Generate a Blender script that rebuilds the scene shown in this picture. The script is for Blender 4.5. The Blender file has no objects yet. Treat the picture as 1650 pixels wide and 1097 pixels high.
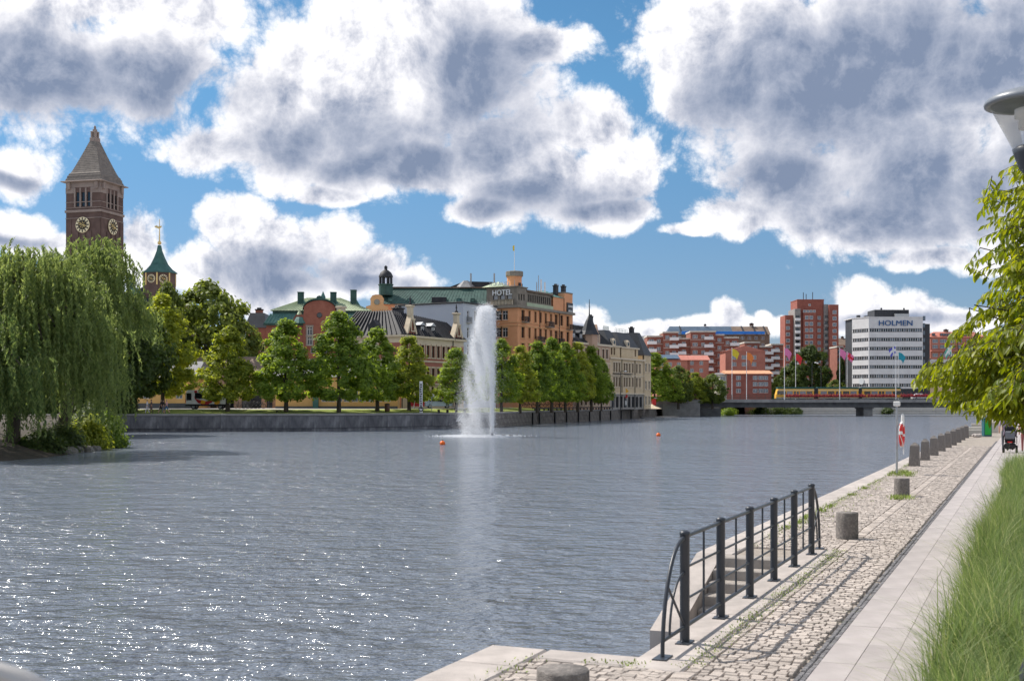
import bpy, bmesh, math, random
import numpy as np
from mathutils import Vector, Matrix

# ------------------------------------------------------------------ camera
SC = bpy.context.scene
COL = SC.collection
F, CX, HY, CZ = 1950.0, 825.0, 649.0, 3.6      # focal length in photo pixels, principal column, horizon row, eye height over the water
cam_d = bpy.data.cameras.new('camera')
cam = bpy.data.objects.new('camera', cam_d); COL.objects.link(cam)
cam.location = (0, 0, CZ); cam.rotation_euler = (math.radians(90), 0, 0)
cam_d.sensor_width = 36; cam_d.lens = 36 * F / 1650
cam_d.shift_y = (HY - 548.5) / 1650
cam_d.clip_start = 0.1; cam_d.clip_end = 20000
cam_d.dof.use_dof = True; cam_d.dof.focus_distance = 60; cam_d.dof.aperture_fstop = 5.0
SC.camera = cam

# ------------------------------------------------------------------ view
SC.view_settings.view_transform = 'Standard'; SC.view_settings.look = 'None'
SC.view_settings.gamma = 1; SC.view_settings.exposure = 0.9
SC.view_settings.use_curve_mapping = False
SC.render.engine = 'CYCLES'
cy = SC.cycles
cy.use_denoising = True
cy.max_bounces = 6; cy.diffuse_bounces = 2; cy.glossy_bounces = 3; cy.transmission_bounces = 4; cy.transparent_max_bounces = 12; cy.volume_bounces = 1
cy.caustics_reflective = False; cy.caustics_refractive = False
cy.sample_clamp_indirect = 8

# ------------------------------------------------------------------ sun
SUN_AZ, SUN_EL = -58.0, 50.0          # degrees left of the view direction, elevation
sd = Vector((math.sin(math.radians(SUN_AZ)) * math.cos(math.radians(SUN_EL)), math.cos(math.radians(SUN_AZ)) * math.cos(math.radians(SUN_EL)), math.sin(math.radians(SUN_EL))))
sun_d = bpy.data.lights.new('sun', 'SUN'); sun_d.energy = 3.1; sun_d.angle = math.radians(0.53); sun_d.color = (1.0, 0.94, 0.86)
sun = bpy.data.objects.new('sun', sun_d); COL.objects.link(sun)
sun.rotation_euler = (-sd).to_track_quat('-Z', 'Y').to_euler(); sun.location = sd * 300

# ------------------------------------------------------------------ sky with clouds (all by direction)
world = bpy.data.worlds.new('World'); SC.world = world; world.use_nodes = True
world.cycles.sampling_method = 'MANUAL'; world.cycles.sample_map_resolution = 512
WT = world.node_tree; WT.nodes.clear()
def wn(t, **kw):
    n = WT.nodes.new(t)
    for k, v in kw.items(): setattr(n, k, v)
    return n
def setin(node, i, v):
    if isinstance(v, bpy.types.NodeSocket): WT.links.new(v, node.inputs[i])
    else: node.inputs[i].default_value = v
def wmath(op, a, b=0.0, c=0.0, clamp=False):
    n = wn('ShaderNodeMath', operation=op, use_clamp=clamp)
    setin(n, 0, a); setin(n, 1, b); setin(n, 2, c)
    return n.outputs[0]
def wvec(op, a, b=(0, 0, 0), c=(0, 0, 0), out=0):
    n = wn('ShaderNodeVectorMath', operation=op)
    setin(n, 0, a); setin(n, 1, b); setin(n, 2, c)
    return n.outputs[out]
def wsmooth(x, a, b, lo=0.0, hi=1.0):
    n = wn('ShaderNodeMapRange', interpolation_type='SMOOTHSTEP')
    setin(n, 0, x); n.inputs[1].default_value = a; n.inputs[2].default_value = b; n.inputs[3].default_value = lo; n.inputs[4].default_value = hi
    return n.outputs[0]
def wmix(f, a, b):
    n = wn('ShaderNodeMix', data_type='RGBA')
    setin(n, 0, f); setin(n, 6, a); setin(n, 7, b)
    return n.outputs[2]
def sky_point(px, py):
    az = math.atan((px - CX) / F)
    return az, math.atan((HY - py) / F * math.cos(az))

tc = wn('ShaderNodeTexCoord')
sep = wn('ShaderNodeSeparateXYZ'); WT.links.new(tc.outputs['Generated'], sep.inputs[0])
az = wmath('ARCTAN2', sep.outputs[0], sep.outputs[1]); el = wmath('ARCSINE', sep.outputs[2])
cmb = wn('ShaderNodeCombineXYZ'); setin(cmb, 0, az); setin(cmb, 1, el)
P = cmb.outputs[0]
# domain warp so that no outline stays an ellipse
nw = wn('ShaderNodeTexNoise', noise_dimensions='2D'); setin(nw, 'Vector', P); nw.inputs['Scale'].default_value = 9; nw.inputs['Detail'].default_value = 3
PW = wvec('MULTIPLY_ADD', wvec('SUBTRACT', nw.outputs['Color'], (.5, .5, .5)), (.045, .035, 0), P)

def blobs(lst, k):
    acc = None
    for (px, py, rx, ry, *w) in lst:
        a, e = sky_point(px, py)
        s = (F / rx, F / ry, 0)
        v = wvec('MULTIPLY_ADD', PW, s, (-a * s[0], -e * s[1], 0))
        d = wvec('LENGTH', v, out=1)
        acc = d if acc is None else wmath('SMOOTH_MIN', acc, d, k)
    return wmath('SUBTRACT', 1.0, acc)
COVER = [  # (column, row, half width, half height) of the cloud masses seen over the river
    (60, 100, 230, 115), (230, 110, 130, 95), (-140, 130, 220, 110), (320, 30, 85, 60), (150, -10, 240, 80),
    (350, 235, 92, 48), (450, 190, 130, 120), (570, 130, 170, 165), (740, 110, 170, 160), (650, 270, 190, 60), (540, 320, 60, 20), (870, 70, 85, 50), (800, 235, 110, 85), (660, 10, 200, 60),
    (880, 290, 180, 72), (1010, 260, 82, 88), (950, 200, 95, 52), (765, 338, 85, 26), (960, 340, 130, 32),
    (1110, 60, 115, 110), (1230, 110, 200, 130), (1400, 130, 260, 180), (1500, 280, 110, 130), (1280, 300, 110, 85), (1420, 370, 170, 65), (1190, 355, 110, 40), (1110, 380, 60, 15), (1640, 90, 170, 150),
    (1600, 320, 80, 110), (1500, 430, 105, 22), (1800, 250, 200, 200),
    (22, 272, 58, 46), (-5, 368, 80, 36), (225, 398, 42, 58), (382, 372, 66, 56), (440, 410, 140, 66), (530, 395, 52, 46), (330, 440, 130, 52), (590, 448, 105, 44), (672, 458, 50, 28), (75, 390, 80, 22), (420, 465, 170, 46),
    (1110, 530, 150, 20), (1172, 512, 26, 28), (1226, 519, 20, 13), (1388, 500, 58, 44), (1450, 508, 76, 30), (1540, 518, 80, 26), (937, 508, 46, 38), (1010, 533, 90, 17), (880, 522, 60, 18), (1300, 525, 90, 16),
]
GREY = [
    (90, 140, 310, 88), (620, 240, 270, 75), (790, 150, 130, 130), (880, 325, 200, 46), (1340, 200, 230, 200), (1490, 320, 130, 95), (1560, 60, 290, 120), (1200, 190, 120, 100),
    (460, 445, 140, 38), (600, 465, 90, 16), (1420, 520, 120, 14), (1760, 260, 160, 150), (0, 385, 60, 12), (20, 290, 40, 14), (940, 525, 50, 10),
]
cov = blobs(COVER, .16)
gry = blobs(GREY, .3)
def detail(vec):
    v = wn('ShaderNodeTexVoronoi', voronoi_dimensions='2D', feature='F1'); setin(v, 'Vector', vec)
    v.inputs['Scale'].default_value = 17; v.inputs['Detail'].default_value = 6.0; v.inputs['Roughness'].default_value = .6; v.inputs['Lacunarity'].default_value = 2.2
    n = wn('ShaderNodeTexNoise', noise_dimensions='2D'); setin(n, 'Vector', vec)
    n.inputs['Scale'].default_value = 16; n.inputs['Detail'].default_value = 9; n.inputs['Roughness'].default_value = .56
    a = wmath('MULTIPLY_ADD', v.outputs['Distance'], -.95, .52)
    return wmath('MULTIPLY_ADD', wmath('SUBTRACT', n.outputs[0], .5), .9, a)
PD = wvec('MULTIPLY_ADD', wvec('SUBTRACT', nw.outputs['Color'], (.5, .5, .5)), (.03, .03, 0), P)
d0 = detail(PD)
d1 = detail(wvec('ADD', PD, (-.010, .011, 0)))
# sky outside the frame: unseen cloud from one broad noise, made whiter and fuller as fill light
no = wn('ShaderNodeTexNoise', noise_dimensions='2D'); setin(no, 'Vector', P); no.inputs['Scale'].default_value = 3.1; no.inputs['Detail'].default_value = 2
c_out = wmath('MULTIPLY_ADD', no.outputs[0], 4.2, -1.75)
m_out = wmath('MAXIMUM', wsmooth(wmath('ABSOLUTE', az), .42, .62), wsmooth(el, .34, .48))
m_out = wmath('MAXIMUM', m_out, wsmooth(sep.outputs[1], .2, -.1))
def fmix(f, a, b):
    n = wn('ShaderNodeMix', data_type='FLOAT'); setin(n, 0, f); setin(n, 2, a); setin(n, 3, b); return n.outputs[0]
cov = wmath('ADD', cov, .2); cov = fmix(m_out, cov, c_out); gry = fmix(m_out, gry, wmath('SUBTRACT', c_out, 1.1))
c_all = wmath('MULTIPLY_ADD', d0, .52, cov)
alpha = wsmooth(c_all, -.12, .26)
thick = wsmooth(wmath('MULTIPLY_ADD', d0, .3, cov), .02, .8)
nv = wn('ShaderNodeTexNoise', noise_dimensions='2D'); setin(nv, 'Vector', PW); nv.inputs['Scale'].default_value = 8; nv.inputs['Detail'].default_value = 4; nv.inputs['Roughness'].default_value = .5
g_all = wsmooth(wmath('ADD', wmath('MULTIPLY_ADD', d0, .16, gry), wmath('MULTIPLY_ADD', nv.outputs[0], .4, -.2)), -.55, .55)
relief = wmath('MULTIPLY', wmath('SUBTRACT', d0, d1), wmath('MULTIPLY_ADD', g_all, -.5, 1.0))     # billows turned to the sun are bright
shade = wmath('ADD', wmath('MULTIPLY', thick, .16), wmath('MULTIPLY', g_all, wmath('MULTIPLY_ADD', thick, .48, .30)))
shade = wmath('MULTIPLY_ADD', relief, -.75, shade, clamp=True)
ramp = wn('ShaderNodeValToRGB'); setin(ramp, 0, shade)
KS = 10.0
cr = ramp.color_ramp
cr.elements[0].position = 0.0; cr.elements[0].color = (.61, .61, .62, 1)
cr.elements[1].position = 1.0; cr.elements[1].color = (.125, .158, .23, 1)
for p_, c_ in ((.22, (.525, .525, .55)), (.45, (.385, .395, .44)), (.72, (.235, .26, .325))):
    e_ = cr.elements.new(p_); e_.color = (*c_, 1)
cloud = wvec('SCALE', ramp.outputs[0]); WT.nodes[-1].inputs[3].default_value = KS
sky = wn('ShaderNodeTexSky', sky_type='NISHITA', sun_disc=False)
sky.sun_elevation = math.radians(SUN_EL); sky.sun_rotation = math.radians(SUN_AZ); sky.air_density = 1.0; sky.dust_density = .0; sky.ozone_density = 1.4; sky.altitude = 1500
low_t = wn('ShaderNodeMapRange'); setin(low_t, 0, el); low_t.inputs[1].default_value = .05; low_t.inputs[2].default_value = .26
sky_s = wvec('MULTIPLY', sky.outputs[0], wmix(low_t.outputs[0], (.32, .345, .425, 1), (.365, .575, .625, 1)))
bg = wn('ShaderNodeBackground'); bg.inputs[1].default_value = .1
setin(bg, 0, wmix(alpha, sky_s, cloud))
wo = wn('ShaderNodeOutputWorld'); WT.links.new(bg.outputs[0], wo.inputs[0])

# ------------------------------------------------------------------ helpers
R = random.Random(7)
NR = np.random.default_rng(11)
def X_(px, Y): return (px - CX) / F * Y
def Z_(py, Y): return CZ + (HY - py) / F * Y
def ground_Y(py, z): return (CZ - z) * F / (py - HY)
def at(px, py, z):
    Y = ground_Y(py, z); return X_(px, Y), Y
def tag(o, label=None, cat=None, group=None, kind=None):
    if label: o['label'] = label
    if cat: o['category'] = cat
    if group: o['group'] = group
    if kind: o['kind'] = kind
    return o
def empty(name, loc=(0, 0, 0), rz=0, label=None, cat=None, group=None):
    o = bpy.data.objects.new(name, None); COL.objects.link(o)
    o.location = loc; o.rotation_euler = (0, 0, rz); o.empty_display_size = .2
    return tag(o, label, cat, group)
def link(name, me, parent=None, loc=(0, 0, 0), rot=(0, 0, 0), scale=(1, 1, 1)):
    o = bpy.data.objects.new(name, me); COL.objects.link(o)
    o.location = loc; o.rotation_euler = rot; o.scale = scale
    if parent is not None: o.parent = parent
    return o
KIDS = {}
def copy_tree(o, parent=None, **kw):
    c = o.copy(); COL.objects.link(c); c.parent = parent
    for ch in [x for x in bpy.data.objects if x.parent is o]: copy_tree(ch, c)
    return c

class MB:
    """collects shapes; build() links them as ONE mesh object"""
    def __init__(s): s.v = []; s.f = []; s.m = []; s.sm = []
    def add(s, vs, fs, m=0, smooth=False):
        b = len(s.v); s.v.extend([tuple(q) for q in vs])
        for f in fs: s.f.append([b + i for i in f]); s.m.append(m); s.sm.append(smooth)
        return s
    def box(s, c, d, rz=0, m=0, bevel=0):
        cx, cy_, cz = c; hx, hy, hz = d[0] / 2, d[1] / 2, d[2] / 2
        co, si = math.cos(rz), math.sin(rz)
        if bevel:
            b = min(bevel, hx * .9, hy * .9, hz * .9); vs = []
            for z_, ins in ((-hz, b), (-hz + b, 0), (hz - b, 0), (hz, b)):
                for x, y in ((-hx + ins, -hy + ins), (hx - ins, -hy + ins), (hx - ins, hy - ins), (-hx + ins, hy - ins)):
                    vs.append((cx + x * co - y * si, cy_ + x * si + y * co, cz + z_))
            fs = [[3, 2, 1, 0], [12, 13, 14, 15]]
            for k in range(3):
                for i in range(4): j = (i + 1) % 4; fs.append([k * 4 + i, k * 4 + j, k * 4 + 4 + j, k * 4 + 4 + i])
            return s.add(vs, fs, m)
        vs = []
        for z in (-hz, hz):
            for x, y in ((-hx, -hy), (hx, -hy), (hx, hy), (-hx, hy)):
                vs.append((cx + x * co - y * si, cy_ + x * si + y * co, cz + z))
        return s.add(vs, [[3, 2, 1, 0], [4, 5, 6, 7], [0, 1, 5, 4], [1, 2, 6, 5], [2, 3, 7, 6], [3, 0, 4, 7]], m)
    def bmm(s, a, b, m=0, bevel=0):
        return s.box(((a[0] + b[0]) / 2, (a[1] + b[1]) / 2, (a[2] + b[2]) / 2), (abs(b[0] - a[0]), abs(b[1] - a[1]), abs(b[2] - a[2])), 0, m, bevel)
    def quad(s, *p, m=0): return s.add(p, [list(range(len(p)))], m)
    def prism(s, poly, z0, z1, m=0):
        n = len(poly); vs = [(x, y, z0) for x, y in poly] + [(x, y, z1) for x, y in poly]
        fs = [list(range(n))[::-1], list(range(n, 2 * n))] + [[i, (i + 1) % n, n + (i + 1) % n, n + i] for i in range(n)]
        return s.add(vs, fs, m)
    def extr(s, pts, off, m=0):
        """planar outline pts (3d) swept by the vector off"""
        n = len(pts); o = Vector(off); vs = [tuple(p) for p in pts] + [tuple(Vector(p) + o) for p in pts]
        fs = [list(range(n))[::-1], list(range(n, 2 * n))] + [[i, (i + 1) % n, n + (i + 1) % n, n + i] for i in range(n)]
        return s.add(vs, fs, m)
    def tube(s, pts, r, n=8, m=0, caps=True, smooth=True):
        pts = [Vector(p) for p in pts]; k = len(pts)
        rs = r if isinstance(r, (list, tuple)) else [r] * k
        up = None; vs = []
        for i, p in enumerate(pts):
            t = (pts[min(i + 1, k - 1)] - pts[max(i - 1, 0)])
            t = t.normalized() if t.length > 1e-9 else Vector((0, 0, 1))
            if up is None: up = t.orthogonal().normalized()
            a = (up - t * up.dot(t)); a = a.normalized() if a.length > 1e-6 else t.orthogonal().normalized()
            up = a; b = t.cross(a)
            for j in range(n):
                w = 2 * math.pi * j / n; vs.append(tuple(p + (a * math.cos(w) + b * math.sin(w)) * rs[i]))
        fs = []
        for i in range(k - 1):
            for j in range(n): q = (j + 1) % n; fs.append([i * n + j, i * n + q, i * n + n + q, i * n + n + j])
        s.add(vs, fs, m, smooth)
        if caps: s.add(vs[:n], [list(range(n))[::-1]], m); s.add(vs[-n:], [list(range(n))], m)
        return s
    def lathe(s, prof, n=16, c=(0, 0, 0), m=0, smooth=True, caps=True, sx=1, sy=1, a0=0):
        vs = []; k = len(prof)
        for r, z in prof:
            for j in range(n):
                w = a0 + 2 * math.pi * j / n; vs.append((c[0] + r * math.cos(w) * sx, c[1] + r * math.sin(w) * sy, c[2] + z))
        fs = []
        for i in range(k - 1):
            for j in range(n): q = (j + 1) % n; fs.append([i * n + j, i * n + q, i * n + n + q, i * n + n + j])
        s.add(vs, fs, m, smooth)
        if caps: s.add(vs[:n], [list(range(n))[::-1]], m); s.add(vs[-n:], [list(range(n))], m)
        return s
    def ball(s, c, r, n=10, k=7, m=0, sq=(1, 1, 1)):
        prof = [(max(r * math.sin(math.pi * i / k), 1e-4), -r * math.cos(math.pi * i / k)) for i in range(k + 1)]
        b = len(s.v); s.lathe(prof, n, (0, 0, 0), m, True, False)
        for i in range(b, len(s.v)): x, y, z = s.v[i]; s.v[i] = (c[0] + x * sq[0], c[1] + y * sq[1], c[2] + z * sq[2])
        return s
    def mesh(s, name, mats):
        me = bpy.data.meshes.new(name); me.from_pydata(s.v, [], s.f)
        for mt in (mats if isinstance(mats, (list, tuple)) else [mats]): me.materials.append(mt)
        me.polygons.foreach_set('material_index', s.m); me.polygons.foreach_set('use_smooth', s.sm)
        me.update(); return me
    def build(s, name, mats, parent=None, loc=(0, 0, 0), rot=(0, 0, 0)):
        return link(name, s.mesh(name, mats), parent, loc, rot)

def fast_mesh(name, verts, nper, mats, midx=None, smooth=False):
    """verts (N, nper, 3) -> N separate polygons"""
    N = verts.shape[0]; me = bpy.data.meshes.new(name)
    me.vertices.add(N * nper); me.vertices.foreach_set('co', verts.reshape(-1).astype(np.float32))
    me.loops.add(N * nper); me.loops.foreach_set('vertex_index', np.arange(N * nper, dtype=np.int32))
    me.polygons.add(N); me.polygons.foreach_set('loop_start', np.arange(0, N * nper, nper, dtype=np.int32))
    me.polygons.foreach_set('loop_total', np.full(N, nper, dtype=np.int32))
    for mt in (mats if isinstance(mats, (list, tuple)) else [mats]): me.materials.append(mt)
    if midx is not None: me.polygons.foreach_set('material_index', midx.astype(np.int32))
    me.update(calc_edges=True); return me

# ------------------------------------------------------------------ materials
MATS = {}
def mat(name, c1, c2=None, scale=4.0, rough=.8, bump=0.0, bscale=20.0, metal=0.0, spec=.4, c3=None, stretch=(1, 1, 1), detail=5.0, island=0.0, coord='Object'):
    """two-tone noise colour with a fine relief; island: brightness spread from piece to piece"""
    m = bpy.data.materials.new(name); m.use_nodes = True; MATS[name] = m
    nt = m.node_tree; b = nt.nodes['Principled BSDF']
    b.inputs['Roughness'].default_value = rough; b.inputs['Metallic'].default_value = metal; b.inputs['Specular IOR Level'].default_value = spec
    b.inputs['Base Color'].default_value = (*c1, 1)
    if c2 is None and not bump and not island: return m
    tcn = nt.nodes.new('ShaderNodeTexCoord'); mp = nt.nodes.new('ShaderNodeMapping'); mp.inputs['Scale'].default_value = stretch
    nt.links.new(tcn.outputs[coord], mp.inputs[0])
    col = None
    if c2 is not None:
        n = nt.nodes.new('ShaderNodeTexNoise'); n.inputs['Scale'].default_value = scale; n.inputs['Detail'].default_value = detail; n.inputs['Roughness'].default_value = .62
        nt.links.new(mp.outputs[0], n.inputs['Vector'])
        r = nt.nodes.new('ShaderNodeValToRGB'); r.color_ramp.elements[0].position = .33; r.color_ramp.elements[1].position = .67
        r.color_ramp.elements[0].color = (*c1, 1); r.color_ramp.elements[1].color = (*c2, 1)
        if c3 is not None: e = r.color_ramp.elements.new(.52); e.color = (*c3, 1)
        nt.links.new(n.outputs[0], r.inputs[0]); col = r.outputs[0]
    if island:
        g = nt.nodes.new('ShaderNodeNewGeometry'); oi = nt.nodes.new('ShaderNodeObjectInfo')
        ad = nt.nodes.new('ShaderNodeMath'); ad.operation = 'ADD'; nt.links.new(g.outputs['Random Per Island'], ad.inputs[0]); nt.links.new(oi.outputs['Random'], ad.inputs[1])
        fr = nt.nodes.new('ShaderNodeMath'); fr.operation = 'FRACT'; nt.links.new(ad.outputs[0], fr.inputs[0])
        mr = nt.nodes.new('ShaderNodeMapRange'); mr.inputs[3].default_value = 1 - island; mr.inputs[4].default_value = 1 + island; nt.links.new(fr.outputs[0], mr.inputs[0])
        hs = nt.nodes.new('ShaderNodeHueSaturation'); nt.links.new(mr.outputs[0], hs.inputs['Value'])
        if col is None: hs.inputs['Color'].default_value = (*c1, 1)
        else: nt.links.new(col, hs.inputs['Color'])
        col = hs.outputs[0]
    if col is not None: nt.links.new(col, b.inputs['Base Color'])
    if bump:
        n2 = nt.nodes.new('ShaderNodeTexNoise'); n2.inputs['Scale'].default_value = bscale; n2.inputs['Detail'].default_value = 4; nt.links.new(mp.outputs[0], n2.inputs['Vector'])
        bp = nt.nodes.new('ShaderNodeBump'); bp.inputs['Strength'].default_value = bump; bp.inputs['Distance'].default_value = .03
        nt.links.new(n2.outputs[0], bp.inputs['Height']); nt.links.new(bp.outputs[0], b.inputs['Normal'])
    return m

def leaf_mat(name, c_dark, c_light, transl=.45, hue_island=.25, rough=.55):
    m = bpy.data.materials.new(name); m.use_nodes = True; MATS[name] = m; nt = m.node_tree; nt.nodes.clear()
    g = nt.nodes.new('ShaderNodeNewGeometry'); oi = nt.nodes.new('ShaderNodeObjectInfo'); tcn = nt.nodes.new('ShaderNodeTexCoord')
    n = nt.nodes.new('ShaderNodeTexNoise'); n.inputs['Scale'].default_value = .55; n.inputs['Detail'].default_value = 2; nt.links.new(tcn.outputs['Object'], n.inputs['Vector'])
    a = nt.nodes.new('ShaderNodeMath'); a.operation = 'MULTIPLY_ADD'; nt.links.new(g.outputs['Random Per Island'], a.inputs[0]); a.inputs[1].default_value = .8; nt.links.new(n.outputs[0], a.inputs[2])
    s = nt.nodes.new('ShaderNodeMath'); s.operation = 'SUBTRACT'; nt.links.new(a.outputs[0], s.inputs[0]); s.inputs[1].default_value = .4
    s2 = nt.nodes.new('ShaderNodeMath'); s2.operation = 'MULTIPLY_ADD'; nt.links.new(oi.outputs['Random'], s2.inputs[0]); s2.inputs[1].default_value = .3; nt.links.new(s.outputs[0], s2.inputs[2])
    r = nt.nodes.new('ShaderNodeValToRGB'); r.color_ramp.elements[0].color = (*c_dark, 1); r.color_ramp.elements[1].color = (*c_light, 1)
    nt.links.new(s2.outputs[0], r.inputs[0])
    d = nt.nodes.new('ShaderNodeBsdfPrincipled'); d.inputs['Roughness'].default_value = rough; d.inputs['Specular IOR Level'].default_value = .35
    t = nt.nodes.new('ShaderNodeBsdfTranslucent'); mx = nt.nodes.new('ShaderNodeMixShader'); mx.inputs[0].default_value = transl
    hs = nt.nodes.new('ShaderNodeHueSaturation'); hs.inputs['Hue'].default_value = .485; hs.inputs['Saturation'].default_value = 1.1; hs.inputs['Value'].default_value = 1.9
    nt.links.new(r.outputs[0], d.inputs['Base Color']); nt.links.new(r.outputs[0], hs.inputs['Color']); nt.links.new(hs.outputs[0], t.inputs[0])
    nt.links.new(d.outputs[0], mx.inputs[1]); nt.links.new(t.outputs[0], mx.inputs[2])
    o = nt.nodes.new('ShaderNodeOutputMaterial'); nt.links.new(mx.outputs[0], o.inputs[0]); return m

M = MATS
mat('granite_light', (.34, .305, .28), (.49, .44, .405), 2.2, .75, .25, 60, island=.08, c3=(.43, .385, .355))
mat('granite_slab', (.335, .30, .29), (.44, .40, .385), 1.4, .7, .12, 90, island=.06, detail=8)
mat('granite_sett', (.38, .33, .29), (.53, .465, .415), 9, .8, .45, 70, island=.2)
mat('granite_dark', (.13, .125, .13), (.21, .205, .21), 14, .8, .4, 90, island=.22)
mat('joint_sand', (.26, .225, .19), (.37, .325, .28), 9, .95, .5, 80)
mat('bollard_stone', (.15, .135, .125), (.30, .27, .245), 26, .85, .7, 90, c3=(.21, .19, .175))
mat('step_stone', (.27, .24, .215), (.38, .345, .31), 5, .85, .4, 60)
mat('far_stone', (.085, .085, .093), (.24, .235, .24), 1.3, .9, .6, 6, island=.18, c3=(.155, .153, .162), stretch=(1, 1, .35), detail=8)
mat('far_stone_brown', (.10, .085, .075), (.25, .22, .19), 1.4, .9, .6, 5, island=.12)
mat('concrete', (.22, .21, .205), (.33, .32, .305), .8, .85, .2, 8)
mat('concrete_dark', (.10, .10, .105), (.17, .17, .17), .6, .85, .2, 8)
mat('concrete_pale', (.47, .44, .39), (.60, .56, .50), .5, .85, .2, 8)
mat('rail_paint', (.030, .036, .046), (.042, .048, .06), 6, .38, .05, 90, spec=.5)
mat('black_metal', (.012, .012, .014), rough=.45)
mat('grey_metal', (.28, .29, .30), rough=.4, metal=.6)
mat('spire_copper', (.03, .10, .09), (.06, .16, .14), .9, .6, .2, 10)
mat('lamp_paint', (.17, .19, .22), (.21, .23, .26), 6, .38, spec=.5)
mat('galvanised', (.33, .34, .35), (.42, .43, .44), 14, .42, metal=.7)
mat('steel_tube', (.42, .40, .385), (.5, .48, .46), 8, .38, metal=.55)
mat('asphalt', (.045, .045, .048), (.07, .07, .072), 1.5, .9, .3, 30)
mat('road_pale', (.30, .285, .265), (.40, .38, .35), .7, .9, .2, 20)
mat('grass_ground', (.14, .19, .03), (.28, .30, .06), .9, .95, .5, 12, c3=(.20, .24, .04))
mat('soil', (.05, .04, .03), (.085, .07, .05), 4, .95, .6, 20)
mat('sand_heap', (.50, .41, .28), (.62, .52, .37), 2, .95, .5, 12)
mat('bark', (.055, .042, .032), (.11, .09, .07), 6, .95, .8, 18, stretch=(1, 1, .25))
mat('rock', (.13, .12, .105), (.27, .25, .22), 3, .9, .6, 12)
# walls
mat('orange_plaster', (.72, .33, .165), (.82, .395, .205), .35, .9, .1, 20)
mat('orange_trim', (.70, .36, .17), (.76, .41, .21), .6, .9)
mat('hotel_stone', (.205, .175, .14), (.30, .26, .215), .8, .9, .25, 9)
mat('white_plaster', (.50, .53, .60), (.56, .59, .65), .15, .9)
mat('red_plaster', (.36, .135, .10), (.43, .175, .13), .5, .9, .15, 20)
mat('rust_brick', (.29, .105, .075), (.38, .15, .105), .9, .9, .25, 24)
mat('brick_red', (.25, .082, .062), (.33, .115, .085), .8, .9, .2, 20)
mat('brick_brown', (.23, .085, .062), (.31, .125, .09), .7, .9, .2, 20)
mat('cream_trim', (.62, .51, .37), (.72, .61, .46), .7, .85)
mat('beige_plaster', (.56, .43, .27), (.66, .52, .34), .4, .9, .12, 20)
mat('pink_beige', (.50, .325, .23), (.57, .39, .285), .4, .9, .12, 20)
mat('stone_base', (.27, .245, .215), (.36, .33, .29), .6, .9, .2, 12)
mat('yellow_plaster', (.72, .42, .15), (.80, .49, .20), .4, .9)
mat('grey_base', (.10, .105, .115), (.14, .145, .155), .6, .9)
mat('tower_brick', (.105, .066, .058), (.165, .108, .094), .5, .9, .3, 14, c3=(.13, .085, .074))
mat('tower_stone', (.26, .205, .185), (.345, .28, .25), .5, .9, .2, 12)
mat('tower_roof', (.155, .135, .12), (.24, .21, .185), 1.2, .85, .6, 7)
mat('clock_dark', (.025, .022, .02), rough=.6)
mat('gold', (.80, .58, .24), rough=.35, metal=.5)
mat('clock_cream', (.82, .72, .48), rough=.5)
# roofs
mat('copper_dark', (.026, .066, .056), (.055, .12, .10), .9, .6, .2, 10)
mat('copper_mid', (.06, .155, .14), (.10, .22, .195), .8, .6, .2, 10)
mat('copper_pale', (.36, .43, .28), (.46, .53, .36), .6, .6, .15, 10)
mat('roof_black', (.030, .031, .036), (.055, .056, .064), .8, .62, .15, 10, spec=.25)
mat('roof_navy', (.012, .016, .023), (.026, .032, .042), .8, .5, .15, 10)
mat('roof_grey', (.17, .17, .18), (.25, .25, .255), .6, .6, .1, 10)
mat('roof_red', (.42, .15, .11), (.50, .20, .15), .6, .7, .2, 8)
mat('roof_tile_orange', (.55, .26, .14), (.62, .33, .19), .6, .8, .2, 8)
mat('roof_brown', (.15, .105, .08), (.22, .16, .12), .6, .8, .2, 8)
mat('tarp_blue', (.02, .16, .60), (.03, .24, .75), .3, .5)
mat('roof_slate_blue', (.065, .10, .145), (.10, .145, .20), .3, .5)
# openings
mat('glass', (.012, .015, .02), rough=.06, spec=.8)
mat('glass_pale', (.16, .19, .23), rough=.08, spec=.8)
mat('glass_blind', (.42, .42, .43), rough=.35, spec=.6)
mat('frame_white', (.75, .74, .71), rough=.6)
mat('frame_brown', (.11, .05, .03), rough=.6)
mat('frame_dark', (.03, .032, .036), rough=.5)
mat('holmen_panel', (.63, .615, .61), (.72, .71, .70), .5, .75, .08, 12, c3=(.67, .66, .655))
mat('holmen_frame', (.10, .10, .105), rough=.5)
mat('charcoal', (.035, .037, .043), (.05, .052, .058), .5, .6)
mat('letter_blue', (.008, .085, .26), rough=.4)
mat('letter_white', (.85, .85, .84), rough=.5)
mat('letter_grey', (.62, .65, .66), rough=.5)
mat('white_paint', (.8, .8, .8), rough=.4)
mat('plastic_red', (.62, .025, .02), rough=.4)
mat('plastic_white', (.78, .76, .72), rough=.4)
mat('orange_float', (.85, .15, .015), rough=.4)
mat('vehicle_white', (.76, .76, .77), rough=.25, spec=.6)
mat('vehicle_red', (.42, .02, .025), rough=.3)
mat('vehicle_yellow', (.85, .42, .02), rough=.3)
mat('vehicle_blue', (.03, .12, .36), rough=.25, metal=.2)
mat('vehicle_silver', (.34, .42, .50), rough=.25, metal=.5)
mat('tram_orange', (.88, .46, .05), rough=.35)
mat('tram_cream', (.82, .58, .26), rough=.35)
mat('tram_green', (.012, .085, .075), rough=.4)
mat('tyre', (.015, .015, .016), rough=.8)
mat('flower_red', (.55, .02, .07), (.70, .05, .16), 5, .8, .8, 9, c3=(.30, .06, .05))
mat('weed', (.17, .26, .045), (.30, .36, .07), 9, .8, island=.35)
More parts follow.
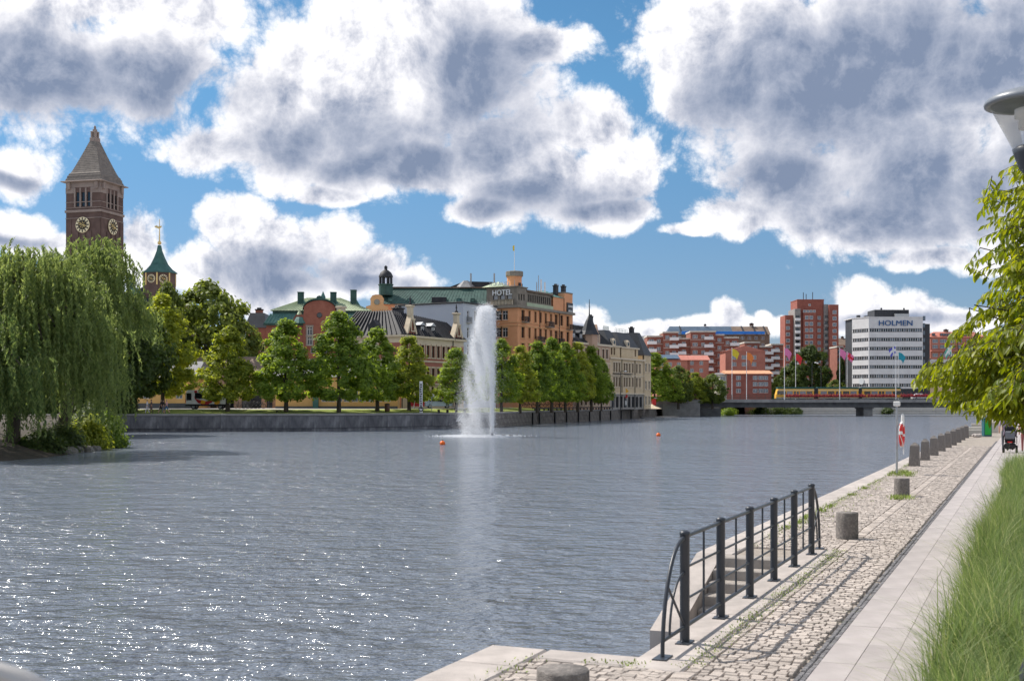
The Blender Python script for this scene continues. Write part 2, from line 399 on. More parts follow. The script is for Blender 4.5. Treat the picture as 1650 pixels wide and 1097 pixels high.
mat('green_panel', (.02, .36, .04), rough=.5)
mat('teal_panel', (.02, .10, .13), rough=.5)
for nm, c in (('flag_pink', (.80, .22, .42)), ('flag_red', (.70, .04, .05)), ('flag_yellow', (.78, .60, .05)), ('flag_orange', (.85, .25, .06)), ('flag_blue', (.10, .10, .48)), ('flag_teal', (.03, .32, .42)), ('flag_green', (.12, .42, .33)), ('flag_white', (.75, .75, .72))):
    mat(nm, c, rough=.8)
for nm, c in (('skin', (.52, .30, .21)), ('cloth_white', (.62, .60, .62)), ('cloth_brown', (.13, .08, .07)), ('cloth_black', (.018, .018, .022)), ('cloth_pink', (.62, .33, .33)), ('cloth_blue', (.03, .13, .24)), ('cloth_purple', (.30, .24, .31)), ('cloth_rose', (.34, .13, .12)), ('hair_dark', (.04, .028, .02)), ('hair_fair', (.32, .24, .14)), ('cloth_grey', (.16, .17, .19))):
    mat(nm, c, rough=.85)
leaf_mat('leaf_lime', (.075, .14, .024), (.23, .31, .048), .58)
leaf_mat('leaf_lime_yellow', (.115, .17, .024), (.32, .355, .055), .58)
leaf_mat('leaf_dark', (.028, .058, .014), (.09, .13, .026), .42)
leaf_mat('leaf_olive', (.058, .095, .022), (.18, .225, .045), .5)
leaf_mat('leaf_willow', (.060, .108, .034), (.21, .265, .085), .5)
leaf_mat('leaf_near', (.070, .125, .014), (.26, .29, .03), .52, rough=.42)
leaf_mat('blade', (.045, .095, .022), (.19, .26, .085), .36)
leaf_mat('blade_pale', (.16, .20, .075), (.38, .40, .19), .38)

# ------------------------------------------------------------------ water
def water_material():
    m = bpy.data.materials.new('river_water'); m.use_nodes = True; nt = m.node_tree; b = nt.nodes['Principled BSDF']
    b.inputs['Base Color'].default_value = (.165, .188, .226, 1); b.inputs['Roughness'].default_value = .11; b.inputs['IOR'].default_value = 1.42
    tcn = nt.nodes.new('ShaderNodeTexCoord')
    def noise(scale, stretch, det, rot=0, rough=.5):
        mp = nt.nodes.new('ShaderNodeMapping'); mp.inputs['Scale'].default_value = stretch; mp.inputs['Rotation'].default_value = (0, 0, rot)
        nt.links.new(tcn.outputs['Object'], mp.inputs[0])
        n = nt.nodes.new('ShaderNodeTexNoise'); n.noise_dimensions = '2D'; n.inputs['Scale'].default_value = scale; n.inputs['Detail'].default_value = det; n.inputs['Roughness'].default_value = rough
        nt.links.new(mp.outputs[0], n.inputs['Vector']); return n.outputs[0]
    def mth(op, a, b_, c=0.0):
        n = nt.nodes.new('ShaderNodeMath'); n.operation = op
        for i, v in enumerate((a, b_, c)):
            if isinstance(v, (int, float)): n.inputs[i].default_value = v
            else: nt.links.new(v, n.inputs[i])
        return n.outputs[0]
    big = noise(.05, (1, 1, 1), 3)
    w0 = noise(.55, (.85, 1.1, 1), 1, -.25)
    w1 = noise(2.2, (.8, 1.15, 1), 2, .18)
    w2 = noise(6.0, (.85, 1.1, 1), 2, -.2)
    w3 = noise(17, (.9, 1.05, 1), 1, .4)
    h = mth('MULTIPLY_ADD', w0, .22, mth('MULTIPLY_ADD', w1, .15, mth('MULTIPLY_ADD', w2, .036, mth('MULTIPLY', w3, .012))))
    amp = nt.nodes.new('ShaderNodeMapRange'); amp.inputs[1].default_value = .35; amp.inputs[2].default_value = .65; amp.inputs[3].default_value = .7; amp.inputs[4].default_value = 1.15; nt.links.new(big, amp.inputs[0])
    h = mth('MULTIPLY', h, amp.outputs[0])
    bp = nt.nodes.new('ShaderNodeBump'); bp.inputs['Strength'].default_value = 1; bp.inputs['Distance'].default_value = 1.65
    nt.links.new(h, bp.inputs['Height']); nt.links.new(bp.outputs[0], b.inputs['Normal'])
    return m
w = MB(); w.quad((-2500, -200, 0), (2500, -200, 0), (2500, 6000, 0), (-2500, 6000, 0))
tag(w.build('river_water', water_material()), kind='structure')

# ------------------------------------------------------------------ far bank land
LZ = 2.2
BANK = [(-48, 150), (-25, 153), (-11, 167), (-2.3, 177), (4, 206), (15, 238), (32.3, 295)]
land = MB()
poly = [(-2600, 140), (-56, 140)] + BANK + [(37, 318), (74, 385), (2600, 385), (2600, 8000), (-2600, 8000)]
land.add([(x, y, LZ) for x, y in poly], [list(range(len(poly)))])
land_o = tag(land.build('ground', [M['road_pale']]), kind='structure')
def offset_line(pts, d):
    """the polyline moved sideways by d (to the land side)"""
    out = []
    for i, p in enumerate(pts):
        a = Vector(pts[max(i - 1, 0)]); b = Vector(pts[min(i + 1, len(pts) - 1)]); t = (b - a).normalized()
        out.append((p[0] - t.y * d, p[1] + t.x * d))
    return out
def strip(name, pts, d0, d1, z, m):
    a = offset_line(pts, d0); b = offset_line(pts, d1); s = MB()
    for i in range(len(pts) - 1): s.quad((*a[i], z), (*a[i + 1], z), (*b[i + 1], z), (*b[i], z))
    return tag(s.build(name, m), kind='structure')
LAWN = [(-72, 146)] + BANK[:6]
def slope_strip(name, pts, d0, z0, d1, z1, m):
    a = offset_line(pts, d0); b = offset_line(pts, d1); s = MB()
    for i in range(len(pts) - 1): s.quad((*a[i], z0), (*a[i + 1], z0), (*b[i + 1], z1), (*b[i], z1))
    return tag(s.build(name, m), kind='structure')
UZ = 2.78                                             # street level behind the sloping lawn
slope_strip('lawn', LAWN, 2.2, LZ + .02, 9.0, UZ - .05, M['grass_ground'])
slope_strip('lawn', [(-130, 130), (-72, 141), (-56, 146)], 3, LZ + .03, 30, UZ - .1, M['grass_ground'])
slope_strip('kerb_strip', LAWN + [BANK[6]], 9.0, UZ - .05, 9.5, UZ - .03, M['concrete_pale'])
slope_strip('road', LAWN + [BANK[6]], 9.5, UZ - .03, 60, UZ + .1, M['road_pale'])

# the stone quay wall of the far bank: panels, coping, fender timbers
def wall_run(parent, p, q, seg, z0, z1, m, name='stone_panel', th=.6, courses=1):
    p = Vector(p); q = Vector(q); L = (q - p).length; t = (q - p) / L; n = max(1, round(L / seg)); ang = math.atan2(t.y, t.x)
    hh = (z1 - z0) / courses
    mb = MB(); mb.box((0, th / 2, hh / 2), (L / n - .035, th, hh - .03), 0, 0, .03); me = mb.mesh(name, m)
    for c in range(courses):
        for i in range(n):
            k = i + (.5 if c % 2 else 0)
            if k + .5 > n: continue
            c_ = p + t * (L / n * (k + .5))
            link(name, me, parent, (c_.x + R.uniform(-.01, .01), c_.y + R.uniform(-.01, .01), z0 + hh * c), (0, 0, ang))
def wall_core(parent, pts, z0, z1, m, d0=.12, d1=1.0):
    a = offset_line(pts, d0); b = offset_line(pts, d1); s = MB()
    for i in range(len(pts) - 1):
        s.add([(*a[i], z0), (*a[i + 1], z0), (*b[i + 1], z0), (*b[i], z0), (*a[i], z1), (*a[i + 1], z1), (*b[i + 1], z1), (*b[i], z1)], [[0, 1, 5, 4], [4, 5, 6, 7], [2, 3, 7, 6]])
    s.build('wall_core', m, parent)
fq = empty('quay_wall', (0, 0, 0), 0, 'grey concrete quay wall below the lime trees across the river', 'wall')
wl = [(-58, 148.5)] + BANK[:4]
wall_core(fq, wl, -1.2, LZ - .02, M['far_stone'])
for i in range(len(wl) - 1):
    wall_run(fq, wl[i], wl[i + 1], 3.6, .38, LZ - .26, M['far_stone'], 'stone_panel')
    wall_run(fq, offset_line(wl, -.06)[i], offset_line(wl, -.06)[i + 1], 5.2, LZ - .25, LZ + .06, M['concrete'], 'coping_stone', .75)
fq2 = empty('quay_wall', (0, 0, 0), 0, 'brown stone quay wall with dark upright timbers near the bridge', 'wall')
wr = BANK[3:] + [(36.8, 309)]
wall_core(fq2, wr, -1.2, LZ - .02, M['far_stone_brown'])
for i in range(len(wr) - 1):
    wall_run(fq2, wr[i], wr[i + 1], 2.6, -.3, LZ - .2, M['far_stone_brown'], 'stone_block', .6, 3)
    wall_run(fq2, offset_line(wr, -.06)[i], offset_line(wr, -.06)[i + 1], 4.0, LZ - .19, LZ + .05, M['concrete'], 'coping_stone', .75)
    # low dark beam on short posts along the edge
    p, q = Vector(offset_line(wr, .5)[i]), Vector(offset_line(wr, .5)[i + 1]); L = (q - p).length; t = (q - p) / L; n = max(2, round(L / 2.6)); ang = math.atan2(t.y, t.x)
    if i > 0:
        bm_ = MB(); bm_.box((0, 0, .5), (L, .22, .2), 0, 0, .02); bm_.build('edge_beam', M['black_metal'], fq2, ((p.x + q.x) / 2, (p.y + q.y) / 2, LZ), (0, 0, ang))
        pm = MB(); pm.box((0, 0, .2), (.25, .2, .4), 0, 0, .02); pme = pm.mesh('beam_post', M['black_metal'])
        for k in range(n): c_ = p + t * (L * (k + .5) / n); link('beam_post', pme, fq2, (c_.x, c_.y, LZ), (0, 0, ang))
tm = MB(); tm.box((0, -.16, .75), (.28, .24, 2.4), 0, 0, .03); tme = tm.mesh('fender_timber', M['black_metal'])
for px in (857, 868, 893, 912, 931, 949, 966, 983, 1000, 1016):
    k = (px - CX) / F                       # where the sight line meets the wall polyline
    for i in range(len(wr) - 1):
        (x0, y0), (x1, y1) = wr[i], wr[i + 1]; den = (x1 - x0) - k * (y1 - y0)
        t = (k * y0 - x0) / den
        if 0 <= t <= 1: link('fender_timber', tme, fq2, (x0 + (x1 - x0) * t, y0 + (y1 - y0) * t, 0), (0, 0, math.atan2(y1 - y0, x1 - x0)))

# ------------------------------------------------------------------ near quay (s along the river, t inland from the water's edge)
QO = Vector((-.803, 10.0)); QD = Vector((.3925, .9198)); QR = Vector((.9198, -.3925)); QZ = 1.3
QA = math.atan2(QD.y, QD.x)
def Q(s, t, z=0.0):
    p = QO + QD * s + QR * t; return (p.x, p.y, QZ + z)
def qrect(mb, s0, s1, t0, t1, z, m=0):
    mb.quad(Q(s0, t0, z), Q(s0, t1, z), Q(s1, t1, z), Q(s1, t0, z), m=m)
NI0, NI1, NT = 1.65, 9.35, 1.42               # stair niche: near end, far end, inner wall
quay = MB()
qrect(quay, -30, NI0, .02, 2.95, -.035); qrect(quay, NI0, NI1, NT + .02, 2.95, -.035); qrect(quay, NI1, 420, .02, 2.95, -.035)
def qwall(a, b, z0=-3.0, z1=-.02, m=1): quay.quad(Q(*a, z0), Q(*b, z0), Q(*b, z1), Q(*a, z1), m=m)
for a, b in (((420, .03), (NI1, .03)), ((NI1, .03), (NI1, NT + .02)), ((NI1, NT + .02), (NI0, NT + .02)), ((NI0, NT + .02), (NI0, .03)), ((NI0, .03), (-30, .03))): qwall(a, b)
quay_o = tag(quay.build('quay_pavement', [M['joint_sand'], M['step_stone']]), kind='structure')
fp = MB(); qrect(fp, -30, 420, 2.95, 700, -.04)
path_o = tag(fp.build('path', [M['granite_slab']]), kind='structure')

# granite coping along the edge, every slab its own piece
def slab_mesh(L, Wd, th=.22, m='granite_light', bev=.018):
    b = MB(); b.box((0, 0, -th / 2), (L, Wd, th), 0, 0, bev); return b.mesh('slab', M[m])
def put_slab(name, s0, s1, t0, t1, m, parent, dz=0.0, th=.22, gap=.012, bev=.018):
    o = link(name, slab_mesh(s1 - s0 - gap, t1 - t0 - gap * .4, th, m, bev), parent, Q((s0 + s1) / 2, (t0 + t1) / 2, dz), (0, 0, QA)); return o
s = -9.0
while s < 95:
    L = R.uniform(1.6, 2.4)
    e = s + L
    if s < NI0 and e > NI0: e = NI0
    if s < NI0 or s >= NI1: put_slab('coping_slab', s, e, -.04, .53, 'granite_light', quay_o, R.uniform(-.003, .004))
    s = e
    if NI0 - .01 <= s < NI1: s = NI1
for t0, t1 in ((.54, NT + .02),): put_slab('coping_slab', NI0 - .38, NI0 + .03, t0, t1, 'granite_light', quay_o)
s = 1.2
while s < 10.4:
    e = min(s + R.uniform(1.3, 1.6), 10.5); put_slab('rail_slab', s, e, NT - .02, 1.93, 'granite_light', quay_o, .002); s = e + .0
# ------------------------------------------------------------------ setts
def sett_variant(k):
    r = random.Random(100 + k); b = MB(); vs = []
    j = [(r.uniform(-.06, .06), r.uniform(-.06, .06)) for _ in range(4)]
    top = r.uniform(-.006, .006)
    for z, ins in ((-.05, .0), (-.014, .0), (.0, .06), ):
        for (x, y), (a, c) in zip(((-.5, -.5), (.5, -.5), (.5, .5), (-.5, .5)), j):
            vs.append((x * (1 - 2 * ins * .8) + a * .6, y * (1 - 2 * ins) + c * .6, z + (r.uniform(-.003, .003) + top * .6 if z == 0 else 0)))
    fs = [[8, 9, 10, 11]]
    for q in range(2):
        for i in range(4): p = (i + 1) % 4; fs.append([q * 4 + i, q * 4 + p, q * 4 + 4 + p, q * 4 + 4 + i])
    b.add(vs, fs); return b
SV = [sett_variant(k) for k in range(14)]
SVM = [b.mesh('sett', M['granite_sett']) for b in SV]
setts = []                                         # (s, t, length along s, width along t)
def sett_field(s0, s1, t0, t1, ds, wt):
    s = s0; row = 0
    while s < s1:
        L = ds * R.uniform(.88, 1.14); t = t0 + (R.uniform(-.5, 0) * wt if row else 0)
        while t < t1 - .03:
            w_ = wt * R.uniform(.72, 1.35); a, b = max(t, t0), min(t + w_, t1)
            if b - a > .045: setts.append((s + L / 2 + R.uniform(-.006, .006), (a + b) / 2, L - .009, b - a - .009))
            t += w_
        s += L; row += 1
FAR_S = 60
sett_field(-1.2, NI0 - .38, .54, 1.87, .105, .115)
sett_field(-1.2, 1.2, 1.44, 1.87, .105, .115)
sett_field(10.5, FAR_S, .54, 1.87, .11, .12)
sett_field(-1.2, FAR_S, 2.07, 2.83, .10, .108)
sett_field(NI0 - .38, 1.2, .54, 1.43, .105, .115)
s = -1.2
while s < FAR_S:
    L = R.uniform(.13, .2)
    if s > 10.5 or s < 1.2: setts.append((s + L / 2, 1.97, L - .012, .185))
    else: setts.append((s + L / 2, 2.0, L - .012, .12))
    s += L
setts = [q for q in setts if not (NI0 - .4 < q[0] < 10.5 and q[1] < 1.93 and q[0] > 1.2)]
def visible_key(q):
    x, y, _ = Q(q[0], q[1]); px = CX + x / y * F; py = HY + 2.3 * F / y
    return y if (-20 < px < 1700 and py < 1110) else 1e3 + y
setts.sort(key=visible_key)
rest = []
for i, (s_, t_, L, w_) in enumerate(setts):
    v = R.randrange(len(SV)); z = R.uniform(-.007, .006); rr = QA + R.uniform(-.05, .05)
    if i < 300: link('sett', SVM[v], quay_o, Q(s_, t_, z), (R.uniform(-.02, .02), R.uniform(-.02, .02), rr), (L, w_, 1))
    else: rest.append((v, s_, t_, L, w_, z, rr))
sv_np = [np.array(b.v) for b in SV]; sv_f = np.array(SV[0].f)
allv = []; 
for v, s_, t_, L, w_, z, rr in rest:
    a = sv_np[v] * np.array([L, w_, 1.0]); c, si = math.cos(rr), math.sin(rr); x0, y0, z0 = Q(s_, t_, z)
    b = np.empty_like(a); b[:, 0] = a[:, 0] * c - a[:, 1] * si + x0; b[:, 1] = a[:, 0] * si + a[:, 1] * c + y0; b[:, 2] = a[:, 2] + z0; allv.append(b)
allv = np.array(allv)                               # (N, 12, 3)
fidx = (sv_f[None] + (np.arange(len(rest)) * 12)[:, None, None]).reshape(-1, 4)
me = bpy.data.meshes.new('setts'); me.from_pydata(allv.reshape(-1, 3).tolist(), [], fidx.tolist()); me.materials.append(M['granite_sett']); me.update()
tag(link('setts', me, quay_o), kind='stuff')
# dark sett strip beside the slabs
ds = MB(); s = -1.2
while s < 70:
    L = R.uniform(.085, .12)
    for t0 in (2.845, 2.9):
        if R.random() < .97: x, y, z = Q(s + L / 2 + (0 if t0 < 2.9 else .04), t0 + .025, -.04 + R.uniform(-.008, .004)); ds.box((x, y, z), (L - .012, .048, .05), QA + R.uniform(-.06, .06), 0, .008)
    s += L
tag(ds.build('dark_setts', M['granite_dark'], quay_o), kind='stuff')
# pale walkway slabs
for row in range(4):
    t0 = 2.96 + row * .302; s = -1.5 + (.0, .55, .2, .7)[row]
    while s < 42:
        L = R.choice((.95, 1.0, 1.05, .8)); put_slab('paving_slab', s, s + L, t0, t0 + .302, 'granite_slab', path_o, R.uniform(-.0015, .0015), .06, .006, .003); s += L
fs_ = MB()
for row in range(9):
    t0 = 2.96 + row * .302; s = 42 + (row % 3) * .3
    while s < 90:
        x, y, z = Q(s + .5, t0 + .151, -.03 + R.uniform(-.002, .002)); fs_.box((x, y, z), (.99, .294, .06), QA, 0, .006); s += 1.0
tag(fs_.build('paving_slabs', M['granite_slab'], path_o), kind='stuff')

# ------------------------------------------------------------------ stone stairs down to the water
st = empty('stone_stairs', Q(NI1, NT / 2, -1.3), 0, 'stone steps leading down to the water beside the dark railing', 'stairs')
def local(p): b = st.location; return (p[0] - b[0], p[1] - b[1], p[2] - b[2])
for i in range(10):
    z = -.15 * i; s1 = NI1 - .3 * i; b = MB()
    b.box((0, 0, -.3), (.36, NT - .36, .6), 0, 0, .015)
    x, y, zz = local(Q(s1 - .10 - .02, (.36 + NT) / 2 + .01, z - .145)); b.build('step', M['step_stone'], st, (x, y, zz + .14 if i else zz + .135), (0, 0, QA))
ck = MB()
prof = [(NI1 + .02, 0.0), (6.85, -.76), (6.85, -2.2), (NI1 + .02, -2.2)]
ck.extr([local(Q(s_, -.03, z_)) for s_, z_ in prof], Vector(Q(0, .36)) - Vector(Q(0, -.03)))
ck.build('side_wall', M['granite_light'], st)

# ------------------------------------------------------------------ far end of the river and the bridge
fe = empty('embankment_wall', (0, 0, 0), 0, 'pale stone embankment wall seen under the bridge', 'wall')
wall_run(fe, (74, 384.6), (175, 384.6), 5.0, -.5, 1.0, M['concrete_pale'], 'stone_block')
wall_run(fe, (74, 384.9), (175, 384.9), 4.0, 1.02, LZ + .05, M['concrete_pale'], 'stone_block')
BY0, BY1, BZ = 327.0, 340.0, 4.45
br = empty('road_bridge', (90, BY0, 0), 0, 'long low concrete road bridge crossing the river', 'bridge')
def brx(px, Y=BY0): return X_(px, Y) - 90
bx0, bx1 = brx(1030), brx(1720)
b = MB(); b.bmm((bx0, 0, BZ - .28), (bx1, BY1 - BY0, BZ)); b.build('deck', M['asphalt'], br)
b = MB(); b.bmm((bx0, -.35, BZ - .75), (bx1, -.002, BZ + .12), 0, .04); b.build('edge_beam', M['concrete'], br)
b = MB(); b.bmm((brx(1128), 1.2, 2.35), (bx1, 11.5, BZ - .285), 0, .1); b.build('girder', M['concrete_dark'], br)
b = MB(); b.bmm((brx(1396), 2.5, -1.5), (brx(1410.5), 10.0, 2.34), 0, .06); b.bmm((brx(1394.5), 2.2, 2.0), (brx(1412), 10.3, 2.33), 0, .03); b.build('pier', M['concrete'], br)
b = MB(); b.bmm((brx(1068, 318), -9, -1.5), (brx(1128, 318), 12, BZ - .8), 0, .05)
for k in range(24): b.bmm((brx(1069, 318) + .4 * k, -9.05, .1), (brx(1069, 318) + .4 * k + .2, -8.99, BZ - .95))
b.build('abutment', M['concrete'], br)
b = MB(); b.bmm((brx(1030, 318), -9.1, BZ - .78), (brx(1131, 318), -.4, BZ - .02), 0, .04); b.build('abutment_coping', M['concrete'], br)
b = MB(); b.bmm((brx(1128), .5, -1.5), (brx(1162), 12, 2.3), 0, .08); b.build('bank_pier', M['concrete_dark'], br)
# railing on the bridge
rl = empty('bridge_railing', (90, BY0 - .18, BZ + .12), 0, 'thin grey-green steel railing along the bridge edge', 'railing')
b = MB(); b.box((0, 0, .55), (.07, .07, 1.1)); pme = b.mesh('post', M['copper_dark'])
n = 52
for k in range(n): link('post', pme, rl, (bx0 + (bx1 - bx0) * k / (n - 1), 0, 0))
for z in (.3, .6, 1.1):
    b = MB(); b.bmm((bx0, -.03, z - .03), (bx1, .03, z + .03)); b.build('rail', M['copper_dark'], rl)
# pier of the landing stage in front of the abutment
b = MB(); b.bmm((-5, -1.2, .1), (5, 1.2, .32), 0, .03)
ls = empty('landing_stage', (X_(1060, 292), 292, 0), .35, 'low floating landing stage at the foot of the bridge abutment', 'jetty')
b.build('deck', M['concrete'], ls)
for k in range(4): b = MB(); b.bmm((-4.6 + k * 2.9, -.9, -.3), (-3.8 + k * 2.9, .9, .1)); b.build('float', M['concrete_dark'], ls)

# ------------------------------------------------------------------ building kit
WCACHE = {}
def window_mesh(w, h, style='cross', frame='frame_white', glass='glass', trim=None):
    """window seen from -y; x centred, z from the sill; y = 0 is the wall face"""
    key = (round(w, 2), round(h, 2), style, frame, glass, trim)
    if key in WCACHE: return WCACHE[key]
    b = MB(); y = .16; f = min(.09, w * .12); f2 = f * .8
    b.quad((-w / 2, y + .05, 0), (w / 2, y + .05, 0), (w / 2, y + .05, h), (-w / 2, y + .05, h), m=1)
    b.bmm((-w / 2, y, 0), (-w / 2 + f, y + .07, h)); b.bmm((w / 2 - f, y, 0), (w / 2, y + .07, h))
    b.bmm((-w / 2 + f, y, 0), (w / 2 - f, y + .07, f)); b.bmm((-w / 2 + f, y, h - f), (w / 2 - f, y + .07, h))
    if style in ('cross', 'tee'): b.bmm((-f2 / 2, y + .005, f), (f2 / 2, y + .06, h - f))
    if style in ('cross', 'bar'): b.bmm((-w / 2 + f, y + .008, h * .66), (w / 2 - f, y + .055, h * .66 + f2))
    if style == 'triple':
        for k in (-1, 1): b.bmm((k * w / 6 - f2 / 2, y + .005, f), (k * w / 6 + f2 / 2, y + .06, h - f))
    mats = [M[frame], M[glass]]
    if trim:
        tw = .16
        b.bmm((-w / 2 - tw, -.07, -.0), (-w / 2, .02, h), m=2); b.bmm((w / 2, -.07, 0), (w / 2 + tw, .02, h), m=2)
        b.bmm((-w / 2 - tw - .06, -.11, h), (w / 2 + tw + .06, .02, h + .24), m=2); b.bmm((-w / 2 - tw - .04, -.12, -.16), (w / 2 + tw + .04, .02, 0), m=2)
        mats.append(M[trim])
    me = b.mesh('window', mats); WCACHE[key] = me; return me
def facade(parent, p0, p1, z0, z1, wins, m, name='wall', style='cross', frame='frame_white', glass='glass', trim=None, depth=.26, glass_alt=None):
    """wall from p0 to p1 (left to right seen from outside, parent's coordinates) with real openings; wins = (u, z, w, h, [style])"""
    p0 = Vector(p0); p1 = Vector(p1); L = (p1 - p0).length; u = (p1 - p0) / L; nin = Vector((-u.y, u.x)); ang = math.atan2(u.y, u.x)
    wins = [q for q in wins if q[0] - q[2] / 2 > .05 and q[0] + q[2] / 2 < L - .05 and q[1] > z0 and q[1] + q[3] < z1]
    us = sorted({0.0, L} | {round(v, 4) for q in wins for v in (q[0] - q[2] / 2, q[0] + q[2] / 2)})
    zs = sorted({z0, z1} | {round(v, 4) for q in wins for v in (q[1], q[1] + q[3])})
    b = MB()
    def P3(a, z, d=0.0): p = p0 + u * a + nin * d; return (p.x, p.y, z)
    def hole(a, z): return any(q[0] - q[2] / 2 < a < q[0] + q[2] / 2 and q[1] < z < q[1] + q[3] for q in wins)
    for zi in range(len(zs) - 1):
        run = None; zc = (zs[zi] + zs[zi + 1]) / 2
        for ui in range(len(us) - 1):
            hh = hole((us[ui] + us[ui + 1]) / 2, zc)
            if not hh and run is None: run = us[ui]
            if run is not None and (hh or ui == len(us) - 2):
                e = us[ui] if hh else us[ui + 1]
                b.quad(P3(run, zs[zi]), P3(e, zs[zi]), P3(e, zs[zi + 1]), P3(run, zs[zi + 1])); run = None
    for q in wins:
        a0, a1, c0, c1 = q[0] - q[2] / 2, q[0] + q[2] / 2, q[1], q[1] + q[3]
        b.quad(P3(a0, c0), P3(a0, c1), P3(a0, c1, depth), P3(a0, c0, depth)); b.quad(P3(a1, c0), P3(a1, c0, depth), P3(a1, c1, depth), P3(a1, c1))
        b.quad(P3(a0, c0), P3(a0, c0, depth), P3(a1, c0, depth), P3(a1, c0)); b.quad(P3(a0, c1), P3(a1, c1), P3(a1, c1, depth), P3(a0, c1, depth))
    wo_ = b.build(name, m, parent)
    for q in wins:
        x, y, _ = P3(q[0], 0); g = glass
        if glass_alt and R.random() < .35: g = glass_alt
        link('window', window_mesh(q[2], q[3], q[4] if len(q) > 4 else style, frame, g, trim), parent, (x, y, q[1]), (0, 0, ang))
    return wo_
def grid(xs, zs, w, h, style=None): return [(x, z, w, h) + ((style,) if style else ()) for z in zs for x in xs]
def spread(a, b, n): return [a + (b - a) * (k + .5) / n for k in range(n)]
def band(parent, pts, z0, z1, out, m, name='cornice'):
    """moulding that follows the wall line pts (left to right from outside)"""
    for i in range(len(pts) - 1):
        p = Vector(pts[i]); q = Vector(pts[i + 1]); u = (q - p).normalized(); n = Vector((u.y, -u.x)); e = .02 * (i % 2)
        b = MB(); a = p - u * (out if i == 0 else -.004); c = q + u * out
        b.add([(*(a + n * (out + e)), z0), (*(c + n * (out + e)), z0), (*(c - n * .3), z0), (*(a - n * .3), z0), (*(a + n * (out + e)), z1), (*(c + n * (out + e)), z1), (*(c - n * .3), z1), (*(a - n * .3), z1)],
              [[3, 2, 1, 0], [4, 5, 6, 7], [0, 1, 5, 4], [1, 2, 6, 5], [2, 3, 7, 6], [3, 0, 4, 7]]); b.build(name, m, parent)
def body(parent, x0, x1, y0, y1, z0, z1, m, name='wall'):
    b = MB(); b.bmm((x0, y0, z0), (x1, y1, z1)); return b.build(name, m, parent)
def ribs(b, p, q, r, s, n, h=.09, w=.07, m=0):
    """standing seams on the roof plane p-q (eave) to s-r (ridge)"""
    p, q, r, s = map(Vector, (p, q, r, s)); nrm = (q - p).cross(s - p).normalized()
    if nrm.z < 0: nrm = -nrm
    u = (q - p).normalized()
    for k in range(n + 1):
        f = k / n; a = p.lerp(q, f); c = s.lerp(r, f); e = u * w / 2
        vs = [a - e, a + e, c + e, c - e]; vs += [v + nrm * h for v in vs]
        b.add(vs, [[4, 5, 6, 7], [0, 1, 5, 4], [1, 2, 6, 5], [2, 3, 7, 6], [3, 0, 4, 7]], m)
def hip_roof(parent, x0, x1, y0, y1, z0, z1, inset, m, ov=.4, name='roof', seams=0, insy=None):
    b = MB(); a0, a1, c0, c1 = x0 - ov, x1 + ov, y0 - ov, y1 + ov; iy = insy if insy is not None else (c1 - c0) / 2 - .05
    v = [(a0, c0, z0), (a1, c0, z0), (a1, c1, z0), (a0, c1, z0), (a0 + inset, c0 + iy, z1), (a1 - inset, c0 + iy, z1), (a1 - inset, c1 - iy, z1), (a0 + inset, c1 - iy, z1)]
    b.add(v, [[3, 2, 1, 0], [4, 5, 6, 7], [0, 1, 5, 4], [1, 2, 6, 5], [2, 3, 7, 6], [3, 0, 4, 7]])
    if seams:
        ribs(b, v[0], v[1], v[5], v[4], max(2, int((a1 - a0) / seams))); ribs(b, v[3], v[0], v[4], v[7], max(2, int((c1 - c0) / seams))); ribs(b, v[1], v[2], v[6], v[5], max(2, int((c1 - c0) / seams)))
    return b.build(name, m, parent)
def gable_roof(parent, x0, x1, y0, y1, z0, z1, m, ov=.35, name='roof', seams=0, axis='x'):
    b = MB(); a0, a1, c0, c1 = x0 - ov, x1 + ov, y0 - ov, y1 + ov; th = .18
    if axis == 'x': ym = (c0 + c1) / 2; v = [(a0, c0, z0), (a1, c0, z0), (a1, c1, z0), (a0, c1, z0), (a0, ym, z1), (a1, ym, z1)]; f = [[3, 2, 1, 0], [0, 1, 5, 4], [2, 3, 4, 5], [1, 2, 5], [3, 0, 4]]
    else: xm = (a0 + a1) / 2; v = [(a0, c0, z0), (a1, c0, z0), (a1, c1, z0), (a0, c1, z0), (xm, c0, z1), (xm, c1, z1)]; f = [[3, 2, 1, 0], [0, 1, 4], [1, 2, 5, 4], [2, 3, 5], [3, 0, 4, 5]]
    b.add(v, f)
    if seams and axis == 'x': ribs(b, v[0], v[1], v[5], v[4], int((a1 - a0) / seams))
    return b.build(name, m, parent)
def chimney(parent, x, y, z, w, h, m, cap='black_metal', name='chimney'):
    b = MB(); b.box((x, y, z + h / 2), (w, w * .8, h), 0, 0, .03); b.box((x, y, z + h + .1), (w * 1.2, w, .2), 0, 1, .02); b.box((x, y, z + h + .35), (w * .6, w * .5, .3), 0, 1, .02)
    return b.build(name, [M[m], M[cap]], parent)
def dormer(parent, x, y, z, w, h, d, wall, roof, name='dormer', glass='glass'):
    """roof dormer whose face looks to -y"""
    o = MB(); o.bmm((x - w / 2, y, z), (x + w / 2, y + d, z + h)); a = o.build(name, M[wall], parent)
    b = MB(); b.extr([(x - w / 2 - .12, y - .15, z + h), (x + w / 2 + .12, y - .15, z + h), (x, y - .15, z + h + w * .38)], (0, d + .3, 0)); b.build('dormer_roof', M[roof], a)
    link('window', window_mesh(w * .6, h * .7, 'cross', 'frame_white', glass), a, (x, y - .22, z + h * .15))
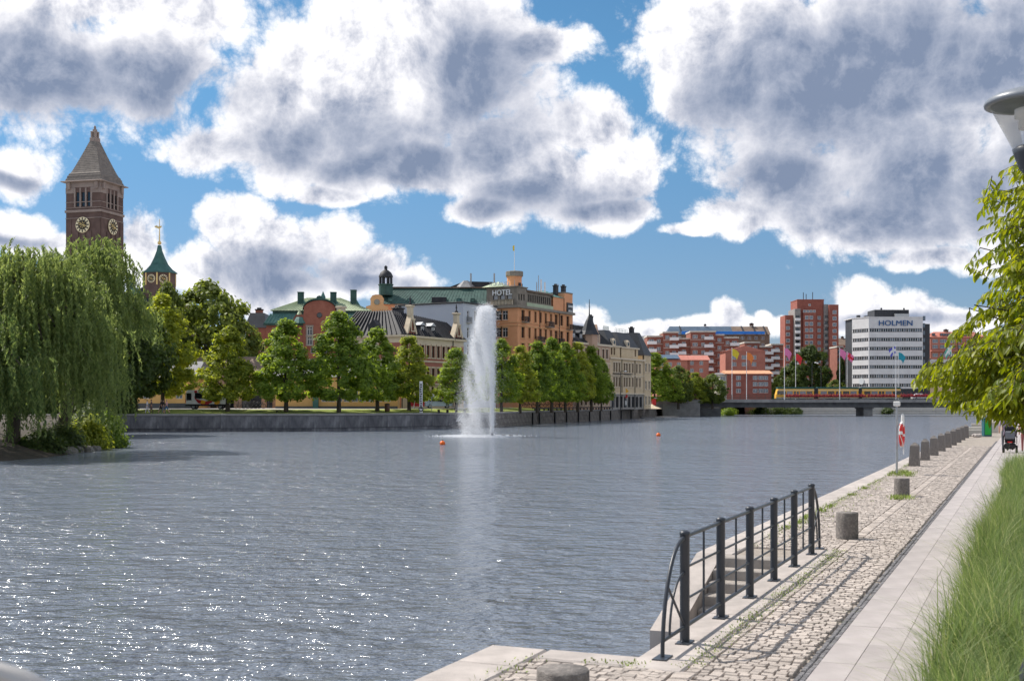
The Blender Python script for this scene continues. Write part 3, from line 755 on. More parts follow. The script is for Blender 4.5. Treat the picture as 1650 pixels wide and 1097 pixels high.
def text(body_, size, m, parent, loc, rot, depth=.08, name='lettering', sx=1.0, bold=0.0):
    c = bpy.data.curves.new('txt', 'FONT'); c.body = body_; c.size = size; c.extrude = depth; c.offset = bold; c.align_x = 'CENTER'; c.resolution_u = 3
    t = bpy.data.objects.new('txt', c); COL.objects.link(t); bpy.context.view_layer.update()
    me = bpy.data.meshes.new_from_object(t.evaluated_get(bpy.context.evaluated_depsgraph_get())); bpy.data.objects.remove(t); bpy.data.curves.remove(c)
    me.materials.clear(); me.materials.append(M[m]); me.name = name
    o = link(name, me, parent, loc, rot, (sx, 1, 1)); return o
def balcony(parent, x, z, w, m='black_metal', d=.9):
    b = MB(); b.bmm((x - w / 2, -d, z - .12), (x + w / 2, -.01, z)); bo = b.build('balcony', M['stone_base'], parent)
    b = MB(); b.bmm((x - w / 2, -d, z + .95), (x + w / 2, -d + .06, z + 1.02)); b.bmm((x - w / 2, -d, z + .95), (x - w / 2 + .06, -.01, z + 1.02)); b.bmm((x + w / 2 - .06, -d, z + .95), (x + w / 2, -.01, z + 1.02))
    n = max(4, int(w / .17))
    for k in range(n + 1): b.box((x - w / 2 + .03 + (w - .06) * k / n, -d + .03, z + .48), (.045, .045, .95))
    for k in range(5): b.box((x - w / 2 + .03, -d + .1 + .18 * k, z + .48), (.045, .045, .95)); b.box((x + w / 2 - .03, -d + .1 + .18 * k, z + .48), (.045, .045, .95))
    b.build('balustrade', M[m], bo)
class Line:
    """a facade line in plan: parameter from a photo column, height from a photo row"""
    def __init__(s, p, ang): s.p = Vector(p); s.u = Vector((math.cos(ang), math.sin(ang)))
    def t(s, px): k = (px - CX) / F; return (k * s.p.y - s.p.x) / (s.u.x - k * s.u.y)
    def z(s, py, t): return Z_(py, s.p.y + s.u.y * t)
SA = math.atan2(.87, .49)                            # direction of the riverside street

# ------------------------------------------------------------------ Grand Hotel
h = empty('hotel', (1.04, 225, LZ), SA, 'orange plastered grand hotel with grey attic storey and round tower', 'hotel')
ln = Line((1.04, 225), SA); HL = ln.t(922); HW = 14.0
hz = lambda py, t=0: ln.z(py, t) - LZ
zc = hz(492.5)                                       # main cornice
rows = [hz(516), hz(543.5), hz(570), hz(597), hz(624)]
cols = [ln.t(p) for p in (842.5, 853, 862.6, 871, 879.3, 887.8, 896, 904.8, 914.8)]
wl_ = [(c, z, (1.25 if i in (0, 6, 7, 8) else .85), 2.05) for z in rows for i, c in enumerate(cols)]
facade(h, (0, 0), (HL, 0), 0, zc, wl_, M['orange_plaster'], 'wall', 'cross', 'frame_brown', 'glass', 'orange_trim')
left = Line((1.04, 225), SA + math.pi / 2)
lw = [(HW - left.t(p), z + .15, 1.25, 1.75) for p in (813.8, 803.2, 792) for z in rows]
facade(h, (0, HW), (0, 0), 0, zc, lw, M['orange_plaster'], 'wall', 'cross', 'frame_white', 'glass', 'orange_trim')
b = MB(); b.bmm((0, HW, 0), (HL, HW + .3, zc)); b.bmm((HL, 0, 0), (HL + .25, HW, zc)); b.bmm((.02, .02, zc - .3), (HL, HW, zc - .02)); b.build('rear_wall', M['orange_plaster'], h)
band(h, [(0, HW), (0, 0), (HL, 0)], zc - .35, zc + .12, .45, M['hotel_stone'])
band(h, [(0, HW), (0, 0), (HL, 0)], hz(524.5), hz(524.5) + .22, .12, M['orange_trim'], 'string_course')
band(h, [(0, HW), (0, 0), (HL, 0)], hz(519.6), hz(519.6) + .16, .12, M['orange_trim'], 'string_course')
# corner attic with the big letters
za, zt = zc + .12, hz(461.5); ca = ln.t(849.5)
aw = [(HW - left.t(p), hz(482.7), 1.0, 1.05) for p in (797.5, 808.8, 820.2)]
HA = left.t(783.5)
aw = [(HA - left.t(p), q[1], q[2], q[3]) for p, q in zip((797.5, 808.8, 820.2), aw)]
facade(h, (.15, HA), (.15, .15), za, zt, aw, M['hotel_stone'], 'attic_wall', 'plain', 'frame_dark', 'glass_blind')
facade(h, (.15, .15), (ca, .15), za, zt, [(ln.t(p) - .15, hz(482.7), .5, 1.15) for p in (837.6, 841.5, 845.6)], M['hotel_stone'], 'attic_wall', 'plain', 'frame_dark')
b = MB(); b.bmm((ca, .15, za), (ca + .2, HA, zt)); b.bmm((.2, HA - .2, za), (ca, HA, zt)); b.build('attic_wall', M['hotel_stone'], h)
b = MB(); b.bmm((.5, .5, za + .05), (ca - .2, HA - .5, za + .2)); b.build('attic_floor', M['hotel_stone'], h)
band(h, [(.15, HA), (.15, .15), (ca, .15)], zt - .05, zt + .12, .22, M['hotel_stone'])
for p in (798, 809.5, 821):                          # balustrades under the attic windows
    yy = left.t(p)
    for k in range(6): bb = MB(); bb.lathe([(.1, 0), (.06, .15), (.1, .45), (.06, .8), (.1, .95)], 6, (-.2, yy - .75 + .3 * k, za + .12)); bb.build('baluster', M['cream_trim'], h)
    bb = MB(); bb.box((-.2, yy, za + 1.13), (.28, 1.9, .12)); bb.build('handrail', M['hotel_stone'], h)
yl = left.t(809.3)
text('HOTEL', 1.42, 'letter_white', h, (.02 - .12, yl, hz(474.2)), (math.radians(90), 0, -math.pi / 2), .07, sx=.95, bold=.02)
sg = MB(); sg.bmm((-.05, yl - 2.9, zt + .2), (.0, yl + 2.9, zt + .28)); sg.bmm((-.05, yl - 2.7, zt + .1), (.02, yl - 2.6, zt + 1.2)); sg.bmm((-.05, yl + 2.6, zt + .1), (.02, yl + 2.7, zt + 1.2)); sg.build('sign_frame', M['galvanised'], h)
text('GRAND', 1.12, 'letter_grey', h, (-.1, yl + .4, zt + .22), (math.radians(90), 0, -math.pi / 2), .06, sx=1.0)
b = MB(); b.lathe([(3.3, 0), (.05, hz(450.5) - zt - .12)], 4, (ca * .5, 5.2, zt + .12), smooth=False, a0=math.pi / 4); b.build('pyramid_roof', M['copper_pale'], h)
b = MB(); b.bmm((.2, .2, zt - .1), (ca, HA, zt + .02)); b.build('roof', M['roof_grey'], h)
# window band of the attic and the right-hand end
c2 = ln.t(892); ze = hz(467)
facade(h, (ca + .01, .5), (c2, .5), za, ze, [(x, za + 1.05, .55, 1.35, 'plain') for x in spread(.3, c2 - ca - .3, 12)], M['hotel_stone'], 'attic_wall', 'plain', 'frame_dark')
b = MB(); b.bmm((ca - .0, .0, ze), (c2, 8, ze + .35), 0, .03); b.build('attic_roof', M['roof_brown'], h)
b = MB(); b.bmm((ca + .02, .05, za), (c2 - .02, .18, za + .75)); b.build('parapet', M['copper_pale'], h)
c3 = ln.t(909); zo = hz(478, c2); zr = hz(467, c3)
facade(h, (c2 + .01, .1), (c3, .1), za, zo, [], M['orange_plaster'], 'attic_wall')
hip_roof(h, c2 + .1, c3, .1, 7, zo, zo + 1.5, 1.0, M['copper_mid'], .2)
zr = hz(474.5, HL)
facade(h, (c3 + .01, -.05), (HL + .05, -.05), za, zr, [], M['orange_plaster'], 'attic_wall')
facade(h, (c3 + .01, 8), (c3 + .01, -.05), zo, zr, [], M['orange_plaster'], 'attic_wall')
b = MB(); b.bmm((c3, -.1, zr), (HL + .1, 8, zr + .25)); b.bmm((HL - .1, -.04, za), (HL + .06, 8, zr)); b.build('parapet', M['hotel_stone'], h)
b = MB(); t0, t1 = ln.t(912.3), ln.t(921.3); b.bmm((t0, -.28, hz(505, t0)), (t1, -.1, hz(488, t0) + .05)); b.build('sign_panel', M['frame_dark'], h)
tm_ = (t0 + t1) / 2
text('GRAND', .62, 'letter_white', h, (tm_, -.34, hz(496, tm_) + .05), (math.radians(90), 0, 0), .04, sx=.92)
text('HOTEL', .62, 'letter_white', h, (tm_, -.34, hz(503.5, tm_) + .05), (math.radians(90), 0, 0), .04, sx=.92)
for p, hh in ((906, 1.8), (918.5, 1.5)): chimney(h, ln.t(p), 1.5, zr if p > 910 else zo + .6, .9, hh, 'roof_black')
# the round tower with its flared crown
tx, ty = ln.t(857), 3.8
tz = lambda py: Z_(py, 225 + .87 * tx + .49 * ty) - LZ
b = MB(); rt = 1.43
b.lathe([(rt, za), (rt, tz(448)), (rt + .16, tz(446))], 10, (tx, ty, 0), smooth=False); b.build('tower', M['orange_plaster'], h)
b = MB(); b.lathe([(rt + .17, tz(446)), (rt + .27, tz(445)), (rt + .27, tz(438.2)), (rt + .2, tz(437.6)), (.3, tz(436.2))], 10, (tx, ty, 0), smooth=False); b.build('tower_crown', M['hotel_stone'], h)
for a in (SA * 0 - 1.9, -.6): b = MB(); b.box((tx + math.cos(a) * rt, ty + math.sin(a) * rt, tz(460)), (.45, .45, .8), a); b.build('tower_window', M['glass'], h)
b = MB(); b.tube([(tx, ty, tz(437)), (tx, ty, tz(394))], [.07, .04], 6); b.build('flagpole', M['white_paint'], h)
b = MB(); b.add([(tx, ty, tz(395)), (tx - .5, ty + .1, tz(397)), (tx - .55, ty, tz(405)), (tx, ty, tz(404))], [[0, 1, 2, 3]]); b.add([(tx, ty + .02, tz(395)), (tx - .5, ty + .12, tz(397)), (tx - .55, ty + .02, tz(405)), (tx, ty + .02, tz(404))], [[3, 2, 1, 0]]); b.build('flag', M['flag_yellow'], h)
for p, hh, w_ in ((879.5, 2.2, .12), (882.3, 3.6, .1), (886.5, 2.9, .22), (892.5, 2.5, .22), (913.5, 2.6, .14)):
    b = MB(); x = ln.t(p); b.box((x, 2.0, ze + .3 + hh / 2), (w_, w_, hh)); b.build('antenna', M['galvanised'] if w_ < .2 else M['white_paint'], h)
for p, py, w_ in ((843.2, 519, 1.7), (882.8, 527, 2.3), (866.5, 551, 2.6), (900, 554, 2.1), (915.5, 531, 1.6)):
    balcony(h, ln.t(p), hz(py, ln.t(p)), w_)
for p in (869, 900.5): b = MB(); x = ln.t(p); b.tube([(x, -.12, .2), (x, -.12, zc - .4)], .08, 6); b.build('downpipe', M['black_metal'], h)

# ------------------------------------------------------------------ white house next to the hotel
WA = (-8.6, 212.9)
w_ = empty('white_house', (*WA, LZ), SA, 'plain white plastered house with blank side wall left of the hotel', 'house')
l2 = Line(WA, SA); lb = Line(WA, SA + math.pi / 2); zw = l2.z(488, 0) - LZ; WL = 11.5; WW = 14.0
ww = [(l2.t(p), l2.z(py, l2.t(p)) - LZ, .75, 1.9) for p in (754.5, 766) for py in (518, 545, 572, 600, 627)]
facade(w_, (0, 0), (WL, 0), 0, zw, ww, M['white_plaster'], 'wall', 'bar', 'frame_white', 'glass')
facade(w_, (0, WW), (0, 0), 0, zw, [], M['white_plaster'])
b = MB(); b.bmm((.3, .3, zw - .3), (WL, WW, zw - .02)); b.bmm((WL - .2, .3, 0), (WL, WW, zw)); b.bmm((0, WW, 0), (WL, WW + .2, zw)); b.build('rear_wall', M['white_plaster'], w_)
b = MB(); b.bmm((-.3, -.35, zw), (WL, WW + .3, zw + .22), 0, .04); b.build('eave', M['roof_black'], w_)
for p, py in ((754.5, 520),): balcony(w_, l2.t(p), l2.z(py, l2.t(p)) - LZ, 1.2, 'grey_metal', .5)
# its neighbour: the long green copper roof behind, with cupola and pink gable
GYY = 231.0
gl = empty('green_roof_house', (X_(598, GYY), GYY, LZ), 0, 'long house with dark green copper roof and open lantern cupola', 'house')
gz = lambda py, Y: Z_(py, Y) - LZ
GLn = Line((X_(598, GYY), GYY), 0)
GY = GYY
gx0, gx1 = 0.0, GLn.t(788)
body(gl, gx0, gx1, 1.0, 13, 0, gz(489, GY) - .05, M['orange_plaster'])
z0_, z1_ = gz(489, GY) - .04, gz(465, GYY + 6)
b = MB(); v = [(gx0 - .2, .7, z0_), (gx1, .7, z0_), (gx1, 5.6, z1_), (gx0 + 3, 5.6, z1_), (gx0 - .2, 13.2, z0_), (gx1, 13.2, z0_), (gx1, 8.4, z1_), (gx0 + 3, 8.4, z1_)]
b.add(v, [[0, 1, 2, 3], [3, 2, 6, 7], [5, 4, 7, 6], [4, 0, 3, 7], [1, 5, 6, 2], [0, 4, 5, 1]]); ribs(b, v[0], v[1], v[2], v[3], 36, .05, .05); b.build('roof', M['copper_dark'], gl)
b = MB(); b.bmm((gx0 + 2.6, 5.3, z1_), (gx1, 8.7, z1_ + .3)); b.build('ridge_cap', M['roof_brown'], gl)
for k, f in enumerate((.16, .32, .62, .74, .86)):     # skylights along the lower slope
    x = gx0 + (gx1 - gx0) * f; b = MB(); b.box((x, 1.7, z0_ + .75), (.9, .8, .9), 0, 0, .03); o = b.build('skylight', M['copper_mid'], gl)
    link('window', window_mesh(.7, .7, 'plain', 'frame_dark', 'glass_pale'), o, (x, 1.1, z0_ + .45))
b = MB(); b.bmm((11.5, .9, z0_ + .3), (14.3, 2.2, z0_ + 1.35), 0, .04); b.build('vent_box', M['roof_black'], gl)
b = MB(); xr = gx0 + 20; b.extr([(xr - 6, 7, z1_ + .2), (xr - 3, 7, z1_ + 1.3), (xr - 1, 7, z1_ + 1.5), (xr + 3, 7, z1_ + 1.4), (xr + 6, 7, z1_ + .2)], (0, 6, 0)); b.build('roof_top', M['roof_black'], gl)
b = MB(); b.lathe([(2.1, z1_ + .2), (.5, z1_ + 1.6)], 6, (xr - 2.2, 6.8, 0), smooth=False); b.build('roof_lantern', M['roof_grey'], gl)
for dx, hh in ((-1.2, 1.9), (3.4, 1.9)): b = MB(); b.tube([(xr + dx, 7, z1_ + 1), (xr + dx, 7, z1_ + 1.2 + hh)], .17, 6); b.build('vent_pipe', M['galvanised'], gl)
cxl = GLn.t(619) ; cyl_ = 3.0; cz0 = z1_ - 1.6
b = MB(); b.lathe([(1.35, cz0), (1.35, cz0 + 1.9), (1.5, cz0 + 2.0), (1.5, cz0 + 2.15)], 8, (cxl, cyl_, 0), smooth=False); cup = b.build('cupola', M['copper_dark'], gl)
for k in range(8): a = math.pi / 8 + k * math.pi / 4; b = MB(); b.box((cxl + 1.15 * math.cos(a), cyl_ + 1.15 * math.sin(a), cz0 + 2.85), (.3, .3, 1.45), a); b.build('cupola_post', M['roof_black'], cup)
b = MB(); b.lathe([(1.4, cz0 + 3.5), (1.35, cz0 + 3.8), (1.05, cz0 + 4.4), (.5, cz0 + 4.85), (.3, cz0 + 4.9), (.3, cz0 + 5.4), (.38, cz0 + 5.45), (.05, cz0 + 5.8)], 10, (cxl, cyl_, 0)); b.build('cupola_dome', M['roof_black'], cup)
gx = GLn.t(608); gzz = lambda py: Z_(py, GYY) - LZ      # curved pink gable
pts = [(-2.1, 500), (-2.1, 494), (-1.25, 492), (-1.2, 486), (-1.3, 482), (-.9, 476.5), (-.3, 475), (.3, 475), (.9, 476.5), (1.3, 482), (1.2, 486), (1.25, 492), (2.1, 494), (2.1, 500)]
b = MB(); b.extr([(gx + x, -.6, gzz(p)) for x, p in pts], (0, .7, 0)); g_ = b.build('gable', M['orange_trim'], gl)
b = MB(); b.lathe([(.55, 0), (.55, .12), (.36, .14)], 14); b.build('round_window', M['stone_base'], g_, (gx, -.62, gzz(487)), (math.pi / 2, 0, 0))
body(gl, gx - 2.2, gx + 2.2, -.5, 2, 0, gzz(499.5), M['orange_trim'])

# ------------------------------------------------------------------ riverside house with black seamed roof and pointed gables
RA = (-17.3, 188.8)
r_ = empty('gabled_house', (*RA, LZ), SA, 'red and cream riverside house with black seamed roof and two pointed gables', 'house')
l3 = Line(RA, SA); l3b = Line(RA, SA + math.pi / 2); z3 = l3.z(540, 0) - LZ; RL = l3.t(747); RW = 12.5
cols = [l3.t(p) for p in (655, 664, 672.5, 681, 689.6, 697.9, 706.2, 714.5, 722.3, 739)]
r3 = [l3.z(py, 0) - LZ for py in (573.5, 611, 645)]
facade(r_, (0, 0), (RL, 0), r3[1] - .6, z3 - 1.1, [(c, z, .85, 1.95) for c in cols for z in r3[:2]], M['red_plaster'], 'wall', 'cross', 'frame_brown', 'glass', 'cream_trim')
facade(r_, (0, 0), (RL, 0), 0, r3[1] - .6, [(c, r3[2] + .3, .9, 1.9) for c in cols], M['beige_plaster'], 'wall', 'cross', 'frame_brown', 'glass')
facade(r_, (0, 0), (RL, 0), z3 - 1.1, z3, [], M['cream_trim'], 'frieze')
lc = [1.6, 3.6, 5.6, 7.6, 9.6]
facade(r_, (0, RW), (0, 0), 0, z3 - 1.1, [(c, z + .1, .9, 1.9) for c in lc for z in r3], M['red_plaster'], 'wall', 'cross', 'frame_brown', 'glass', 'cream_trim')
facade(r_, (0, RW), (0, 0), z3 - 1.1, z3, [], M['cream_trim'], 'frieze')
b = MB(); b.bmm((RL - .2, 0.02, 0), (RL, 9, z3)); b.bmm((0.02, RW, 0), (RL, RW + .2, z3)); b.build('rear_wall', M['beige_plaster'], r_)
band(r_, [(0, RW), (0, 0), (RL, 0)], z3 - .22, z3 + .1, .4, M['cream_trim'])
band(r_, [(0, RW), (0, 0), (RL, 0)], r3[1] - .75, r3[1] - .5, .16, M['cream_trim'], 'string_course')
band(r_, [(0, RW), (0, 0), (RL, 0)], r3[0] - .75, r3[0] - .5, .1, M['cream_trim'], 'string_course')
zr3 = Z_(501.5, 194) - LZ
b = MB(); v = [(-.4, -.35, z3 + .1), (RL, -.35, z3 + .1), (RL, 3.6, zr3 - 1.0), (2.6, 3.6, zr3), (-.4, RW + .3, z3 + .1), (2.6, RW - 2.2, zr3), (RL, 6.2, zr3 - 1.0), (RL, RW + .3, z3 + .1), (6.5, 6.2, zr3), (6.5, 3.6, zr3 - .3)]
b.add(v, [[0, 1, 2, 3], [4, 0, 3, 5], [3, 2, 6, 5], [7, 4, 5, 6], [1, 7, 6, 2], [0, 4, 7, 1]]); ribs(b, v[0], v[1], v[2], v[3], 30, .16, .12); ribs(b, v[4], v[0], v[3], v[5], 14, .2, .16); b.build('roof', M['roof_black'], r_)
def pointed_gable(px, ytop, ybase, wpx):
    x = l3.t(px); zb, zt_ = l3.z(ybase, x) - LZ, l3.z(ytop, x) - LZ; hw = (l3.t(px + wpx) - l3.t(px - wpx)) / 2
    b = MB(); b.extr([(x - hw, -.12, zb), (x + hw, -.12, zb), (x, -.12, zt_)], (0, .8, 0)); g = b.build('gable', M['rust_brick'], r_)
    b = MB()
    for sg_ in (-1, 1): b.extr([(x + sg_ * hw * 1.12, -.26, zb - .05), (x + sg_ * hw * .86, -.26, zb - .05), (x, -.26, zt_ - .9), (x, -.26, zt_ + .25)], (0, .9, 0))
    b.build('gable_edge', M['cream_trim'], g)
    b = MB(); b.box((x, .2, zt_ + .35), (.75, .75, 1.5), 0, 0, .05); b.box((x, .2, zt_ + 1.2), (1.1, 1.1, .28), 0, 0, .05); b.build('gable_pier', M['cream_trim'], g)
    b = MB(); b.lathe([(.3, 0), (.34, .15), (.12, .45), (.09, .7), (.16, .85), (.03, 1.5)], 8, (x, .2, zt_ + 1.34)); b.build('finial', M['roof_black'], g)
    link('window', window_mesh(.7, 1.7, 'tee', 'frame_brown', 'glass', 'cream_trim'), g, (x, -.31, zb + .5))
    body(r_, x - hw * .7, x + hw * .7, .0, 2.6, zb, zb + (zt_ - zb) * .4, M['rust_brick'], 'gable_back')
pointed_gable(662.5, 505.5, 538, 7.5); pointed_gable(737, 517, 546, 7.5)
for px in (672.5, 688, 705.0):
    x = l3.t(px); dormer(r_, x, .9, z3 + .3, 1.35, 1.7, 2.6, 'roof_black', 'galvanised')
b = MB(); yy = l3b.t(602); b.extr([(-.25, yy - .9, z3 + .3), (-.25, yy + .9, z3 + .3), (-.25, yy + .9, z3 + 1.7), (-.25, yy, z3 + 2.6), (-.25, yy - .9, z3 + 1.7)], (2.6, 0, 0)); b.build('dormer', M['roof_black'], r_)
chimney(r_, l3.t(678), 4.4, zr3 - 1.1, 1.5, 1.6, 'roof_black')
b = MB(); b.box((.3, RW - .6, zr3 - .9), (1.0, 1.0, 3.0), 0, 0, .05); b.box((.3, RW - .6, zr3 + .7), (1.3, 1.3, .3), 0, 0, .05); b.build('corner_pier', M['cream_trim'], r_)
for px in (646.8, 729): b = MB(); x = l3.t(px); b.tube([(x, -.15, .2), (x, -.15, z3 - .3), (x + .3, -.45, z3)], .07, 6); b.build('downpipe', M['black_metal'], r_)

# ------------------------------------------------------------------ red house with green mansard roof and round gable
e_ = empty('red_mansard_house', (X_(429, 215), 215, LZ), .03, 'red brick house with pale green mansard roof and round-topped gable', 'house')
ez = lambda py, Y=215: Z_(py, Y) - LZ; ex = lambda px, Y=215: X_(px, Y) - X_(429, 215)
EW = ex(600); ze0 = ez(521.5)
facade(e_, (0, 0), (EW, 0), 0, ze0, grid(spread(.5, EW - .5, 8), (2, 6, 10.2), 1.0, 1.9), M['rust_brick'])
body(e_, .02, EW, .3, 12, 0, ze0 - .02, M['rust_brick'])
facade(e_, (0, 12), (0, 0), 0, ze0, [], M['rust_brick'])
band(e_, [(0, 12), (0, 0), (EW, 0)], ze0 - .3, ze0 + .08, .45, M['copper_dark'])
hip_roof(e_, 0, EW, 0, 12, ze0 + .08, ez(505), .95, M['copper_mid'], .3, 'mansard', .6, 1.3)
hip_roof(e_, .9, EW - .9, 1.3, 10.8, ez(505) + .01, ez(499.5), .02, M['copper_dark'], .0, 'mansard_band', 0, .02)
hip_roof(e_, .7, EW - .5, 1.1, 11, ez(499.5), ez(479, 219), 6.0, M['copper_pale'], .15, 'roof', .55, 4.4)
# round gable
gc, gw = ex(515), ex(541) - ex(515)
pts = [(-gw, ez(560))] + [(-gw, ez(508)), (-gw * .96, ez(500))] + [(-gw * math.cos(a), ez(499) + (ez(484) - ez(499)) * math.sin(a)) for a in [math.pi * k / 14 for k in range(1, 14)]] + [(gw * .96, ez(500)), (gw, ez(508)), (gw, ez(560))]
b = MB(); b.extr([(gc + x, -.5, z) for x, z in pts], (0, 1.2, 0)); g = b.build('gable', M['rust_brick'], e_)
b = MB()
arc = [(-gw * 1.04 * math.cos(a), ez(499) + (ez(483) - ez(499)) * math.sin(a)) for a in [math.pi * k / 14 for k in range(0, 15)]]
for i in range(14): (xa, za_), (xb, zb_) = arc[i], arc[i + 1]; b.extr([(gc + xa, -.7, za_), (gc + xb, -.7, zb_), (gc + xb * .97, -.7, zb_ + .28), (gc + xa * .97, -.7, za_ + .28)], (0, 4.0, 0))
b.build('gable_coping', M['copper_dark'], g)
b = MB(); b.extr([(gc + x, -.6, z) for x, z in ((-.75, ez(484)), (-.55, ez(480)), (-.4, ez(477.5)), (0, ez(476.3)), (.4, ez(477.5)), (.55, ez(480)), (.75, ez(484)))], (0, 1, 0)); b.build('gable_crest', M['copper_dark'], g)
b = MB(); b.lathe([(.48, -.1), (.48, .06), (.4, .08)], 14); b.build('round_window', M['glass'], g, (gc, -.5, ez(508)), (math.pi / 2, 0, 0))
for px, py in ((499.5, 540), (531, 540), (499.5, 556)): link('window', window_mesh(.95, 1.5, 'cross', 'frame_white', 'glass', 'stone_base'), g, (ex(px), -.72, ez(py)))
for px in (482,):                                    # small round dormer left of the gable
    b = MB(); x = ex(px); hw = .95; b.extr([(x + q[0], -.1, q[1]) for q in [(-1.15, ez(521)), (1.15, ez(521)), (1.0, ez(512)), (.5, ez(506.5)), (0, ez(505.5)), (-.5, ez(506.5)), (-1.0, ez(512))]], (0, 2.5, 0)); d_ = b.build('dormer', M['rust_brick'], e_)
    b = MB(); b.lathe([(1.25, ez(521)), (.75, ez(513)), (.6, ez(511))], 8, (x + .1, -.1, 0), smooth=False); b.build('dormer_hood', M['copper_mid'], d_)
    b = MB(); b.lathe([(.5, ez(507)), (.3, ez(503)), (.05, ez(500))], 8, (x, .2, 0)); b.build('dormer_cap', M['copper_pale'], d_)
for px, py, hh in ((484.5, 488, 1.9), (537, 488, 1.9), (569.5, 487, 2.2)):
    x = ex(px, 218); b = MB(); b.box((x, 3.6, ez(py, 218) + hh / 2 - .9), (1.05, .95, hh + 1.8), 0, 0, .03); b.box((x, 3.6, ez(py, 218) + hh + .05), (1.15, 1.05, .15), 0, 0, .02); ch = b.build('chimney', M['copper_dark'], e_)
    b = MB(); b.extr([(x + .5, 3.2, ez(py, 218) + .6), (x + 1.5, 3.2, ez(py, 218) - 1.0), (x - .3, 3.2, ez(py, 218) - 1.0)], (0, 1.2, 0)); b.build('chimney_saddle', M['copper_mid'], ch)
b = MB(); b.lathe([(.5, 0), (.45, .9), (.25, 1.4), (.03, 1.9)], 8, (ex(521, 219), 4.2, ez(486, 219))); b.build('roof_turret', M['copper_mid'], e_)
# dark roofed house at its left
k_ = empty('dark_roof_house', (X_(396, 228), 228, LZ), .05, 'small dark slate-roofed house left of the red brick house', 'house')
kz = lambda py: Z_(py, 228) - LZ; kw = X_(428, 228) - X_(396, 228)
facade(k_, (0, 0), (kw, 0), 0, kz(528), grid(spread(0, kw, 3), (3, 7, 11), .9, 1.6), M['rust_brick']); body(k_, .02, kw, .3, 9, 0, kz(528) - .02, M['rust_brick'])
hip_roof(k_, 0, kw, 0, 9, kz(528), kz(503), .8, M['roof_navy'], .25, 'roof', 0, 2.0); chimney(k_, kw * .55, 3, kz(504), 1.3, .7, 'rust_brick')

# ------------------------------------------------------------------ low yellow house behind the lime trees
yh = empty('yellow_house', (X_(444, 178), 178, LZ), .05, 'low yellow plastered house with grey base behind the lime trees', 'house')
YW = X_(648, 186) - X_(444, 178)
facade(yh, (0, 0), (YW, 0), 0.9, 5.2, [(x, 1.55, .95, 1.75) for x in [X_(p, 180) - X_(444, 178) for p in (526, 537, 549, 561, 574, 586, 598, 612, 626)]], M['yellow_plaster'], 'wall', 'cross', 'frame_white', 'glass_pale')
facade(yh, (0, -.05), (YW, -.05), 0, .9, [], M['grey_base'], 'base'); body(yh, .02, YW, .3, 9, 0, 5.15, M['yellow_plaster'])
gable_roof(yh, 0, YW, 0, 9, 5.2, 8.0, M['roof_grey'], .4)
b = MB(); b.bmm((X_(504, 178) - X_(444, 178), -.5, .5), (X_(513, 178) - X_(444, 178), -.12, 3.3)); b.build('notice_board', M['copper_mid'], yh)
yl_ = empty('yellow_house', (X_(200, 176), 176, LZ), .0, 'low yellow house with dark base behind the trees beside the willow', 'house')
YW2 = X_(312, 176) - X_(200, 176)
facade(yl_, (0, 0), (YW2, 0), 1.35, 5.0, grid((3.2, 8.0), (2.0,), 1.0, 1.6), M['yellow_plaster'], glass='glass_pale'); facade(yl_, (0, -.05), (YW2, -.05), 0, 1.35, [], M['grey_base'], 'base'); body(yl_, .02, YW2, .3, 9, 0, 4.95, M['yellow_plaster'])
gable_roof(yl_, 0, YW2, 0, 9, 5.0, 7.6, M['roof_grey'], .4)
gt = empty('gateway_house', (X_(312, 184), 184, LZ), .02, 'brownish house with dark archway between the two yellow houses', 'house')
GW = X_(444, 184) - X_(312, 184)
facade(gt, (0, 0), (GW, 0), 0, 6.0, [(X_(405, 184) - X_(312, 184), .05, 3.0, 3.0, 'plain'), (3.0, .6, 1.0, 2.0), (5.4, .6, 1.4, 2.2), (11.5, .6, .9, 2.0)], M['pink_beige'], 'wall', 'tee', 'frame_dark', 'glass'); body(gt, .02, GW, .5, 9, 0, 5.95, M['pink_beige'])
gable_roof(gt, 0, GW, 0, 9, 6.0, 8.6, M['roof_brown'], .4)

# ------------------------------------------------------------------ cream and beige row right of the hotel
l4 = Line((1.04, 225), SA)
t_a, t_b, t_c = l4.t(922) + .4, l4.t(983), l4.t(1037)
pa = l4.p + l4.u * t_a; pb = l4.p + l4.u * t_b
q_ = empty('turret_house', (pa.x, pa.y, LZ), SA, 'pinkish house with black roof and pointed corner turret beside the hotel', 'house')
QL = t_b - t_a; qz = lambda py, t=0: l4.z(py, t_a + t) - LZ; zq = qz(551)
qc = [l4.t(p) - t_a for p in (930, 937, 944, 951, 958, 964, 972, 978)]
facade(q_, (0, 0), (QL, 0), 0, zq, [(c, z, 1.0, 2.0) for c in qc for z in (zq - 2.9, zq - 6.4, zq - 9.8, zq - 12.8)], M['pink_beige'], 'wall', 'cross', 'frame_brown', 'glass', 'cream_trim')
facade(q_, (0, 11), (0, 0), 0, zq, [], M['pink_beige']); body(q_, .02, QL - .02, .5, 11, 0, zq - .03, M['pink_beige'])
band(q_, [(0, 11), (0, 0), (QL, 0)], zq - .3, zq + .1, .4, M['cream_trim']); band(q_, [(0, 0), (QL, 0)], zq - 4.0, zq - 3.75, .12, M['cream_trim'], 'string_course')
hip_roof(q_, 0, QL, 0, 11, zq + .1, qz(521, 4), 1.6, M['roof_black'], .3, 'roof', .8, 4.0)
tx = l4.t(951) - t_a
b = MB(); b.lathe([(1.65, zq - 3.2), (1.8, zq - 2.9), (1.8, qz(540, tx)), (1.95, qz(539, tx))], 8, (tx, .2, 0), smooth=False); tu = b.build('turret', M['pink_beige'], q_)
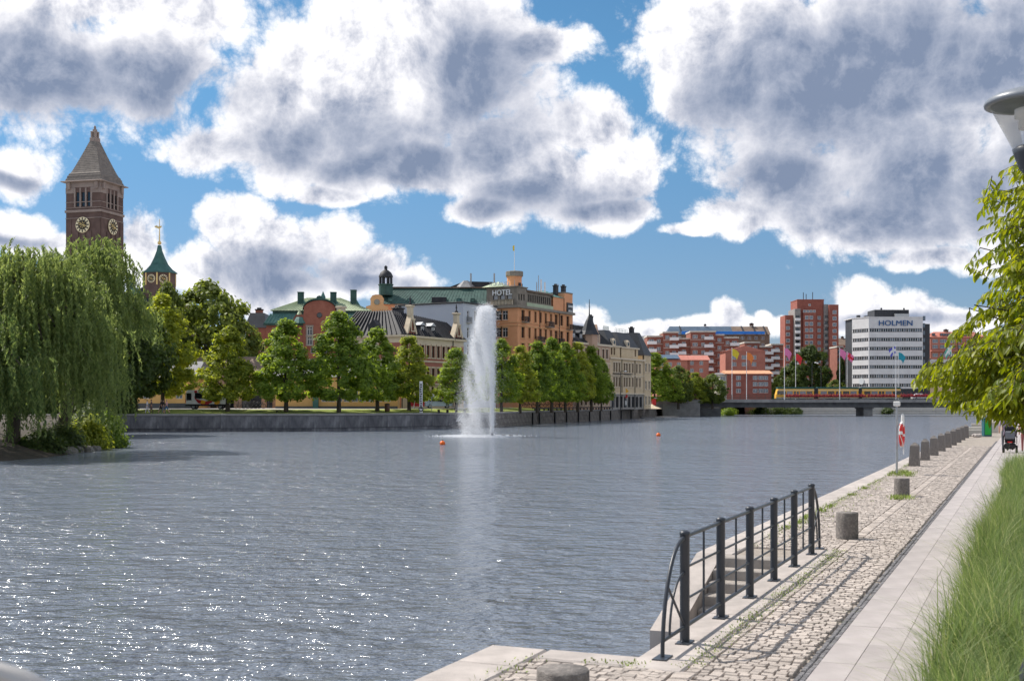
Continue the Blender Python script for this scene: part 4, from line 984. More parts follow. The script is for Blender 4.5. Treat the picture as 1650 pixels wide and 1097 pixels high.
b = MB(); b.lathe([(2.2, qz(539.5, tx)), (1.7, qz(533, tx)), (.75, qz(516, tx)), (.15, qz(508, tx)), (.05, qz(482, tx))], 8, (tx, .2, 0), smooth=False); b.build('turret_roof', M['roof_navy'], tu)
for px in (928.5, 940): dormer(q_, l4.t(px) - t_a, .6, zq + .3, 1.6, 1.8, 2.5, 'roof_navy', 'roof_navy', glass='glass_pale')
for px in (927, 936): chimney(q_, l4.t(px) - t_a, 5, qz(522, 4), 1.3, 1.2, 'rust_brick')
chimney(q_, l4.t(967) - t_a, 2.2, qz(534, 12), .9, 3.2, 'roof_black')
b = MB(); x = l4.t(961.5) - t_a; b.extr([(x - 1.5, -.1, zq), (x + 1.5, -.1, zq), (x + 1.5, -.1, zq + 1.6), (x + .6, -.1, zq + 2.6), (x, -.1, zq + 4.2), (x - .6, -.1, zq + 2.6), (x - 1.5, -.1, zq + 1.6)], (0, .8, 0)); g = b.build('gable', M['pink_beige'], q_)
link('window', window_mesh(1.0, 1.5, 'cross', 'frame_white', 'glass_pale', 'cream_trim'), g, (x, -.28, zq + .3))
n_ = empty('beige_house', (pb.x, pb.y, LZ), SA, 'cream beige four-storey house with flat-topped black mansard roofs', 'house')
NL = t_c - t_b; nz = lambda py, t=0: l4.z(py, t_b + t) - LZ; zn = nz(576)
nc = [l4.t(p) - t_b for p in (989.5, 993.5, 998, 1006, 1010, 1014.5, 1019.5, 1026, 1031)]
nr = [nz(599), nz(622.5), nz(646)]
facade(n_, (0, 0), (NL, 0), 3.3, zn, [(c, z + (0 if i < 2 else .6), .85, 2.1) for c in nc for i, z in enumerate(nr[:2])], M['beige_plaster'], 'wall', 'cross', 'frame_brown', 'glass', 'cream_trim')
facade(n_, (0, 0), (NL, 0), 0, 3.3, [(c, .4, 1.5, 2.4, 'tee') for c in spread(.5, NL - .5, 8)], M['stone_base'], 'base_wall', 'tee', 'frame_dark', 'glass')
body(n_, .02, NL - .02, .5, 11, 0, zn - .02, M['beige_plaster']); facade(n_, (0, 11), (0, 0), 0, zn, [], M['beige_plaster'])
band(n_, [(0, 0), (NL, 0)], zn - .25, zn + .1, .4, M['cream_trim']); band(n_, [(0, 0), (NL, 0)], 3.3, 3.6, .25, M['cream_trim'], 'string_course'); band(n_, [(0, 0), (NL, 0)], nr[0] - .7, nr[0] - .5, .15, M['cream_trim'], 'string_course')
# set-back top storey pavilions
for i, (pa_, pb_, ymw, py0, py1) in enumerate(((972, 1001, 557, 556, 530.5), (1003, 1030, 559.5, 559.5, 534))):
    x0, x1 = l4.t(pa_ if i else 984) - t_b, l4.t(pb_) - t_b
    if i == 0: x0 = .3
    ztop = nz(ymw, x0)
    facade(n_, (x0, .3), (x1, .3), zn + .1, ztop, [(c, zn + .7, .8, 1.5) for c in spread(x0 + .2, x1 - .2, 4 if i else 3)] if i else [(c - x0, zn + .7, .8, 1.5) for c in (x0 + 1.2, x0 + 2.6)], M['beige_plaster'], 'wall', 'cross', 'frame_brown', 'glass')
    if i:
        pass
    body(n_, x0 + .02, x1 - .02, .6, 9, zn + .1, ztop - .02, M['beige_plaster']); band(n_, [(x0, .3), (x1, .3)], ztop - .15, ztop + .15, .3, M['cream_trim'])
    zt_ = nz(py1, x0); hip_roof(n_, x0, x1, .3, 9, ztop + .15, zt_, 1.3, M['roof_navy'], .15, 'mansard', 0, 2.0)
    b = MB()
    for k in range(9): b.box((x0 + 1.3 + (x1 - x0 - 2.6) * k / 8, 2.4, zt_ + .45), (.06, .06, .9))
    for zz in (.4, .85): b.bmm((x0 + 1.3, 2.37, zt_ + zz), (x1 - 1.3, 2.43, zt_ + zz + .06))
    b.build('roof_railing', M['copper_mid'], n_)
    xo = (x0 + x1) / 2 - (1.2 if i else .6); b = MB(); b.extr([(xo - .8, .1, ztop), (xo + .8, .1, ztop), (xo + .7, .1, ztop + 1.1), (xo + .3, .1, ztop + 1.7), (xo - .3, .1, ztop + 1.7), (xo - .7, .1, ztop + 1.1)], (0, 1.6, 0)); d_ = b.build('dormer', M['cream_trim'], n_)
    b = MB(); b.lathe([(.4, -.05), (.4, .06), (.3, .07)], 12); b.build('round_window', M['glass'], d_, (xo, .1, ztop + .85), (math.pi / 2, 0, 0))
for px in (1001.5, 1022.5): b = MB(); x = l4.t(px) - t_b; b.tube([(x, -.12, .2), (x, -.12, zn)], .07, 6); b.build('downpipe', M['black_metal'], n_)
for c in nc[:3] + nc[3:6]: b = MB(); b.bmm((c - .7, -.5, nr[1] + 2.75), (c + .7, -.05, nr[1] + 2.9)); b.build('awning_ledge', M['roof_black'], n_)
pc = l4.p + l4.u * (t_c + .3)
v_ = empty('navy_roof_house', (pc.x, pc.y, LZ), SA, 'narrow house with steep dark blue roof beyond the beige house', 'house')
facade(v_, (0, 0), (4, 0), 0, 12.3, grid(spread(0, 4, 2), (1, 4.5, 8.5), .9, 1.9), M['beige_plaster'], trim='cream_trim'); body(v_, .02, 4, .4, 9, 0, 12.25, M['beige_plaster'])
hip_roof(v_, 0, 4, 0, 9, 12.3, 17.6, 1.4, M['roof_navy'], .2, 'roof', 0, 2.5); chimney(v_, 2, 4, 17.4, 1.1, 1.2, 'roof_black')

# ------------------------------------------------------------------ town hall tower
TY = 283.0
tw = empty('town_hall_tower', (X_(153, TY), TY, LZ), math.radians(-15), 'tall dark brick clock tower with steep pyramid roof', 'tower')
tz = lambda py: Z_(py, TY - 5) - LZ
TH = 4.55
def four(z0, z1, hw, m, name, front=(), right=()):
    c = [(-hw, -hw), (hw, -hw), (hw, hw), (-hw, hw)]
    for k, wn_ in enumerate((front, right, (), ())):
        facade(tw, c[k], c[(k + 1) % 4], z0, z1, wn_, M[m], name, 'plain', 'frame_dark', 'glass', depth=.5)
op = [(TH + d, tz(332), .85, tz(309) - tz(332)) for d in (-1.45, 0.0, 1.45)]
four(0, tz(350.5), TH, 'tower_brick', 'wall')
four(tz(350.5), tz(341), TH, 'tower_brick', 'wall')
four(tz(341), tz(301), TH, 'tower_brick', 'belfry_wall', op, op)
four(tz(301), tz(292.5), TH + .02, 'tower_stone', 'wall')
sq = [(-TH, TH), (-TH, -TH), (TH, -TH), (TH, TH)]
def sqband(z0, z1, out, m, name='string_course'): band(tw, sq, z0, z1, out, M[m], name)
for a, c, o in ((351.3, 350.2, .12), (341.5, 337.5, .22), (334.5, 333.6, .1), (325.3, 324.2, .08)): sqband(tz(a), tz(c), o, 'tower_stone')
for k, (x0, x1) in enumerate(((-TH, -2.15), (2.15, TH))):       # paler upper corners beside the bell openings
    b = MB(); b.bmm((x0 - .06, -TH - .09, tz(310.5)), (x1 + .06, -TH + .1, tz(301.2))); b.build('stone_facing', M['tower_stone'], tw)
    b = MB(); b.bmm((TH - .1, x0 - .05, tz(310.5)), (TH + .09, x1 + .05, tz(301.2))); b.build('stone_facing', M['tower_stone'], tw)
for d in (-1.45 * 1.5, -.725, .725, 1.45 * 1.5):               # slim piers between the openings
    b = MB(); b.bmm((d - .2, -TH - .14, tz(333)), (d + .2, -TH + .1, tz(302))); b.build('pier', M['tower_stone'], tw)
    b = MB(); b.bmm((TH - .1, d - .2, tz(333)), (TH + .14, d + .2, tz(302))); b.build('pier', M['tower_stone'], tw)
for x in (-TH + .75, TH - .75):                                # corner pilasters and recessed strips of the shaft
    for y in (-1, 1):
        b = MB(); b.bmm((x - .7, -TH - .12, 0), (x + .7, -TH + .1, tz(352))); b.build('pilaster', M['tower_brick'], tw)
        b = MB(); b.bmm((TH - .1, x - .7, 0), (TH + .12, x + .7, tz(352))); b.build('pilaster', M['tower_brick'], tw)
        break
for x in (-1.7, 0, 1.7):
    b = MB(); b.bmm((x - .45, -TH - .1, tz(376)), (x + .45, -TH + .05, tz(369 if x else 377))); b.build('niche_shadow', M['clock_dark'], tw) if False else None
    b = MB(); b.bmm((x - .5, -TH - .18, 4), (x + .5, -TH + .05, tz(372))); b.build('buttress', M['tower_brick'], tw)
    b = MB(); b.bmm((TH - .05, x - .5, 4), (TH + .18, x + .5, tz(372))); b.build('buttress', M['tower_brick'], tw)
for x in (-TH + .9, TH - .9):
    b = MB(); b.bmm((x - .4, -TH - .5, tz(304)), (x + .4, -TH, tz(293))); b.build('bracket', M['tower_stone'], tw)
    b = MB(); b.bmm((TH, x - .4, tz(304)), (TH + .5, x + .4, tz(293))); b.build('bracket', M['tower_stone'], tw)
b = MB(); b.bmm((-TH - .9, -TH - .9, tz(292.4)), (TH + .9, TH + .9, tz(290.6)), 0, .1); b.build('cornice', M['tower_stone'], tw)
r2 = math.sqrt(2)
prof = []
steps = [(4.75, 290.5), (4.55, 286), (4.45, 285.4), (4.35, 281), (4.2, 280.4), (4.1, 277.5), (3.95, 276.8)]
for hw, py in steps: prof.append((hw * r2, tz(py)))
N = 17
for k in range(N + 1):
    f = k / N; hw = 3.85 - (3.85 - .95) * f ** .93; py = 276 - (276 - 222.5) * f
    prof.append((hw * r2, tz(py))); prof.append(((hw - .07) * r2, tz(py) + .12))
b = MB(); b.lathe(prof, 4, (0, 0, 0), smooth=False, a0=math.pi / 4); b.build('roof', M['tower_roof'], tw)
b = MB(); b.box((0, 0, tz(219.5)), (1.7, 1.7, 1.3), 0, 0, .06)
for sx in (-1, 1):
    for sy in (-1, 1): b.box((sx * .48, sy * .48, tz(212)), (.42, .42, 1.9), 0, 0, .05)
b.box((0, 0, tz(212)), (.8, .8, 1.7)); b.box((0, 0, tz(205.6)), (1.45, 1.45, .3), 0, 0, .05); b.box((0, 0, tz(203.3)), (.75, .75, .7), 0, 0, .05); b.box((0, 0, tz(200.5)), (.4, .4, .8), 0, 0, .05); b.lathe([(.2, 0), (.28, .2), (.05, .6)], 8, (0, 0, tz(198.6))); b.build('finial', M['tower_stone'], tw)
def clock(parent, loc, rot, r, hour=1.9):
    c = MB(); c.lathe([(r, 0), (r, .12), (r * .96, .16), (r * .6, .16)], 32, smooth=False); co = c.build('clock_face', M['clock_cream'], parent, loc, rot)
    c = MB(); c.lathe([(r * .62, .0), (r * .62, .2)], 28, smooth=False); c.build('dial_centre', M['clock_dark'], co)
    for k in range(12):
        a = k * math.pi / 6; c = MB(); c.box((r * .79 * math.cos(a), r * .79 * math.sin(a), .175), (r * .26, r * .15, .06), a); c.build('numeral', M['clock_dark'], co)
    for k in range(8):
        a = k * math.pi / 4; c = MB(); c.box((r * .32 * math.cos(a), r * .32 * math.sin(a), .21), (r * .34, r * .05, .03), a); c.build('dial_ornament', M['gold'], co)
    for L, a, wd in ((.55, math.pi / 2 - hour, .09), (.8, math.pi / 2 - 5.2, .06)):
        c = MB(); c.box((r * L / 2 * math.cos(a), r * L / 2 * math.sin(a), .26), (r * L, r * wd, .04), a); c.build('hand', M['gold'], co)
clock(tw, (0, -TH - .19, tz(362)), (math.pi / 2, 0, 0), 1.82)
clock(tw, (TH + .19, 0, tz(362)), (math.pi / 2, 0, math.pi / 2), 1.82)

# ------------------------------------------------------------------ town hall block with the green clock spire
SY = 272.0
th = empty('town_hall', (X_(257, SY), SY, LZ), math.radians(-15), 'town hall block with green copper clock spire and gilded weathervane', 'town hall')
sz = lambda py: Z_(py, SY) - LZ
body(th, -9.5, 5, -5, 7, 0, sz(492), M['tower_brick']); hip_roof(th, -9.5, 5, -5, 7, sz(492), sz(461), 5, M['roof_navy'], .4)
facade(th, (-9.5, -5.01), (5, -5.01), 0, sz(492), grid(spread(0, 14.5, 5), (3, 8, 13, 18), 1.2, 2.2), M['tower_brick'])
b = MB(); b.lathe([(3.4 * 1.05, sz(492)), (3.4 * 1.05, sz(441))], 8, (0, 0, 0), smooth=False, a0=math.pi / 8); dr = b.build('clock_drum', M['tower_brick'], th)
for k in range(8): a = math.pi / 8 + k * math.pi / 4; b = MB(); b.box((3.5 * math.cos(a), 3.5 * math.sin(a), sz(451)), (.3, .3, 2.7), a); b.build('corner_strip', M['gold'], dr)
b = MB(); b.lathe([(3.95, sz(441)), (3.95, sz(440)), (2.9, sz(434.5)), (2.0, sz(427)), (1.25, sz(416)), (.62, sz(404)), (.4, sz(395.5))], 8, (0, 0, 0), smooth=False, a0=math.pi / 8); sp = b.build('spire', M['spire_copper'], th)
b = MB(); b.ball((0, 0, sz(391.5)), .45); b.tube([(0, 0, sz(391)), (0, 0, sz(353))], [.16, .06], 6); b.build('gilded_rod', M['gold'], sp)
b = MB(); b.extr([(-.1, 0, sz(369)), (-1.2, 0, sz(366)), (-1.3, 0, sz(364.5)), (-.7, 0, sz(363)), (-.3, 0, sz(365)), (.5, 0, sz(364)), (.5, 0, sz(366))], (0, .08, 0)); b.build('weathervane', M['gold'], sp)
clock(dr, (3.32 * math.cos(math.radians(-90)), 3.32 * math.sin(math.radians(-90)), sz(451)), (math.pi / 2, 0, 0), .95)
clock(dr, (3.32 * math.cos(math.radians(-45)), 3.32 * math.sin(math.radians(-45)), sz(451)), (math.pi / 2, 0, math.radians(45)), .95)
b = MB(); b.lathe([(1.1, sz(476)), (1.1, sz(470)), (.9, sz(467.5)), (.5, sz(465.8)), (.03, sz(465))], 10, (-3.6, -4, 0)); b.build('small_dome', M['copper_mid'], th)
chimney(th, X_(207, SY) - X_(257, SY), -.5, sz(474), 1.4, 4.0, 'copper_dark')

# ------------------------------------------------------------------ Holmen office block
HY_ = 400.0
ho = empty('office_block', (X_(1400, HY_), HY_, LZ), 0, 'white office block with dark window bands and blue roof lettering', 'office')
oz = lambda py: Z_(py, HY_) - LZ; ox = lambda px, Y=HY_: X_(px, Y) - X_(1400, HY_)
OW = ox(1487); OL = (ox(1373, 406), 6.0)
ztop = oz(511.5)
bands = [(534.6, 529.3), (549.5, 544.3), (564, 559), (579.2, 573.8), (593.5, 588.5), (608.7, 603.3), (622.8, 618)]
def band_windows(L, n, dens):
    out = []
    for lo, hi in bands: out += [(x, oz(lo) + .04, L / n - .14, oz(hi) - oz(lo) - .08, 'plain') for x in spread(.25, L - .25, n)]
    return out
facade(ho, (0, 0), (OW, 0), oz(626), ztop, band_windows(OW, 23, 1), M['holmen_panel'], 'wall', 'plain', 'holmen_frame', 'glass', depth=.3, glass_alt='glass_pale')
LL = math.hypot(*OL)
facade(ho, OL, (0, 0), oz(626), ztop, band_windows(LL, 9, 1), M['holmen_panel'], 'wall', 'plain', 'holmen_frame', 'glass', depth=.3, glass_alt='glass_pale')
for lo, hi in bands:                                           # dark strips that join the windows of each storey
    for (p, q) in (((0, 0), (OW, 0)), (OL, (0, 0))):
        pv, qv = Vector(p), Vector(q); u = (qv - pv).normalized(); n = Vector((u.y, -u.x))
        for zz in (oz(lo) - .06, oz(hi) - .04):
            b = MB(); a = pv + u * .12 + n * .03; c = qv - u * .12 + n * .03
            b.add([(*a, zz), (*c, zz), (*c, zz + .1), (*a, zz + .1), (*(a - n * .1), zz), (*(c - n * .1), zz), (*(c - n * .1), zz + .1), (*(a - n * .1), zz + .1)], [[0, 1, 2, 3], [3, 2, 6, 7], [4, 5, 1, 0]]); b.build('window_rail', M['holmen_frame'], ho)
facade(ho, (0, .3), (OW, .3), 0, oz(626), grid(spread(0, OW, 8), (1.0,), 2.2, 2.6, 'tee'), M['charcoal'], 'base_wall', 'tee', 'frame_dark', 'glass')
facade(ho, (OL[0], OL[1] + .3), (0, .3), 0, oz(626), [], M['charcoal'], 'base_wall')
b = MB(); b.prism([(.3, .6), (OW - .1, .6), (OW - .1, 16), (OL[0] + .5, 16), (OL[0] + .5, OL[1] + .3)], 0, ztop - .1); b.build('core', M['charcoal'], ho)
b = MB(); b.prism([(-.08, -.12), (OW, -.12), (OW, 16.3), (OL[0] - .1, 16.3), (OL[0] - .1, OL[1] - .08)], ztop - .002, ztop + .25); b.build('roof_edge', M['holmen_panel'], ho)
b = MB(); b.bmm((ox(1415), 4, ztop + .2), (ox(1471), 12, oz(497.5)), 0, .1); rb = b.build('plant_room', M['charcoal'], ho)
for k in range(22): b = MB(); x = ox(1416) + k * .52; b.bmm((x, 3.93, ztop + .4), (x + .2, 4.02, oz(498.5))); b.build('slat', M['roof_navy'], rb)
b = MB(); b.bmm((ox(1446), 2.5, ztop + .3), (ox(1469), 3.6, oz(504.5)), 0, .05); b.build('cooling_unit', M['galvanised'], ho)
for px, py in ((1391, 506), (1403, 507)): b = MB(); b.bmm((ox(px) - .5, 5, ztop + .2), (ox(px) + .5, 6.4, oz(py))); b.build('vent', M['charcoal'], ho)
for px, py in ((1429, 495.2), (1466, 495.2)): b = MB(); b.tube([(ox(px), 6, oz(498)), (ox(px), 6, oz(py))], .08, 5); b.ball((ox(px), 6, oz(py)), .35, 8, 5); b.build('antenna', M['charcoal'], ho)
text('HOLMEN', 2.5, 'letter_blue', ho, (ox(1443), -.2, oz(524.6)), (math.pi / 2, 0, 0), .12, sx=1.12, bold=.0)
b = MB(); b.lathe([(1.1, 0), (1.1, .05)], 14); b.build('wall_emblem', M['letter_grey'], ho, (ox(1388.5, 402), 2.4, oz(614)), (math.pi / 2, 0, math.radians(-55)))
b = MB(); b.bmm((OW + .02, 1.0, 0), (ox(1500), 12, oz(521.5))); so = b.build('stair_tower', M['charcoal'], ho)
for k in range(10): link('window', window_mesh(.8, 1.5, 'plain', 'frame_dark', 'glass_pale'), so, (OW + .75, .78, oz(619) + k * 2.4 - .5))

# ------------------------------------------------------------------ red brick tower block
def plain_block(name, label, px0, px1, Y, ytop, z_base, wall, cols, rows, w, h, style='tee', frame='frame_white', glass='glass_blind', roof='roof_grey', depth_=12.0, rot=0.0, cat='apartment block', skip=()):
    o = empty(name, (X_(px0, Y), Y, LZ), rot, label, cat); W_ = X_(px1, Y) - X_(px0, Y); zt_ = Z_(ytop, Y) - LZ
    wn_ = [(X_(c, Y) - X_(px0, Y), Z_(r, Y) - LZ, w, h) for c in cols for r in rows]
    facade(o, (0, 0), (W_, 0), 0, zt_, wn_, M[wall], 'wall', style, frame, glass)
    body(o, .02, W_ - .02, .5, depth_, 0, zt_ - .04, M[wall])
    b = MB(); b.bmm((-.12, -.15, zt_), (W_ + .12, depth_ + .1, zt_ + .3), 0, .05); b.build('roof_edge', M[roof], o)
    return o, W_, zt_
TB = 480
rows12 = [515 + 10.05 * k for k in range(12)]
tb, W_, zt_ = plain_block('tower_block', 'tall red brick apartment tower with three staggered blocks', 1285, 1327.5, TB, 483.5, 0, 'brick_red', (1299, 1306.3, 1320), rows12, 1.35, 1.5, 'plain', 'frame_white', 'glass_pale', 'brick_red')
zx = lambda py: Z_(py, TB) - LZ; xx = lambda px: X_(px, TB) - X_(1285, TB)
b = MB(); b.bmm((xx(1293.5), -.9, 0), (xx(1314.5), -.02, zx(499.5))); b.build('front_bay', M['brick_red'], tb)
for k in range(4): link('window', window_mesh(1.1, 1.0, 'plain', 'frame_white', 'glass_pale'), tb, (xx(1295.5 + 5.2 * k), -1.14, zx(503.8)))
for r in rows12:
    for px in (1299, 1306.3): link('window', window_mesh(1.35, 1.5, 'plain', 'frame_white', 'glass_pale'), tb, (xx(px), -1.14, zx(r)))
for p0, p1, yt, yoff, m in ((1333.5, 1348.5, 491.5, -2.5, 'brick_red'), (1326.9, 1333.9, 490.5, -.8, 'concrete'), (1266, 1281, 507.5, 1.0, 'brick_red'), (1279.5, 1288.5, 498, -1.4, 'concrete')):
    b = MB(); b.bmm((xx(p0), yoff, 0), (xx(p1), 10, zx(yt)), 0, .05); wb = b.build('side_block', M[m], tb)
    if m == 'brick_red':
        cx_ = (p0 + p1) / 2 + (1 if p0 > 1300 else -3)
        for r in rows12: link('window', window_mesh(1.5, 1.4, 'plain', 'frame_white', 'glass_pale'), wb, (xx(cx_), yoff - .22, zx(r - (8.5 if p0 > 1300 else -6))))
    else:
        for r in rows12:
            bb = MB(); bb.bmm((xx(p0) + .1, yoff - .5, zx(r + 2)), (xx(p1) - .1, yoff - .02, zx(r + 2) + 1.0), 0, .03); bb.build('balcony', M['white_paint'] if p0 < 1300 else M['concrete'], wb)
            bb = MB(); bb.bmm((xx(p0) + .35, yoff - .04, zx(r + 2) + 1.05), (xx(p1) - .35, yoff + .02, zx(r + 2) + 2.1)); bb.build('balcony_opening', M['glass'], wb)
for px, py in ((1297.5, 470), (1302, 472.5), (1312.5, 469.5)): b = MB(); b.bmm((xx(px) - .12, 3, zt_), (xx(px) + .12, 3.2, zx(py))); b.build('antenna', M['charcoal'], tb)
link('window', window_mesh(.9, .8, 'plain', 'frame_white', 'glass_pale'), tb, (xx(1304.5), -.24, zx(493)))

# ------------------------------------------------------------------ apartment houses beyond the bridge
def stepped_block(name, label, segs, Y, wall, rowpitch, w, h, nrows, ncol=None, depth_=10):
    """segs: (px0, px1, ytop, offset towards the viewer)"""
    px00 = segs[0][0]; o = empty(name, (X_(px00, Y), Y, LZ), 0, label, 'apartment block')
    for i, (a, c, yt, off) in enumerate(segs):
        x0, x1 = X_(a, Y) - X_(px00, Y), X_(c, Y) - X_(px00, Y); zt_ = Z_(yt, Y) - LZ; n = max(1, round((x1 - x0) / 3.2))
        wn_ = [(x, zt_ - .8 - h - rowpitch * r, w * (1.35 if (k + r * 0 + i) % 3 == 0 else 1), h) for k, x in enumerate(spread(.2, x1 - x0 - .2, n)) for r in range(nrows)]
        facade(o, (x0, -off), (x1, -off), 0, zt_, wn_, M[wall], 'wall', 'tee', 'frame_white', 'glass_pale')
        b = MB(); b.bmm((x0 + .01, -off + .45, 0), (x1 - .01, depth_, zt_ - .03)); b.quad((x0, -off, 0), (x0, -off, zt_), (x0, 8, zt_), (x0, 8, 0)); b.quad((x1, -off, 0), (x1, 8, 0), (x1, 8, zt_), (x1, -off, zt_)); b.build('side_wall', M[wall], o)
        b = MB(); b.bmm((x0 - .2, -off - .3, zt_), (x1 + .2, depth_, zt_ + .55), 0, .06); b.build('roof_edge', M['concrete_pale'], o)
        if (c - a) > 14:
            for r in range(nrows):
                xm = x0 + (x1 - x0) * (.72 if i % 2 else .3); b = MB(); b.bmm((xm - 1.6, -off - 1.1, zt_ - 1.3 - h - rowpitch * r), (xm + 1.6, -off - .01, zt_ - .2 - h - rowpitch * r), 0, .04); b.build('balcony', M['white_paint'], o)
        for r in range(nrows): b = MB(); zz = zt_ - .95 - h - rowpitch * r - .35; b.bmm((x0 + .03, -off - .05, zz), (x1 - .03, -off + .05, zz + .18)); b.build('string_course', M['concrete_pale'], o)
    return o
stepped_block('brick_flats', 'stepped red brick flats with white roof edges and balconies', [(1043, 1068, 543, 0), (1068, 1092, 537, 1.2), (1092, 1112, 547, 0), (1112, 1152, 536, 1.2), (1152, 1166, 541, .4), (1166, 1190, 545.5, 0)], 430, 'brick_brown', 2.75, 1.35, 1.3, 5)
stepped_block('brick_flats', 'lower stepped brick flats with white bands left of the tower block', [(1200, 1224, 553, 0), (1224, 1243, 560, .8), (1243, 1262, 556, 0)], 450, 'brick_brown', 2.75, 1.3, 1.3, 5)
stepped_block('brick_flats', 'brick flats with white balconies squeezed against the office block', [(1349, 1358, 560, 0), (1358, 1374, 566, .8)], 430, 'brick_brown', 2.75, 1.2, 1.3, 5)
# long building under repair with blue sheeting
LY = 520
lo_ = empty('long_house', (X_(1075, LY), LY, LZ), .02, 'long hilltop house under repair with blue sheeting along its roof', 'house')
lx = lambda px: X_(px, LY) - X_(1075, LY); lz = lambda py: Z_(py, LY) - LZ
facade(lo_, (0, 0), (lx(1241), 0), 0, lz(539), grid([lx(p) for p in (1095, 1110, 1125, 1140, 1155, 1170, 1185, 1197, 1208, 1219, 1230)], (lz(547), lz(558)), 1.5, 1.4), M['roof_brown'], 'wall', 'tee', 'frame_white', 'glass_pale'); body(lo_, .02, lx(1241) - .02, .5, 11, 0, lz(539) - .03, M['roof_brown'])
xm = lx(1182)
for a, c, m in ((-.3, xm, 'roof_slate_blue'), (xm + .02, lx(1241) + .3, 'roof_brown')):
    b = MB(); b.add([(a, -.5, lz(539)), (c, -.5, lz(539)), (c, 5.5, lz(524.5)), (a + (2.2 if a < 0 else 0), 5.5, lz(524.5)), (a, 11.5, lz(539)), (c, 11.5, lz(539))], [[0, 1, 2, 3], [5, 4, 3, 2], [4, 0, 3], [1, 5, 2]]); b.build('roof', M[m], lo_)
b = MB(); b.bmm((lx(1098), -1.3, lz(538.6)), (lx(1232), -.7, lz(534.0)), 0, .05); b.build('blue_sheeting', M['tarp_blue'], lo_)
for p in (1098, 1199, 1218, 1235): b = MB(); b.add([(lx(p) - .25, -.6, lz(538)), (lx(p) + .25, -.6, lz(538)), (lx(p) + .25, 5.4, lz(524.2)), (lx(p) - .25, 5.4, lz(524.2)), (lx(p) - .25, -.6, lz(537)), (lx(p) + .25, -.6, lz(537)), (lx(p) + .25, 5.4, lz(523.6)), (lx(p) - .25, 5.4, lz(523.6))], [[4, 5, 6, 7], [0, 1, 5, 4], [1, 2, 6, 5], [3, 0, 4, 7]]); b.build('scaffold_strip', M['frame_dark'], lo_)
chimney(lo_, lx(1216), 5.5, lz(524), 1.6, .9, 'roof_brown'); chimney(lo_, lx(1140), 5.5, lz(524), .9, .5, 'roof_black')
# red-roofed houses near the bridge
def red_house(label, px0, px1, Y, yeave, yridge, wall, roof, axis, cols, rows, w=1.2, h=1.3, rot=0, depth_=11, side=True):
    o = empty('red_house', (X_(px0, Y), Y, LZ), rot, label, 'house'); W_ = X_(px1, Y) - X_(px0, Y); ze_, zr_ = Z_(yeave, Y) - LZ, Z_(yridge, Y) - LZ
    facade(o, (0, 0), (W_, 0), 0, ze_, [(X_(c, Y) - X_(px0, Y), Z_(r, Y) - LZ, w, h) for c in cols for r in rows], M[wall], 'wall', 'tee', 'frame_white', 'glass_pale')
    b = MB(); b.bmm((.02, .45, 0), (W_ - .02, depth_, ze_ - .03)); b.quad((0, 0, 0), (0, 0, ze_), (0, depth_, ze_), (0, depth_, 0)); b.quad((W_, 0, 0), (W_, depth_, 0), (W_, depth_, ze_), (W_, 0, ze_)); b.build('side_wall', M[wall], o)
    if axis == 'y': b = MB(); b.add([(0, 0, ze_ - .01), (W_, 0, ze_ - .01), (W_ / 2, 0, zr_ - .1)], [[0, 1, 2]]); b.build('gable', M[wall], o)
    gable_roof(o, 0, W_, 0.06 if axis == 'x' else .4, depth_, ze_, zr_, M[roof], .5, axis=axis)
    return o
a1 = red_house('low red house with solar panels on its red roof', 1058, 1108, 392, 580, 571, 'red_plaster', 'roof_red', 'x', (1066, 1080, 1094), (590, 600), rot=.02)
b = MB(); b.add([(1, -.4, Z_(579.5, 392) - LZ + .35), (7.5, -.4, Z_(579.5, 392) - LZ + .35), (7.5, 4.6, Z_(572, 392) - LZ + .3), (1, 4.6, Z_(572, 392) - LZ + .3)], [[0, 1, 2, 3]]); b.build('solar_panel', M['roof_slate_blue'], a1)
red_house('red house with red roof beside the solar-panel house', 1108, 1142, 394, 580, 571.5, 'red_plaster', 'roof_red', 'x', (1115, 1130), (588, 600), rot=.0)
red_house('tall brick-red house with broad low gable facing the river', 1169, 1233, 405, 566, 556.5, 'red_plaster', 'roof_red', 'y', (1183, 1199, 1215), (579, 590), 1.6, 1.4)
red_house('brick-red house with orange tiled roof beside the bridge end', 1172, 1243, 372, 602, 596, 'brick_red', 'roof_tile_orange', 'x', (1190, 1217, 1226, 1234), (612, 622, 633), 1.5, 1.3)
gb = red_house('pale balcony-fronted part of the house by the bridge', 1160, 1172, 373, 603, 600, 'concrete_pale', 'roof_grey', 'x', (1165,), (613, 623, 633), 1.6, 1.3)
